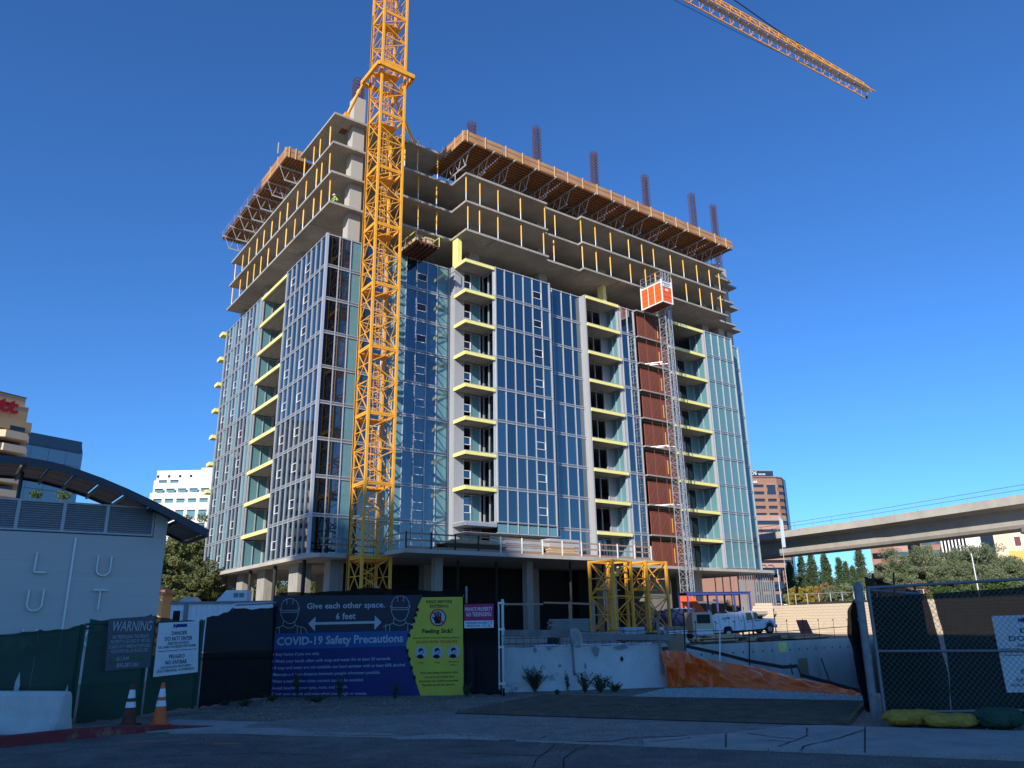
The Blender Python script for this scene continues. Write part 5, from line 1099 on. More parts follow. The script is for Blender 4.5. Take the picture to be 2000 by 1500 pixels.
# torn fabric bunched on the post
rag('bunched_fabric', [(1674, 1170), (1661, 1192), (1660, 1240), (1672, 1272), (1680, 1320), (1688, 1352), (1696, 1390)], [(1692, 1166), (1694, 1190), (1696, 1240), (1703, 1272), (1707, 1320), (1710, 1352), (1714, 1396)], 'black_screen', d=.14, seed=8, nu=20, nv=40, amp=.035)
rag('bunched_fabric', [(1668, 1178), (1664, 1200), (1667, 1244), (1678, 1280), (1686, 1322), (1692, 1358), (1699, 1392)], [(1684, 1172), (1684, 1200), (1684, 1236), (1694, 1276), (1700, 1322), (1705, 1352), (1711, 1394)], 'black_screen', d=.06, seed=3, nu=14, nv=40, amp=.03)
RGW = RG.matrix_basis
rbd = Board((*P0, 0), (*P1, 0))
danger_sign(rbd, 'danger_sign', 'white DANGER sign behind the chain link at the right picture edge', [(1938, 1203), (2170, 1196), (2196, 1350), (1969, 1353)], (2010-18, 1207, 2060, 1214),
    [('DANGER', (1995, 1236), (2110, 1235), 9), ('DO NOT ENTER', (1973, 1252), (2130, 1250), 10), ('DEEP EXCAVATION', (1990, 1263), (2120, 1261), 5.5), ('NO UNAUTHORIZED PERSONNEL', (1959, 1271.5), (2150, 1269), 5.5), ('PELIGRO', (2006, 1303), (2110, 1302), 9), ('NO ENTRAR', (1998, 1317), (2125, 1315), 10), ('EXCAVACIÓN PROFUNDA', (1988, 1331), (2140, 1329), 5.5), ('SOLO PERSONAL AUTORIZADO.', (1977, 1341), (2160, 1339), 5.5)], ((1962, 1280), (2160, 1279)), d=-.03)
# back panel fence leaning behind the gate
bp2 = empty('site_fence_panel', (0, 0, 0)); tag(bp2, 'second fence panel with black screen standing behind the chain-link gate', 'fence panel')
A, B = np.array(far(1692, 1152, 17.5)), np.array(far(1798, 1160, 16.6)); MB().tube(A, B, .03, 10).build('top_rail', 'galv_dark', bp2)
for s in (.02, .98): p = A+(B-A)*s; MB().tube((p[0], p[1], 0), (p[0], p[1], p[2]+.08), .03, 8).build('post', 'galv_dark', bp2)
MB().add([A+(0, 0, .28), B+(0, 0, .04), (B[0], B[1], .1), (A[0], A[1], .1)], [(0, 1, 2, 3)]).build('screen_fabric', 'black_screen', bp2)
for px, a, b in ((1704, 1120, 1150), (1745, 1118, 1175), (1785, 1140, 1160)): MB().tube(far(px, a, 17.0), far(px+3, b, 17.0), .02, 6).build('steel_rod', 'rebar', bp2)
# sandbags
def sandbag(px, py, l, w, h, rz, m, label, name='sandbag'):
    x, y = gnd(px, py); S = empty(name, (x, y, .02), rz); tag(S, label, 'sandbag', 'sandbags along the gate foot'); mb = MB(); nu, nv = 28, 16
    def fn(s, t):
        X = (s-.5)*2; pr = max(0.0, 1-abs(X)**6)**.4; a = 2*math.pi*t; k = 1+.035*math.sin(5*X+3*a+l*9)+.03*math.sin(13*X+2*a)+.02*math.sin(29*X-5*a); ca, sa = math.cos(a), math.sin(a); return (X*l/2*(1+.03*math.sin(4*a)), pr*w/2*math.copysign(abs(ca)**.7, ca)*k, max(0, h*.46+h*.46*pr*math.copysign(abs(sa)**.75, sa)*k-.05*h*X*X*0))
    mb.grid(fn, nu, nv).build('bag_body', m, S, smooth=True)
    mb = MB().grid(lambda s, t: (l/2-.03+.13*s+.02*math.sin(t*9), (t-.5)*w*.75*(1+.1*math.sin(7*s)), h*.45+.03*math.sin(t*11)+.04*s), 6, 10); mb.build('tied_end', m, S, smooth=True)
sandbag(1783, 1419, .78, .40, .24, .02, 'sandbag', 'yellow sandbag nearest the gate post'); sandbag(1858, 1423, .74, .40, .21, -.06, 'sandbag', 'yellow sandbag, second from the gate post'); sandbag(1955, 1424, .62, .5, .30, .35, 'sandbag_green', 'dark green sandbag at the right picture edge'); sandbag(1905, 1417, .4, .3, .16, .1, 'dirt', 'mud-coloured sandbag between the yellow and the green one'); sandbag(1733, 1409, .18, .12, .07, .0, 'sandbag', 'small yellow bag scrap at the post foot')

# ------------------------------------------------------------------ low building with the vertical name
LX = empty('sign_pavilion', W(-17.74, -31.54, 0), YAW); tag(LX, 'low grey pavilion wall with vertical raised lettering under a curved canopy', 'building')
ub('wall', 'lux_wall', -8.5, 0, 0, 0, .35, 4.62, LX); ub('side_wall', 'lux_wall', -.35, .352, 0, -.002, 6.0, 5.5, LX); ub('wall_pier', 'lux_wall', -.42, -.004, 4.625, 0, .35, 5.55, LX); ub('back_wall', 'lux_wall', -8.5, .352, 4.62, -.36, .6, 4.7, LX)
e = [-8.3, -7.03, -5.75, -4.47, -3.19, -1.92, -.45][::-1]
for i in range(6):
    a1, a0 = e[i], e[i+1]; P = MB(); P.box(a0, -.02, 4.66, a0+.05, .12, 5.64).box(a1-.05, -.02, 4.66, a1, .12, 5.64).box(a0+.05, -.02, 4.66, a1-.05, .12, 4.72).box(a0+.05, -.02, 5.58, a1-.05, .12, 5.64); F = P.build('louver_frame', 'louver', LX)
    for k in range(12): z = 4.74+k*.07; MB().add([(a0+.05, -.01, z), (a1-.05, -.01, z), (a1-.05, .07, z+.055), (a0+.05, .07, z+.055), (a0+.05, -.01, z+.012), (a1-.05, -.01, z+.012), (a1-.05, .07, z+.067), (a0+.05, .07, z+.067)], [(0, 1, 2, 3), (7, 6, 5, 4), (4, 5, 1, 0), (2, 6, 7, 3)]).build('louver_slat', 'louver', F)
    ub('louver_back', 'dark_metal', a0, .13, 4.66, a1, .15, 5.64, F)
def stroke3(pts, w=.045, d=.11):
    mb = MB()
    for a, b in zip(pts[:-1], pts[1:]): mb.beam((a[0], -d/2, a[1]), (b[0], -d/2, b[1]), w, d, up=(0, 1, 0))
    return mb
def arc(cx, cz, r, a0, a1, n=10): return [(cx+r*math.cos(a), cz+r*math.sin(a)) for a in np.linspace(a0, a1, n)]
def letter(nm, pts): stroke3(pts).build('raised_letter', 'lux_trim', LX)
lc = -3.62; uc = -1.83
letter('L', [(lc-.15, 3.98), (lc-.15, 3.38), (lc+.18, 3.38)])
letter('U', [(lc-.2, 2.86), (lc-.2, 2.42)]+arc(lc, 2.42, .2, math.pi, 2*math.pi)+[(lc+.2, 2.86)])
letter('X', [(lc-.2, 1.68), (lc+.2, 1.0)]); letter('X', [(lc+.2, 1.68), (lc-.2, 1.0)])
letter('U', [(uc-.2, 3.95), (uc-.2, 3.52)]+arc(uc, 3.52, .2, math.pi, 2*math.pi)+[(uc+.2, 3.95)])
letter('T', [(uc-.2, 2.86), (uc+.2, 2.86)]); letter('T', [(uc, 2.86), (uc, 2.24)])
letter('C', arc(uc, 1.35, .28, .7, 2*math.pi-.7, 14))
ub('divider_strip', 'lux_trim', -2.78, -.05, .2, -2.72, 0, 4.5, LX)
# curved canopy: front fascia, ribs and dark glass panels
prof = [(-5.8, 6.72), (-4.55, 6.73), (-3.85, 6.66), (-3.1, 6.50), (-2.33, 6.27), (-1.53, 5.98), (-.69, 5.64), (.17, 5.25), (1.15, 4.80)]
for i in range(len(prof)-1):
    a, b = prof[i], prof[i+1]
    MB().beam((a[0], -.8, a[1]-.03), (b[0]+.01, -.8, b[1]-.03), .10, .24).build('fascia', 'dark_metal', LX); MB().beam((a[0], 2.3, a[1]-.03), (b[0]+.01, 2.3, b[1]-.03), .08, .16).build('rear_fascia', 'dark_metal', LX)
    m_ = lambda t, v, o=0: (a[0]+(b[0]-a[0])*t, v, a[1]+(b[1]-a[1])*t-.05+o)
    MB().beam(m_(1, -.8, -.06), m_(1, 2.3, -.06), .06, .12).build('rib', 'dark_metal', LX)
    for j, (v0, v1) in enumerate(((-.72, .18), (.24, 1.2), (1.26, 2.24))):
        MB().add([m_(.05, v0), m_(.93, v0), m_(.93, v1), m_(.05, v1), m_(.05, v0, .03), m_(.93, v0, .03), m_(.93, v1, .03), m_(.05, v1, .03)], [(3, 2, 1, 0), (4, 5, 6, 7), (0, 1, 5, 4), (1, 2, 6, 5), (2, 3, 7, 6), (3, 0, 4, 7)]).build('canopy_panel', 'pv', LX)
for x in (-4.5, -.25): MB().tube((x, .6, 4.6), (x, .6, 5.5 if x > -1 else 6.6), .06, 8).build('canopy_post', 'dark_metal', LX)
# ------------------------------------------------------------------ people
def person(name, label, loc, rz, joints, edges, radii, mats_at, hat, sc=1.0):
    """one continuous skinned body; faces take the material of the nearest clothing zone"""
    me = bpy.data.meshes.new('body'); me.from_pydata(joints, edges, []); o = bpy.data.objects.new(name, me); link(o)
    sk = o.modifiers.new('skin', 'SKIN'); sk.use_smooth_shade = True; sub = o.modifiers.new('sub', 'SUBSURF'); sub.levels = 1; sub.render_levels = 1
    for i, r in enumerate(radii): o.data.skin_vertices[0].data[i].radius = (r, r)
    o.data.skin_vertices[0].data[0].use_root = True
    dg = bpy.context.evaluated_depsgraph_get(); dg.update(); m2 = bpy.data.meshes.new_from_object(o.evaluated_get(dg)); o.modifiers.clear(); o.data = m2
    names = list(dict.fromkeys(mats_at)); m2.materials.clear()
    for n_ in names: m2.materials.append(MATS[n_])
    J = np.array(joints)
    for p in m2.polygons:
        c = np.array(p.center); k = int(np.argmin(np.linalg.norm(J-c, axis=1)/np.array(radii)**.5)); p.material_index = names.index(mats_at[k])
    o.location = loc; o.rotation_euler = (0, 0, rz); o.scale = (sc,)*3; tag(o, label, 'person')
    h = J[hat]; MB().lathe((h[0], h[1], h[2]+.03), [(.165, 0), (.16, .02), (.125, .03), (.12, .07), (.08, .13), (.01, .15)], 14).build('hard_hat', 'helmet_white', o, smooth=True); return o
stand = [(0, 0, .95), (0, 0, 1.15), (0, .02, 1.4), (0, .03, 1.53), (0, .06, 1.66), (.1, 0, .9), (.11, .03, .5), (.11, -.02, .08), (.11, .13, .03), (-.1, 0, .9), (-.11, .05, .5), (-.11, -.02, .08), (-.11, .13, .03),
         (.2, .02, 1.42), (.3, .18, 1.22), (.28, .42, 1.3), (.27, .5, 1.32), (-.2, .02, 1.42), (-.28, .2, 1.2), (-.2, .42, 1.25), (-.18, .5, 1.28)]
se = [(0, 1), (1, 2), (2, 3), (3, 4), (0, 5), (5, 6), (6, 7), (7, 8), (0, 9), (9, 10), (10, 11), (11, 12), (2, 13), (13, 14), (14, 15), (15, 16), (2, 17), (17, 18), (18, 19), (19, 20)]
sr = [.15, .15, .17, .06, .1, .1, .075, .05, .05, .1, .075, .05, .05, .075, .055, .04, .045, .075, .055, .04, .045]
sm_ = ['navy_cloth', 'hivis', 'hivis', 'skin', 'skin', 'navy_cloth', 'navy_cloth', 'navy_cloth', 'rubber', 'navy_cloth', 'navy_cloth', 'navy_cloth', 'rubber', 'pink_shirt', 'pink_shirt', 'skin', 'skin', 'pink_shirt', 'pink_shirt', 'skin', 'skin']
p = far(1207, 1139, 66.0); person('person', 'worker in lime vest and pink sleeves inside the left yellow mast section', (p[0], p[1], 4.21), math.radians(-70), stand, se, sr, sm_, 4)
crouch = [(0, 0, .32), (0, .12, .55), (0, .26, .74), (0, .34, .84), (0, .40, .96), (.11, .06, .32), (.16, .38, .46), (.14, .3, .08), (.14, .42, .03), (-.11, .06, .32), (-.16, .36, .44), (-.14, .28, .08), (-.14, .4, .03),
          (.2, .28, .74), (.26, .46, .56), (.2, .62, .42), (.18, .68, .38), (-.2, .28, .74), (-.26, .44, .55), (-.16, .6, .44), (-.14, .66, .4)]
cm = ['jeans', 'hivis', 'hivis', 'skin', 'skin', 'jeans', 'jeans', 'jeans', 'rubber', 'jeans', 'jeans', 'jeans', 'rubber', 'hivis', 'hivis', 'skin', 'skin', 'hivis', 'hivis', 'skin', 'skin']
person('person', 'worker in lime shirt and jeans crouching at the open slab corner', W(.9, .15, LV(10)-.01), YAW+math.radians(70), crouch, se, sr, cm, 4, 1.05)

# ------------------------------------------------------------------ site yard
def pile(name, label, cat, cx, cy, rz, l, w, layers, th, m, n=4, jit=.15, z=0.0, pname='board'):
    P = empty(name, (cx, cy, z), rz); tag(P, label, cat)
    for j in range(layers):
        for i in range(n):
            a = random.uniform(-jit, jit); ub(pname, m if isinstance(m, str) else random.choice(m), -l/2+a, -w/2+i*w/n, j*th, l/2+a+random.uniform(-jit, jit), -w/2+(i+1)*w/n-.02, j*th+th*.9, P)
    return P
def at(px, D): q = far(px, 1214, D); return q[0], q[1]
x, y = at(1022, 46); pile('brick_pallet', 'pallet of wrapped blocks behind the white wall, next to the gate post', 'pallet', x, y, .1, 2.5, 1.4, 4, .27, 'brick_pallet', 3, .02, pname='block_row')
x, y = at(1068, 47); pile('brick_pallet', 'darker block pallet, second behind the white wall', 'pallet', x, y, .1, 1.2, 1.2, 4, .27, ['brick_pallet', 'steel_dark'], 3, .02, pname='block_row')
x, y = at(1150, 50); pile('brick_pallet', 'wide low pallet of blocks behind the rope coil', 'pallet', x, y, .05, 3.4, 1.3, 4, .25, 'brick_pallet', 3, .05, pname='block_row')
x, y = at(1111, 54); pile('plank_bundle', 'tall bundle of pale planks behind the white wall', 'lumber', x, y, .08, 2.6, 1.3, 12, .155, 'lumber_grey', 4, .12)
x, y = at(1232, 58); pile('wrapped_block_pallet', 'wrapped pallet at the foot of the spare mast sections', 'pallet', x, y, .3, 1.6, 1.2, 5, .25, 'wrap', 2, .03, pname='block_row')
x, y = at(1312, 56); pile('sack_pallet', 'pallet topped with white sacks right of the mast sections', 'pallet', x, y, .3, 1.6, 1.2, 5, .25, ['brown_card', 'sign_white'], 3, .06, pname='sack')
x, y = at(1262, 46); pile('timber_pile', 'rough pile of weathered timber behind the wall, right of the pipes', 'lumber', x, y, .35, 2.6, 1.4, 7, .11, ['lumber_dark', 'lumber_grey', 'lumber'], 6, .5)
pp = empty('pipe_bundle', (*at(1170, 44), 0), .12); tag(pp, 'bundle of pale plastic pipes lying behind the white wall', 'pipes')
for i in range(16): MB().tube((-3+random.uniform(-.6, .6), (i % 6)*.16, .12+(i//6)*.15), (3+random.uniform(-.6, .6), (i % 6)*.16, .12+(i//6)*.15), .07, 8).build('pipe', 'pvc' if i % 3 else 'galv', pp)
ps = empty('plywood_sheet', (*at(1322, 24), 0), .25); tag(ps, 'brown plywood sheet propped above the orange sheeting', 'plywood'); MB().box(-.28, -.02, .45, .24, .0, 1.18).build('sheet', 'brown_card', ps); MB().tube((-.3, .03, 0), (-.3, .03, 1.5), .03, 6).build('stake', 'lumber_grey', ps)
# wire mesh panels standing behind the wall
wm = empty('wire_mesh_panel', (0, 0, 0)); tag(wm, 'sagging black wire mesh panel along the yard edge behind the wall', 'wire mesh'); mb = MB()
for i in range(26): a = far(980+i*14, 1236, 36); mb.tube((a[0], a[1], .05), (a[0], a[1], 1.25), .009, 4)
for z in (.35, .7, 1.05, 1.2): mb.path([(*far(980+i*14, 1236, 36)[:2], z+.03*math.sin(i*1.3)) for i in range(26)], .009, 4)
mb.build('wires', 'steel_dark', wm, kind='stuff')
# timber edge rail in front of the ground floor
er = empty('yard_edge_rail', (0, 0, 0)); tag(er, 'brown timber edge rail crossing in front of the dark ground floor', 'guard rail')
for a, b in (((1062, 1177, 60), (1112, 1178, 60)), ((1113, 1178, 60), (1160, 1180, 60)), ((985, 1180, 60), (1061, 1180, 60))): MB().beam(far(*a), far(*b), .06, .14).build('rail', 'rail_wood', er)
for px in (1113, 1158): q = far(px, 1175, 60); MB().box(q[0]-.12, q[1]-.1, 0, q[0]+.12, q[1]+.1, q[2]).build('post', 'rail_wood', er)
# rebar stakes with a cable along the top of the retaining wall
sl = empty('stake_line', W(0, 0, 0), YAW); tag(sl, 'line of thin rebar stakes with a slack cable above the retaining wall', 'stakes')
prev = None
for i in range(13):
    u = 14+i*2.05; MB().tube((u, -23.8, 0), (u+.05, -23.8, 1.5+.1*math.sin(i)), .018, 5).build('stake', 'steel_dark', sl); MB().tube((u-.02, -23.8, 1.48), (u+.1, -23.8, 1.5), .04, 6).build('cap', 'steel_dark', sl)
    c = (u, -23.78, .82+.1*math.sin(i*.7))
    if prev: MB().tube(prev, c, .025, 5).build('cable', 'steel_dark', sl)
    prev = c
def onwall(u, v): return W(u, v)[:2]
for i, (u, v, l, w, ly, th, m, rz, lab) in enumerate(((21.5, -22.5, 4.6, 1.4, 4, .10, ['lumber', 'lumber_dark', 'shore_yellow'], .1, 'pile of yellowish beams on the wall edge in front of the truck'), (16.2, -22.4, 3.4, 1.3, 3, .1, ['lumber_grey', 'sign_white', 'lumber_dark'], -.2, 'scattered grey boards on the wall edge left of the truck'),
        (27.5, -21.8, 4.2, 2.0, 3, .12, ['lumber_dark', 'lumber'], .3, 'low pile of dark timber on the wall edge right of the truck'), (33.5, -21, 5.5, 2.2, 3, .13, ['rail_wood', 'lumber', 'rust_red'], .15, 'orange-brown timber pile near the right end of the retaining wall'), (24.5, -20.5, 3.0, 1.6, 5, .12, ['lumber', 'lumber_grey'], -.1, 'board stack beside the truck front wheel'))):
    xx, yy = onwall(u, v); pile('wall_edge_lumber', lab, 'lumber', xx, yy, YAW+rz, l, w, ly, th, m, 5, .5)
xx, yy = onwall(37.5, -19.5); fp = empty('form_panel', (xx, yy, 0), YAW+.2); tag(fp, 'rust red form panel leaning at the right end of the yard', 'form panel'); MB().add([(-1.3, 0, 0), (1.3, 0, 0), (1.2, .5, 1.5), (-1.0, .5, 1.5), (-1.3, .06, 0), (1.3, .06, 0), (1.2, .56, 1.5), (-1.0, .56, 1.5)], [(0, 1, 2, 3), (7, 6, 5, 4), (0, 4, 5, 1), (1, 5, 6, 2), (2, 6, 7, 3), (3, 7, 4, 0)]).build('panel', 'rust_red', fp)
# shipping container, open box trailer and sacks
cx_, cy_ = at(1333, 74); ct = empty('shipping_container', (cx_, cy_, 0), .12); tag(ct, 'dark blue shipping container right of the mast sections', 'container')
MB().box(-1.6, 0, .1, 1.2, 5.5, 2.55).build('shell', 'container_blue', ct)
for i in range(12): MB().box(-1.55+i*.23, -.06, .2, -1.45+i*.23, -.002, 2.45).build('corrugation', 'container_blue', ct)
for z in (.0, 2.5): MB().box(-1.64, -.08, z+.05, 1.24, .08, z+.17).build('frame_rail', 'container_blue', ct)
bx_, by_ = at(1371, 71); bt_ = empty('box_trailer', (bx_, by_, 0), .1); tag(bt_, 'pale box trailer with a black open hatch behind the service truck', 'trailer')
MB().box(-.85, 0, .45, .95, 2.2, 2.3).build('box_body', 'cladding_cream', bt_); MB().box(-.45, -.03, 1.35, .75, -.002, 2.1).build('hatch', 'steel_dark', bt_)
for sx in (-.6, .7): MB().tube((sx, -.05, .3), (sx, .15, .3), .3, 16).build('wheel', 'rubber', bt_)
x, y = at(1372, 67.5); pile('sack_stack', 'stack of white sacks in front of the box trailer', 'sacks', x, y, .1, 1.5, .9, 6, .15, 'sign_white', 2, .08, pname='sack')

# service truck, nose up on the ramp
def truck():
    q = at(1394, 71.5); T = empty('service_truck', (q[0], q[1], -.06)); T.rotation_euler = (0, math.radians(-4.2), math.radians(14)); tag(T, 'white service body truck with crew cab parked above the retaining wall', 'truck')
    w = 2.0
    def ext(name, m, prof, y0=0.0, y1=w, bev=.04):
        mb = MB(); n = len(prof); mb.add([(px, y0, pz) for px, pz in prof]+[(px, y1, pz) for px, pz in prof], [tuple(range(n)), tuple(range(2*n-1, n-1, -1))]+[(i, i+n, (i+1) % n+n, (i+1) % n) for i in range(n)]); o = mb.build(name, m, T); bevel(o, bev) if bev else None; return o
    ext('service_body', 'truck_white', [(0, .55), (.95, .55), (1.0, .85), (1.15, 1.0), (1.65, 1.0), (1.8, .85), (1.85, .55), (3.05, .55), (3.05, 2.15), (.1, 2.1), (0, 2.0)])
    ext('cab', 'truck_white', [(3.1, .5), (5.0, .5), (5.0, 1.35), (4.9, 1.42), (4.45, 2.02), (4.2, 2.12), (3.3, 2.15), (3.1, 2.1)])
    ext('hood', 'truck_white', [(5.02, .55), (5.15, .55), (5.2, .85), (5.35, .98), (5.75, .98), (5.92, .85), (5.97, .55), (6.2, .55), (6.25, 1.1), (6.1, 1.3), (5.02, 1.42)])
    ext('fender_flare', 'alu_grey', [(5.1, .6), (5.18, .92), (5.35, 1.08), (5.75, 1.08), (5.93, .92), (6.0, .6), (5.9, .6), (5.85, .85), (5.7, .96), (5.4, .96), (5.25, .85), (5.2, .6)], -.05, .02, 0)
    ext('rear_window', 'dark_glass', [(3.35, 1.35), (4.0, 1.35), (3.9, 2.0), (3.35, 2.0)], -.012, 0, 0); ext('front_window', 'dark_glass', [(4.12, 1.38), (4.85, 1.38), (4.42, 1.95), (4.12, 2.0)], -.012, 0, 0)
    ext('windscreen', 'dark_glass', [(4.93, 1.45), (4.96, 1.45), (4.5, 2.02), (4.46, 2.02)], .12, w-.12, 0)
    for x in (.65, 1.55, 2.2, 2.6): ub('locker_seam', 'steel_dark', x, -.005, .95 if x != 1.55 else 1.1, x+.02, .0, 2.0, T)
    for x, z in ((.35, 1.3), (1.2, 1.45), (2.0, 1.3), (2.8, 1.3), (3.45, 1.15), (4.2, 1.2)): ub('handle', 'steel_dark', x, -.03, z, x+.07, -.005, z+.12, T)
    for x in (3.12, 4.06): ub('door_seam', 'steel_dark', x-.01, -.006, .6, x+.01, 0, 2.0, T)
    ub('mirror', 'steel_dark', 4.7, -.3, 1.35, 4.82, -.06, 1.65, T); ub('bumper', 'galv_dark', 6.22, .0, .5, 6.34, w, .75, T); ub('rear_step', 'steel_dark', -.15, .1, .5, 0, w-.1, .6, T); ub('headlight', 'reflect_white', 6.1, -.01, .95, 6.25, .05, 1.15, T); ub('undercarriage', 'steel_dark', .3, .3, .35, 5.9, w-.3, .55, T)
    for x in (1.4, 5.55):
        for y in (-.02, w-.22):
            Wh = MB().tube((x, y, .42), (x, y+.24, .42), .40, 24).build('wheel', 'rubber', T); MB().tube((x, y-.012, .42), (x, y+.25, .42), .22, 16).build('rim', 'galv', Wh)
    b = Board((0, -.004, 0), (6, -.004, 0)); mb = MB(); b.text(mb, 'BAYWEB', 1.0, 1.62, 1.75, 1.63, .16, d=.006, bold=.03); b.text(mb, 'BAYWEB', 4.3, 1.18, 4.75, 1.18, .1, d=.006, bold=.03); mb.build('lettering', 'print_black', T)
    for x in (.3, 1.6, 2.7): ub('roof_rack', 'steel_dark', x, .1, 2.13, x+.06, w-.1, 2.25, T)
truck()
q = at(1394, 71.5); rmp = MB(); rmp.add([(q[0]-1, q[1]-1.5, .01), (q[0]+7, q[1]+.2, .42), (q[0]+8.5, q[1]+.5, .4), (q[0]+12, q[1]+1.5, .01), (q[0]+11, q[1]+6, .01), (q[0]+8, q[1]+5, .4), (q[0]+6, q[1]+4.6, .42), (q[0]-1.5, q[1]+3, .01), (q[0]+2, q[1]-2.4, .01), (q[0]+9, q[1]-1.6, .01)], [(0, 1, 6, 7), (1, 2, 5, 6), (2, 3, 4, 5), (0, 8, 9, 1), (1, 9, 2), (9, 3, 2)]); tag(rmp.build('dirt_ramp', 'site_dirt'), kind='structure')

# hoist base enclosure, canopy and blue frame
hb = empty('hoist_base_enclosure', (*at(1338, 78), 0), .2); tag(hb, 'orange hoist base enclosure with grey roof at the foot of the hoist', 'enclosure')
ub('orange_panel', 'orange', -.3, 0, 2.5, .75, .08, 4.0, hb); ub('roof_box', 'galv', -1.6, -1.2, 2.15, .3, 1.2, 2.75, hb); ub('orange_panel', 'orange', -1.5, -1.1, .6, .25, -1.0, 2.1, hb)
MB().add([(.8, -.1, 4.0), (.85, -.1, 4.0), (2.4, -.1, 2.2), (.8, -.1, 2.2)], [(0, 3, 2, 1)]).build('orange_wing', 'orange', hb); ub('back_panel', 'galv_dark', .8, .3, 0, 4.4, .4, 3.4, hb)
for xx in (1.2, 3.1): ub('gate_leaf', 'rust_red', xx, .1, .4, xx+1.2, .16, 3.1, hb); ub('gate_frame', 'red_frame', xx-.06, .08, 3.1, xx+1.26, .2, 3.2, hb)
cf = empty('blue_canopy_frame', (*at(1346, 74), 0), .12); tag(cf, 'blue steel canopy frame beside the hoist base', 'frame')
for xx, dz in ((0, 3.9), (2.8, 4.0), (4.5, 4.05), (6.0, 3.85)): ub('post', 'steel_blue', xx, 0, 0, xx+.14, .14, dz, cf); ub('post', 'steel_blue', xx, 2.4, 0, xx+.14, 2.54, dz, cf)
MB().beam((0, .07, 3.98), (6.14, .07, 3.96), .16, .2).beam((0, 2.47, 3.98), (6.14, 2.47, 3.96), .16, .2).build('beam', 'steel_blue', cf); MB().box(-.1, -.1, 4.08, 6.2, 2.6, 4.13).build('roof_sheet', 'steel_blue', cf)
# block walls: plinth under the stud corner and the long boundary wall, laid block by block
def block_wall(name, label, a, b, zb, ztops, bl=.62, bh=.30, nmax=300):
    d = np.array(b)-np.array(a); L = np.linalg.norm(d); T = empty(name, (a[0], a[1], 0), math.atan2(d[1], d[0])); tag(T, label, 'wall')
    zt = lambda x: np.interp(x/L, [t for t, _ in ztops], [z for _, z in ztops]); MB().add([(0, .02, zb), (L, .02, zb), (L, .3, zb), (0, .3, zb)]+[(x, y, zt(x)-.06) for x, y in ((0, .02), (L, .02), (L, .3), (0, .3))], [(0, 1, 5, 4), (1, 2, 6, 5), (2, 3, 7, 6), (3, 0, 4, 7), (4, 5, 6, 7)]).build('wall_core', 'mortar', T)
    rest = MB(); cnt = 0; row = 0; z = zb; me = None
    if 'blk' not in UNIT: UNIT['blk'] = MB().box(0, -.012, 0, 1, .05, 1).mesh('block', 'block')
    order = []
    while z < max(z_ for _, z_ in ztops):
        x = -(bl/2 if row % 2 else 0)
        while x < L:
            x0, x1 = max(0, x+.012), min(L, x+bl-.012)
            if x1-x0 > .08 and z+bh <= min(zt(x0), zt(x1))+.05: order.append((x0, x1, z+.012, z+bh-.012))
            x += bl
        z += bh; row += 1
    order.sort(key=lambda o: -o[2])
    for x0, x1, za, zb_ in order:
        if cnt < nmax: inst('block', UNIT['blk'], T, (x0, random.uniform(-.006, .006), za), (0, 0, 0), (x1-x0, 1, zb_-za)); cnt += 1
        else: rest.box(x0, -.012+random.uniform(-.006, .006), za, x1, .05, zb_)
    if rest.v: rest.build('lower_blocks', 'block', T, kind='stuff')
    return T
a = far(1440, 1186, 92); b = far(1508, 1178, 92.5); block_wall('plinth_block_wall', 'pale block plinth with sloping top under the stud-framed corner', (a[0], a[1]), (b[0], b[1]), -.2, [(0, 1.7), (.45, 3.45), (1, 3.45)])
a = far(1508.5, 1188, 94); b = far(2060, 1160, 66); block_wall('boundary_block_wall', 'long sunlit cream block wall across the back of the yard', (a[0], a[1]), (b[0], b[1]), -.2, [(0, 3.05), (.5, 3.05), (1, 3.35)])
cp = far(1752, 1172, 70); PL = empty('block_pillar', (cp[0], cp[1], 0)); tag(PL, 'cream block pillar seen through the gap in the gate screen', 'pillar'); ub('shaft', 'cream_wall', -.9, 0, 0, .9, 1, 4.1, PL); ub('cap', 'concrete_light', -1.0, -.1, 4.1, 1.0, 1.1, 4.3, PL)
# chain-link run on the boundary wall
bfn = empty('boundary_fence', (0, 0, 0)); tag(bfn, 'thin chain-link fence on top of the long block wall', 'fence')
for i in range(12):
    px = 1556+i*23; q = far(px, 1186, 97-i*.9); MB().tube((q[0], q[1], 2.5), (q[0], q[1], 4.5), .05, 6).build('post', 'galv', bfn)
A, B = far(1556, 1168, 97), far(1810, 1168, 87.1); MB().tube((A[0], A[1], 4.45), (B[0], B[1], 4.45), .03, 6).build('top_rail', 'galv', bfn)
MB().add([(A[0], A[1], 2.6), (B[0], B[1], 2.6), (B[0], B[1], 3.5), (A[0], A[1], 3.5)], [(0, 1, 2, 3)]).build('dark_screen', 'steel_dark', bfn)

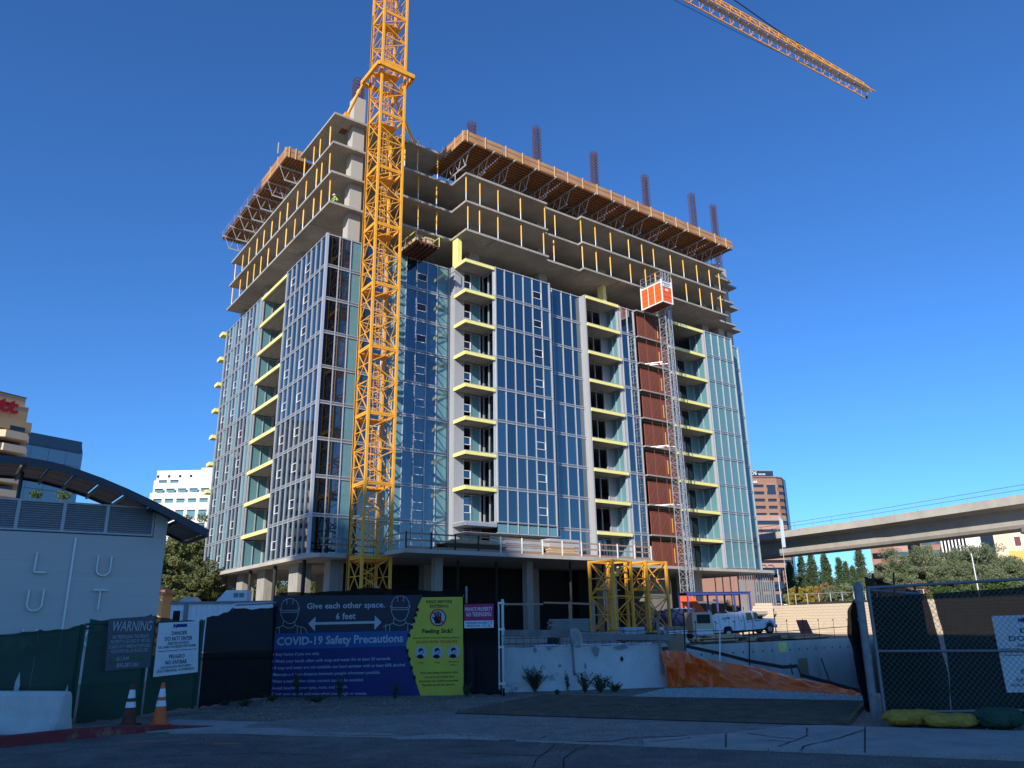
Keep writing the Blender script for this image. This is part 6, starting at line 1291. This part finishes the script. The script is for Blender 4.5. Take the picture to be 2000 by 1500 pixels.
# site office trailer on the left
ot = empty('office_trailer', (*at(331, 44), 0), .05); tag(ot, 'white ribbed site office trailer behind the green fence', 'trailer')
MB().box(0, 0, .4, 11, 3, 2.92).build('body', 'sign_white', ot); MB().box(-.08, -.08, 2.92, 11.1, 3.1, 3.05).build('roof_edge', 'galv_dark', ot); ub('corner_trim', 'galv_dark', .72, -.04, .4, .95, .0, 2.91, ot)
for i in range(34): ub('siding_rib', 'sign_white', 1.05+i*.29, -.03, .42, 1.10+i*.29, -.002, 2.9, ot)
wn_ = ub('window_frame', 'white_paint', .1, -.05, 1.6, .62, -.01, 2.65, ot); ub('window_pane', 'dark_glass', .17, -.06, 1.68, .55, -.052, 2.58, ot)
ac = empty('rooftop_cooler', (*at(417, 44.8), 3.05), .05); tag(ac, 'white wedge-shaped air cooler on the trailer roof', 'air cooler')
MB().add([(0, 0, 0), (1.7, 0, 0), (1.7, 0, .62), (.55, 0, .62), (0, 1, 0), (1.7, 1, 0), (1.7, 1, .62), (.55, 1, .62)], [(0, 1, 2, 3), (7, 6, 5, 4), (0, 4, 5, 1), (1, 5, 6, 2), (2, 6, 7, 3), (3, 7, 4, 0)]).build('housing', 'truck_white', ac)
for xx in (.98, 1.3): ub('grille', 'galv_dark', xx, -.02, .22, xx+.26, -.002, .46, ac)
vb = empty('roof_vent', (*at(350, 44.6), 3.05), .05); tag(vb, 'low metal vent box at the left end of the trailer roof', 'vent'); MB().add([(-.2, 0, 0), (.9, 0, 0), (.62, 0, .28), (.18, 0, .28), (-.2, .8, 0), (.9, .8, 0), (.62, .8, .28), (.18, .8, .28)], [(0, 1, 2, 3), (7, 6, 5, 4), (0, 4, 5, 1), (1, 5, 6, 2), (2, 6, 7, 3), (3, 7, 4, 0)]).build('hood', 'galv', vb)
# ------------------------------------------------------------------ elevated railway
OV = [(4.0, 180.5), (19.2, 152.0), (28.4, 135.2), (37.6, 118.5), (46.8, 101.0), (54.9, 82.4), (61.5, 64), (67, 44)]
ovp = empty('elevated_guideway', (0, 0, 0)); tag(ovp, 'concrete elevated railway bridge crossing behind the yard on the right', 'bridge')
def sweep(prof, i0, i1, gap=0.0):
    mb = MB(); pts = [np.array(p) for p in OV[i0:i1+1]]; n = len(prof); vs = []
    for i, p in enumerate(pts):
        t = nrm((pts[min(i+1, len(pts)-1)]-pts[max(i-1, 0)])); nn = np.array([t[1], -t[0]])*-1; nn = nn if nn@(-p) > 0 else -nn
        if gap and i in (0, len(pts)-1): p = p+t*(gap if i == 0 else -gap)
        vs += [(*(p+nn*o), z) for o, z in prof]
    fs = [(j*n+i, j*n+(i+1) % n, (j+1)*n+(i+1) % n, (j+1)*n+i) for j in range(len(pts)-1) for i in range(n)]+[tuple(range(n)), tuple(range(len(vs)-1, len(vs)-n-1, -1))]
    return mb.add(vs, fs)
PR = [(0, 14.0), (0, 13.05), (-.35, 12.95), (-2.0, 12.75), (-2.35, 11.1), (-2.6, 10.75), (-6.4, 10.75), (-6.65, 11.1), (-7.0, 12.75), (-8.65, 12.95), (-9, 13.05), (-9, 14.0), (-8.7, 14.0), (-8.7, 13.3), (-.3, 13.3), (-.3, 14.0)]
for i0, i1 in ((0, 2), (2, 5), (5, 7)): sweep(PR, i0, i1, .04).build('girder', 'concrete_light', ovp)
rr = MB(); rr2 = MB()
for i in range(1, len(OV)-1):
    a, b = np.array(OV[i]), np.array(OV[i+1])
    for z in (14.5, 15.0): rr2.tube((*a, z), (*b, z), .03, 6)
    for s in np.linspace(0, 1, 7)[:-1]: q = a+(b-a)*s; rr.tube((*q, 13.9), (*q, 15.0), .03, 6)
rr2.build('hand_rail', 'galv_dark', ovp); rr.build('rail_posts', 'galv_dark', ovp)
for (x, y) in ((58.7, 84.3), (31.0, 139.5)):
    MB().lathe((x, y, 0), [(1.3, -.5), (1.3, 7.6), (1.5, 8.4), (2.1, 9.4), (3.0, 10.3), (3.3, 10.76)], 24).build('pier', 'concrete_light', ovp, smooth=True)
    MB().lathe((x, y, 10.2), [(3.35, 0), (3.35, .54)], 24).build('pier_cap', 'concrete_light', ovp)

# ------------------------------------------------------------------ far buildings
def px_z(px, py, D): return far(px, py, D)[2]
# tan hotel tower at the left edge
E_ = far(62, 900, 150); HT_ = empty('hotel_tower', (E_[0], E_[1], 0), math.radians(63)); tag(HT_, 'tan stepped hotel tower with red sign at the left picture edge', 'building')
zz = lambda y: px_z(60, y, 150)
ub('body', 'cladding_tan', -34, 2.2, 0, -.6, 24, zz(845), HT_); ub('crown', 'cladding_tan', -34, 1.4, zz(845), -.35, 20, zz(826), HT_); ub('crown', 'cladding_tan', -34, 2.4, zz(826), -1.0, 20, zz(797), HT_); ub('crown', 'cladding_tan', -34, 3.0, zz(797), -1.5, 18, zz(778), HT_); ub('crown_cap', 'rust_red', -34, 2.9, zz(778), -1.4, 18.1, zz(776.5), HT_); ub('crown_cap', 'cladding_cream', -34, 2.3, zz(797)-.01, -.9, 20, zz(795.5), HT_)
ub('crown_window', 'dark_glass', -4.5, 1.34, zz(846), -1.6, 1.39, zz(838), HT_)
rows = [852, 877, 903, 935, 962, 990, 1018, 1046]
for i, yv in enumerate(rows):
    z1 = zz(yv); z0 = zz(yv+13)
    for j in range(4):
        x1 = -j*8.6; pts = [(x1-8.2, 2.2), (x1-6.2, -.6), (x1-2.0, -.6), (x1, 2.2)]; MB().prism(pts, z0, z1).build('balcony', 'cladding_cream', HT_); ub('balcony_window', 'dark_glass', x1-6.0, 2.12, zz(yv+24), x1-1.6, 2.19, z0-.15, HT_)
b = Board((-16, 1.9, zz(816)), (0, 1.9, zz(816))); b.y = np.array([0, 0, 1.]); mb = MB(); b.text(mb, 'Marriott', -6.6, .3, 12.6, .3, 2.6, d=.3, bold=.05); mb.build('sign_lettering', 'print_red', HT_)
ub('sign_rail', 'rust_red', -34, 1.45, zz(826)+1.0, -4, 1.5, zz(826)+1.06, HT_)
for i in range(8): ub('sign_rail_post', 'rust_red', -5-i*1.6, 1.45, zz(826), -4.94-i*1.6, 1.5, zz(826)+1.0, HT_)
# blue glass office behind it
E_ = far(160, 900, 225); GBd = empty('blue_glass_office', (E_[0], E_[1], 0), math.radians(60)); tag(GBd, 'blue mirror-glass office block right of the tan hotel', 'building'); zt = px_z(160, 862, 225)
ub('core', 'dark_blue_glass', -46, .3, 0, -.5, 30, zt-.4, GBd)
for k in range(9):
    for j in range(9): ub('glass_panel', 'blue_glass', -j*5-4.96, .0, zt-4-(k+1)*4+.06, -j*5-.04, .25, zt-4-k*4-.06, GBd)
for j in range(9): MB().add([(-j*5-4.96, .05, zt-4.0), (-j*5-.04, .05, zt-4.0), (-j*5-.04, 1.6, zt), (-j*5-4.96, 1.6, zt)], [(0, 1, 2, 3)]).build('roof_glass', 'dark_blue_glass', GBd)
for k in range(9): ub('corner_panel', 'blue_glass', -.4, .4, zt-4-(k+1)*4+.06, .2, 2.4, zt-4-k*4-.06, GBd); ub('corner_panel', 'blue_glass', -.42, 2.5, zt-4-(k+1)*4+.06, .18, 8, zt-4-k*4-.06, GBd)
# white tiled building
D = 180; WBd = empty('white_tiled_building', (0, 0, 0)); tag(WBd, 'white tiled office building left of the tower', 'building')
def pb(name, m, x0, y0, x1, y1, D_, dep, parent): a, b = far(x0, y1, D_), far(x1, y0, D_); a0 = far((x0+x1)/2-(x1-x0)/2, (y0+y1)/2, D_); b0 = far((x0+x1)/2+(x1-x0)/2, (y0+y1)/2, D_); return ub(name, m, a0[0], D_, a[2], b0[0], D_+dep, b[2], parent)
base = far(300, 1100, D)[0]; r_ = far(440, 950, D)[0]; X = lambda px, py: far(px, py, D)[0]; Zw = lambda y: px_z(350, y, D)
ub('wall', 'tile_white', X(293, 965), D, 0, r_, D+25, Zw(962), WBd); ub('wall', 'tile_white', X(299, 940), D+.5, Zw(962), r_, D+25, Zw(937), WBd); ub('wall', 'tile_white', X(303, 925), D+1, Zw(937), r_, D+25, Zw(917), WBd); ub('wall', 'tile_white', X(390, 925), D+.8, Zw(917), r_, D+25, Zw(913), WBd)
mb = MB()
for i in range(26): z = Zw(1070)+i*.95; mb.box(X(293, 965), D-.02, z, r_, D-.004, z+.05) if z < Zw(962) else mb.box(X(304, 930), D+.47, z, r_, D+.496, z+.05) if z < Zw(937) else None
for i in range(17): x = X(295, 965)+i*.95; mb.box(x, D-.02, Zw(1070), x+.05, D-.003, Zw(963))
mb.build('tile_joint', 'tile_joint', WBd, kind='stuff')
for x0, x1, y0, y1, m in [(303.5+i*21.5, 308+i*21.5, 926, 931, 'dark_glass') for i in range(4)]: ub('vent_window', m, X(x0, y0), D+.96, Zw(y1), X(x1, y0), D+1.02, Zw(y0), WBd)
for yy0, yy1, x00, n_ in ((936.5, 942, 308, 2), (954, 961, 302, 5), (974, 981.5, 299, 6), (996, 1012, 296, 6), (1022, 1036, 292, 6)):
    for i in range(n_):
        x0 = x00+i*22.5; fr = ub('window', 'teal', X(x0, yy1), D-.03+(.5 if yy0 < 940 else 0), Zw(yy1), X(x0+16, yy1), D+.02+(.5 if yy0 < 940 else 0), Zw(yy0), WBd); ub('window_head', 'dark_glass', X(x0, yy1), D-.06+(.5 if yy0 < 940 else 0), Zw(yy0)-.25, X(x0+16, yy1), D-.032+(.5 if yy0 < 940 else 0), Zw(yy0), WBd)
# brown stone block far to the left, seen only as a reflection in the left face
rbk = empty('brown_office_block', (-150, 150, 0), math.radians(55)); tag(rbk, 'brown stone office block mirrored in the left face of the tower', 'building')
ub('body', 'brown_stone', -30, -15, 0, 30, 15, 30, rbk); ub('upper_body', 'brown_stone', -18, -12, 30, 14, 12, 42, rbk)
for k in range(7): ub('window_band', 'dark_glass', -29, -15.3, 3+k*3.8, 29, -14.98, 5+k*3.8, rbk); ub('window_band', 'dark_glass', 29.98, -14, 3+k*3.8, 30.3, 14, 5+k*3.8, rbk)

# bank tower at the right
D = 260; AX = empty('bank_tower', (*far(1510, 980, D)[:2], 0), math.radians(6)); tag(AX, 'brown stone bank tower with ribbon windows right of the tower', 'building'); sc_ = D/1498.55; zz = lambda y: px_z(1500, y, D)
front = [(-16, .6), (-6.5, 0), (2.0, 0), (4.6, 1.4), (6.3, 4.2), (7.0, 8)]; body = front+[(7.0, 26), (-30, 26), (-30, .6)]
MB().prism([(x, y+.35) for x, y in body], 0, zz(932)).build('core', 'dark_blue_glass', AX)
wy = [(946.5, 952), (960, 966), (974, 980), (988, 994), (1002, 1006.5), (1017, 1025), (1034, 1040), (1049, 1055), (1064, 1070), (1079, 1085), (1094, 1100), (1109, 1115)]
prev = 934
for (y0, y1) in wy:
    MB().prism(body, zz(y0), zz(prev)).build('stone_band', 'brown_stone' if y0 < 1010 else 'brown_stone_light', AX); prev = y1
MB().prism(body, -1, zz(prev)).build('stone_band', 'brown_stone', AX)
for y0, y1 in wy[:5]:
    for x in (-2.2, 1.9): ub('stone_pier', 'brown_stone', x-.5, -.02, zz(y1)-.05, x+.5, .6, zz(y0)+.05, AX)
ub('tall_window', 'dark_blue_glass', -1.5, -.08, zz(966.5), 1.3, .1, zz(947), AX); ub('window_sill', 'brown_stone_light', -1.7, -.15, zz(968), 1.5, .1, zz(966.6), AX); ub('window_sill', 'brown_stone_light', -1.7, -.15, zz(946.8), 1.5, .1, zz(945), AX)
MB().prism([(6.6, 4.5), (8.6, 7.0), (8.6, 26), (6.9, 26), (6.9, 8)], 0, zz(931)).build('glass_fin', 'dark_blue_glass', AX)
MB().prism([(x*1.01, y-.1) for x, y in body], zz(932.5), zz(930.5)).build('cornice', 'brown_stone', AX); ub('sign_box', 'dark_blue_glass', -20, 1, zz(930.4), 1.6, 16, zz(919.5), AX); ub('sign_box_cap', 'brown_stone', -20.2, .8, zz(919.4), 1.8, 16.2, zz(918), AX)
b = Board((-20, .98, zz(928)), (2, .98, zz(928))); mb = MB(); b.text(mb, 'AXOS', 11.2, .35, 15.8, .35, 1.05, d=.03, bold=.02); b.text(mb, 'BANK', 16.4, .22, 18.9, .22, .55, d=.03, bold=.02); mb.build('sign_lettering', 'print_white', AX)
b = Board((-16, -.08, zz(944.5)), (2, .0, zz(944.5))); mb = MB(); b.text(mb, '4365', 8.2, .1, 11.0, .1, .75, d=.5, bold=.03); mb.build('street_number', 'print_white', AX)
# second brown office, part hidden by pines and bridge
D = 210; B2 = empty('brown_ribbon_office', (*far(1704, 1100, D)[:2], 0), math.radians(-26)); tag(B2, 'brown office block with dark ribbon windows behind the pines', 'building'); zz = lambda y: px_z(1760, y, D)
ub('body', 'brown_stone', 0, .4, 0, 5.8, 20, zz(1030), B2); ub('body', 'brown_stone_light', 5.8, .0, 0, 9.0, 20, zz(1030), B2); ub('recess', 'dark_glass', 9.0, 2, 0, 12.0, 20, zz(1032), B2); ub('body', 'brown_stone', 12, .2, 0, 21.5, 20, zz(1040), B2)
for k in range(10):
    z = 1.5+k*3.0
    if z+2 > zz(1042): break
    ub('window_band', 'dark_glass', .3, .34, z, 5.7, .39, z+1.5, B2); ub('window_band', 'blue_glass', 5.85, -.06, z, 8.95, -.01, z+1.5, B2); ub('window_band', 'blue_glass', 12.2, .12, z, 21.3, .19, z+1.5, B2)
# white finned block, cream block and ochre block under the bridge
D = 190; WF = empty('white_finned_block', (*far(1842, 1090, D)[:2], 0), math.radians(-30)); tag(WF, 'white block with vertical fins seen under the bridge', 'building'); ub('body', 'tile_white', 0, .3, 0, 12, 14, px_z(1880, 1040, D), WF); ub('dark_glazing', 'dark_blue_glass', 8.5, .1, 0, 12, .29, px_z(1880, 1042, D), WF)
for i in range(7): ub('fin', 'white_paint', .1+i*.75, -.4, 6, .4+i*.75, .29, px_z(1880, 1040, D), WF); ub('glazing', 'dark_glass', .42+i*.75, .22, 6, .83+i*.75, .29, px_z(1880, 1041, D), WF)
D = 150; CBd = empty('cream_block', (*far(1948, 1090, D)[:2], 0), math.radians(-33)); tag(CBd, 'cream and ochre building at the right edge under the bridge', 'building'); ub('body', 'cream_wall', 0, .2, 0, 2.0, 16, px_z(1960, 1035, D), CBd); ub('body', 'cream_wall', 2, .6, px_z(1960, 1077, D), 20, 16, px_z(1960, 1035, D), CBd); ub('ochre_base', 'ochre_wall', 2, .4, px_z(1960, 1100, D), 20, 16, px_z(1960, 1077, D), CBd); ub('ground_storey', 'dark_glass', 2, 1.4, 0, 20, 16, px_z(1960, 1100, D), CBd)
for i in range(5): fw = ub('window_frame', 'white_paint', 3+i*2.3, .5, px_z(1960, 1071, D), 4.6+i*2.3, .59, px_z(1960, 1046, D), CBd); ub('window_pane', 'rust_red', 3.3+i*2.3, .46, px_z(1960, 1068, D), 4.3+i*2.3, .495, px_z(1960, 1050, D), CBd)
D = 146; CH = empty('cream_house', (*far(1818, 1120, D)[:2], 0), math.radians(-28)); tag(CH, 'small cream building with dark window among the pines', 'building'); ub('wall', 'cream_wall', 0, 0, 0, 2.6, 6, px_z(1830, 1090, D), CH); ub('wall', 'cream_wall', 2.6, .4, 0, 12, 6, px_z(1830, 1116, D), CH); ub('roof', 'roof_tile', 2.4, .1, px_z(1830, 1116, D), 12.3, 6, px_z(1830, 1113, D), CH); ub('window', 'dark_glass', .9, -.06, px_z(1830, 1125, D), 2.0, -.01, px_z(1830, 1112, D), CH)
# parking structure and signs beside the stud corner
D = 135; PK = empty('parking_structure', (*far(1478, 1150, D)[:2], 0), -.3); tag(PK, 'white parking structure decks right of the stud-framed corner', 'building'); zz = lambda y: px_z(1510, y, D)
for y0, y1, x1 in ((1113, 1121, 4.2), (1137, 1150, 4.4), (1161, 1175, 6.6)): ub('spandrel', 'tile_white', 0, 0, zz(y1), x1, .3, zz(y0), PK); ub('deck', 'concrete_dark', 0, .3, zz(y1), x1-.2, 14, zz(y1)+.25, PK)
for x in (.4, 2.4, 4.0): ub('column', 'concrete_dark', x, .6, 0, x+.5, 1.1, zz(1114), PK)
def signboard(px, py0, py1, w, D_, label, m='sign_white', acc=None):
    q = far(px, py1, D_); t = far(px, py0, D_); S = empty('street_sign', (q[0], q[1], 0)); tag(S, label, 'sign'); MB().tube((0, .05, 0), (0, .05, q[2]), .06, 6).build('pole', 'galv', S); ub('plate', m, -w/2, -.03, q[2], w/2, .03, t[2], S)
    if acc: MB().add([(-w*.3, -.04, q[2]+(t[2]-q[2])*.25), (w*.1, -.04, q[2]+(t[2]-q[2])*.2), (w*.32, -.04, q[2]+(t[2]-q[2])*.8), (-w*.05, -.04, q[2]+(t[2]-q[2])*.75)], [(0, 1, 2, 3)]).build('emblem', acc, S)
signboard(1513, 1139, 1152, 2.4, 128, 'white sign panel with a blue emblem beside the parking decks', acc='water_blue'); signboard(1549, 1171, 1179, .75, 120, 'small white street sign at the end of the boundary fence')
def lamp_post(px, py0, py1, D_, ax, ay, label):
    b = far(px, py1, D_); t = far(px, py0, D_); a = far(ax, ay, D_); L_ = empty('street_lamp', (b[0], b[1], 0)); tag(L_, label, 'street lamp', 'street lamps along the far road'); x0 = b[0]
    MB().tube((0, 0, 0), (0, 0, t[2]), .13, 8, .08).build('pole', 'galv', L_); MB().tube((0, 0, t[2]-.1), (a[0]-x0, 0, a[2]), .05, 6).build('arm', 'galv', L_); MB().box(a[0]-x0-.5, -.15, a[2]-.08, a[0]-x0+.1, .15, a[2]+.06).build('lantern', 'galv', L_)
lamp_post(1527, 1112, 1186, 112, 1508, 1104, 'grey street lamp in front of the conifers, arm to the left'); lamp_post(1512, 1113, 1186, 122, 1494, 1104, 'grey street lamp just left of the conifer lamp'); lamp_post(1912, 1080, 1160, 92, 1880, 1066, 'grey street lamp among the pines at the right')
fg_ = empty('banner_flag', (*far(1525, 1040, 100)[:2], 0)); tag(fg_, 'tall blue and white feather flag rising above the bridge parapet', 'flag'); q = far(1525, 1038, 100)[2]; t = far(1522, 1010, 100)[2]; MB().tube((0, 0, 0), (0, 0, t), .04, 6).build('pole', 'galv', fg_); MB().add([(0, 0, q-2), (.42, 0, q-2), (.45, 0, t-.5), (.1, 0, t)], [(0, 1, 2, 3)]).build('cloth', 'pvc', fg_)
hs = empty('tiled_house', (*far(312, 1180, 70)[:2], 0)); tag(hs, 'tan house corner behind the office trailer at the left', 'house'); ub('wall', 'cladding_tan', -3, 0, 0, .2, 2, px_z(320, 1160, 70), hs); MB().add([(-3.4, -.3, px_z(320, 1160, 70)), (.5, -.3, px_z(320, 1160, 70)), (.0, 1, px_z(320, 1146, 70)), (-3.4, 1, px_z(320, 1146, 70)), (.5, 2.3, px_z(320, 1160, 70)), (-3.4, 2.3, px_z(320, 1160, 70))], [(0, 1, 2, 3), (1, 4, 2), (2, 4, 5, 3)]).build('roof', 'roof_tile', hs)
# parked cars beyond the boundary wall, roofs just showing
def car(px, D_, m, label):
    q = far(px, 1186, D_); C_ = empty('parked_car', (q[0], q[1], 2.2), .1); tag(C_, label, 'car', 'cars parked beyond the boundary wall'); prof = [(-2.1, .3), (-2.1, .8), (-1.5, .95), (-.9, 1.42), (.7, 1.45), (1.3, .98), (2.1, .85), (2.15, .3)]; n = len(prof)
    bevel(MB().add([(x, 0, z) for x, z in prof]+[(x, 1.7, z) for x, z in prof], [tuple(range(n)), tuple(range(2*n-1, n-1, -1))]+[(i, i+n, (i+1) % n+n, (i+1) % n) for i in range(n)]).build('body', m, C_), .08); ub('side_glass', 'dark_glass', -.9, -.01, 1.0, .8, 0, 1.32, C_)
    for x in (-1.3, 1.3): MB().tube((x, -.02, .32), (x, .2, .32), .32, 14).build('wheel', 'rubber', C_)
flat('upper_street', [far(1480, 1200, 99)[:2], far(1560, 1200, 98)[:2], far(1860, 1200, 84)[:2], (130, 130), (60, 160)], 2.2, 'asphalt')
car(1577, 112, 'truck_white', 'white car beyond the boundary wall fence'); car(1538, 114, 'truck_white', 'white car beside the parking structure'); car(1625, 110, 'container_blue', 'dark car beyond the boundary wall, right of the white one')

# ------------------------------------------------------------------ trees
def leafquads(P, size, rng, flat_=.0):
    n = len(P); a = rng.normal(size=(n, 3)); a /= np.linalg.norm(a, axis=1)[:, None]; b = rng.normal(size=(n, 3)); b -= (b*a).sum(1)[:, None]*a; b /= np.linalg.norm(b, axis=1)[:, None]
    s = size*rng.uniform(.6, 1.3, (n, 1)); c = np.cross(a, b); V = np.stack([P-b*s-c*s*.45, P+b*s*.2-c*s*.6, P+b*s+c*s*.3, P-b*s*.3+c*s*.6], 1).reshape(-1, 3)
    return V, np.arange(4*n).reshape(-1, 4)
def crown_mesh(kind, H, R, n, size, m, seed):
    rng = np.random.default_rng(seed); pts = []
    if kind == 'cone':
        nb = int(150+H*9)
        for i in range(nb):
            t = rng.random()**.85; z = H*(.10+.9*t); r = R*(1-t)**.7*(.55+.6*rng.random())+.10; th = rng.random()*6.28; tip = np.array([r*math.cos(th), r*math.sin(th), z-.12*r]); k = max(8, int(n/nb*(.4+1.4*(1-t))))
            f = rng.uniform(.3, 1.05, (k, 1)); pts.append(np.array([0, 0, z])*(1-f)+tip*f+rng.normal(size=(k, 3))*(.12+.05*r))
    else:
        nb = int(60+R*14)
        for i in range(nb):
            while True:
                d = rng.uniform(-1, 1, 3)
                if .2 < np.linalg.norm(d) < .72+.33*math.sin(3*math.atan2(d[1], d[0])+seed)*math.cos(4*d[2]+seed): break
            c = np.array([d[0]*R, d[1]*R, H*.62+d[2]*H*.40*(1-.25*(d[0]**2+d[1]**2))]); rr = R*rng.uniform(.09, .22); k = int(n/nb); q = rng.normal(size=(k, 3)); q /= np.linalg.norm(q, axis=1)[:, None]; q *= rr*rng.random((k, 1))**.35; q[:, 2] *= .7; pts.append(c+q)
    P = np.concatenate(pts); V, F = leafquads(P, size, rng); me = bpy.data.meshes.new('crown'); me.from_pydata(V.tolist(), [], F.tolist()); me.materials.append(MATS[m]); return me
def trunk_mesh(H, R, kind, seed):
    rng = np.random.default_rng(seed); mb = MB(); r0 = .022*H+.05; top = H*(.92 if kind == 'cone' else .62); P = [np.array([.0, 0, 0])]
    for i in range(5): P.append(P[-1]+np.array([rng.normal()*.03*H*.3, rng.normal()*.03*H*.3, top/5]))
    for i in range(5): mb.tube(P[i], P[i+1], r0*(1-i/5.5), 7, r0*(1-(i+1)/5.5))
    if kind != 'cone':
        for i in range(9): th = rng.random()*6.28; a = P[2+i % 4]; mb.tube(a, a+np.array([R*.7*math.cos(th), R*.7*math.sin(th), H*.18]), r0*.4, 5, r0*.12)
    return mb.mesh('trunk', 'bark')
TM = {}
def tree(px, pytop, D_, R, kind, m, label, name, group, seed=0, n=6000, size=.26, zbase=0.0):
    t = far(px, pytop, D_); H = t[2]-zbase; key = (kind, m, round(R/1.0), seed)
    if key not in TM: TM[key] = (crown_mesh(kind, 10, R*10/H, n, size*10/H, m, seed+11), trunk_mesh(10, R*10/H, kind, seed+5))
    s = H/10; T = empty(name, (t[0], t[1], zbase), random.uniform(0, 6.28)); T.scale = (s, s, s); tag(T, label, 'tree', group); inst('crown', TM[key][0], T); inst('trunk', TM[key][1], T); return T
g1 = 'conifers beyond the boundary wall'
for px, py, D_, R, sd, lab in ((1540, 1098, 150, 2.0, 0, 'slim conifer just behind the first street lamp'), (1562, 1084, 156, 2.2, 1, 'conifer partly under the bridge, second from the stud corner'), (1582, 1080, 153, 2.5, 2, 'broad conifer reaching the bridge soffit'), (1608, 1083, 150, 2.4, 0, 'pointed conifer with brown foliage in the middle of the row'), (1637, 1090, 148, 2.0, 1, 'conifer against the sky gap, left of the tallest'), (1650, 1098, 152, 1.7, 2, 'narrow conifer close beside the one against the sky'), (1676, 1071, 146, 2.2, 3, 'tallest loose conifer in the sky gap'), (1664, 1106, 143, 2.0, 1, 'short conifer in front of the tallest')):
    tree(px, py, D_, R, 'cone', 'leaf_conifer', lab, 'conifer_tree', g1, sd, 15000, .13)
tree(1554, 1146, 112, 2.0, 'ball', 'leaf_yellow', 'small yellow-leaved tree at the left of the boundary fence', 'autumn_tree', 'autumn trees behind the boundary fence', 1, 11000, .10, 2.2); tree(1568, 1148, 114, 2.4, 'ball', 'leaf_green', 'green round tree between the two yellow trees', 'round_tree', None, 2, 12000, .10, 2.2)
tree(1590, 1143, 113, 2.5, 'ball', 'leaf_yellow', 'golden tree in the middle of the boundary fence', 'autumn_tree', 'autumn trees behind the boundary fence', 3, 12000, .10, 2.2); tree(1615, 1139, 111, 2.2, 'ball', 'leaf_red', 'reddish brown tree right of the golden one', 'autumn_tree', 'autumn trees behind the boundary fence', 4, 11000, .10, 2.2); tree(1648, 1142, 108, 3.6, 'ball', 'leaf_pine', 'grey-green shrubby tree beside the gate post', 'round_tree', None, 5, 16000, .11, 2.2)
g2 = 'grey-green pines below the bridge'
for px, py, D_, R, sd, lab in ((1722, 1098, 138, 4.6, 0, 'grey-green pine right of the sky gap'), (1752, 1078, 138, 6.0, 1, 'pine in front of the brown ribbon office'), (1782, 1052, 140, 6.6, 2, 'tall pine whose top meets the bridge'), (1815, 1082, 132, 5.0, 0, 'pine left of the cream house'), (1858, 1070, 132, 6.0, 1, 'pine in front of the white finned block'), (1892, 1048, 132, 5.8, 2, 'tallest right-hand pine beside the lamp'), (1930, 1064, 126, 6.4, 0, 'wide pine right of the lamp'), (1968, 1088, 122, 5.6, 1, 'low pine near the bridge pier'), (1995, 1094, 120, 5.0, 2, 'pine at the right picture edge')):
    tree(px, py, D_, R, 'ball', 'leaf_pine', lab, 'pine_tree', g2, sd+10, 22000, .12)
for i, (px, py, D_, R, m) in enumerate(((1790, 1140, 100, 2.4, 'leaf_red'), (1830, 1142, 98, 2.6, 'leaf_hedge'), (1875, 1140, 98, 3.0, 'leaf_green'), (1925, 1138, 96, 3.0, 'leaf_hedge'), (1975, 1136, 95, 3.2, 'leaf_hedge'))): tree(px, py, D_, R, 'ball', m, ['brownish shrub', 'pale green shrub', 'dark green shrub', 'bright green shrub', 'light green shrub'][i]+[' right of the cream pillar', ' below the cream house', ' below the lamp post', ' right of the lamp post', ' at the right picture edge'][i]+' above the fence screen', 'shrub', 'shrubs above the gate screen', 20+i, 12000, .11)
g3 = 'trees left of the tower'
for i, (px, py, D_, R) in enumerate(((330, 1040, 84, 4.2), (358, 1010, 92, 5.0), (392, 1014, 98, 5.2), (375, 1090, 80, 4.0), (420, 1120, 104, 4.6), (335, 1120, 76, 3.2), (470, 1115, 118, 6.0), (530, 1120, 122, 6.0), (600, 1118, 128, 6.5), (650, 1120, 128, 6.0))):
    tree(px, py, D_, R, 'ball', 'leaf_left', 'olive green tree '+['hugging the pavilion edge', 'tall behind the canopy tip', 'tall against the tower edge', 'below the two tall ones', 'behind the first podium column', 'low beside the tan house', 'seen between the left podium columns', 'seen behind the second podium column', 'seen under the podium near the corner', 'seen under the podium left of the crane'][i], 'broadleaf_tree', g3, 30+i % 5, 22000, .13)
tree(100, 944, 60, 3.4, 'ball', 'leaf_green', 'dark green tree top showing above the louvers under the canopy', 'broadleaf_tree', None, 40, 12000, .11)
tree(1352, 1180, 118, 3, 'ball', 'leaf_hedge', 'bright shrub seen through the ground floor beside the hoist', 'shrub', None, 44, 9000, .12); tree(1395, 1170, 118, 4, 'ball', 'leaf_hedge', 'bright tree seen through the ground floor left of the studs', 'broadleaf_tree', None, 45, 9000, .12)

# ------------------------------------------------------------------ set every root that was built in world coordinates down at its thing's own base
bpy.context.view_layer.update()
for r in [o for o in scene.objects if o.type == 'EMPTY' and o.parent is None and o.location.length < 1e-6]:
    P = [ch.matrix_local @ Vector(c) for ch in r.children if ch.type == 'MESH' for c in ch.bound_box]
    if not P: continue
    b = Vector(((min(p.x for p in P)+max(p.x for p in P))/2, (min(p.y for p in P)+max(p.y for p in P))/2, min(p.z for p in P)))
    r.location = b
    for ch in r.children: ch.location = ch.location-b
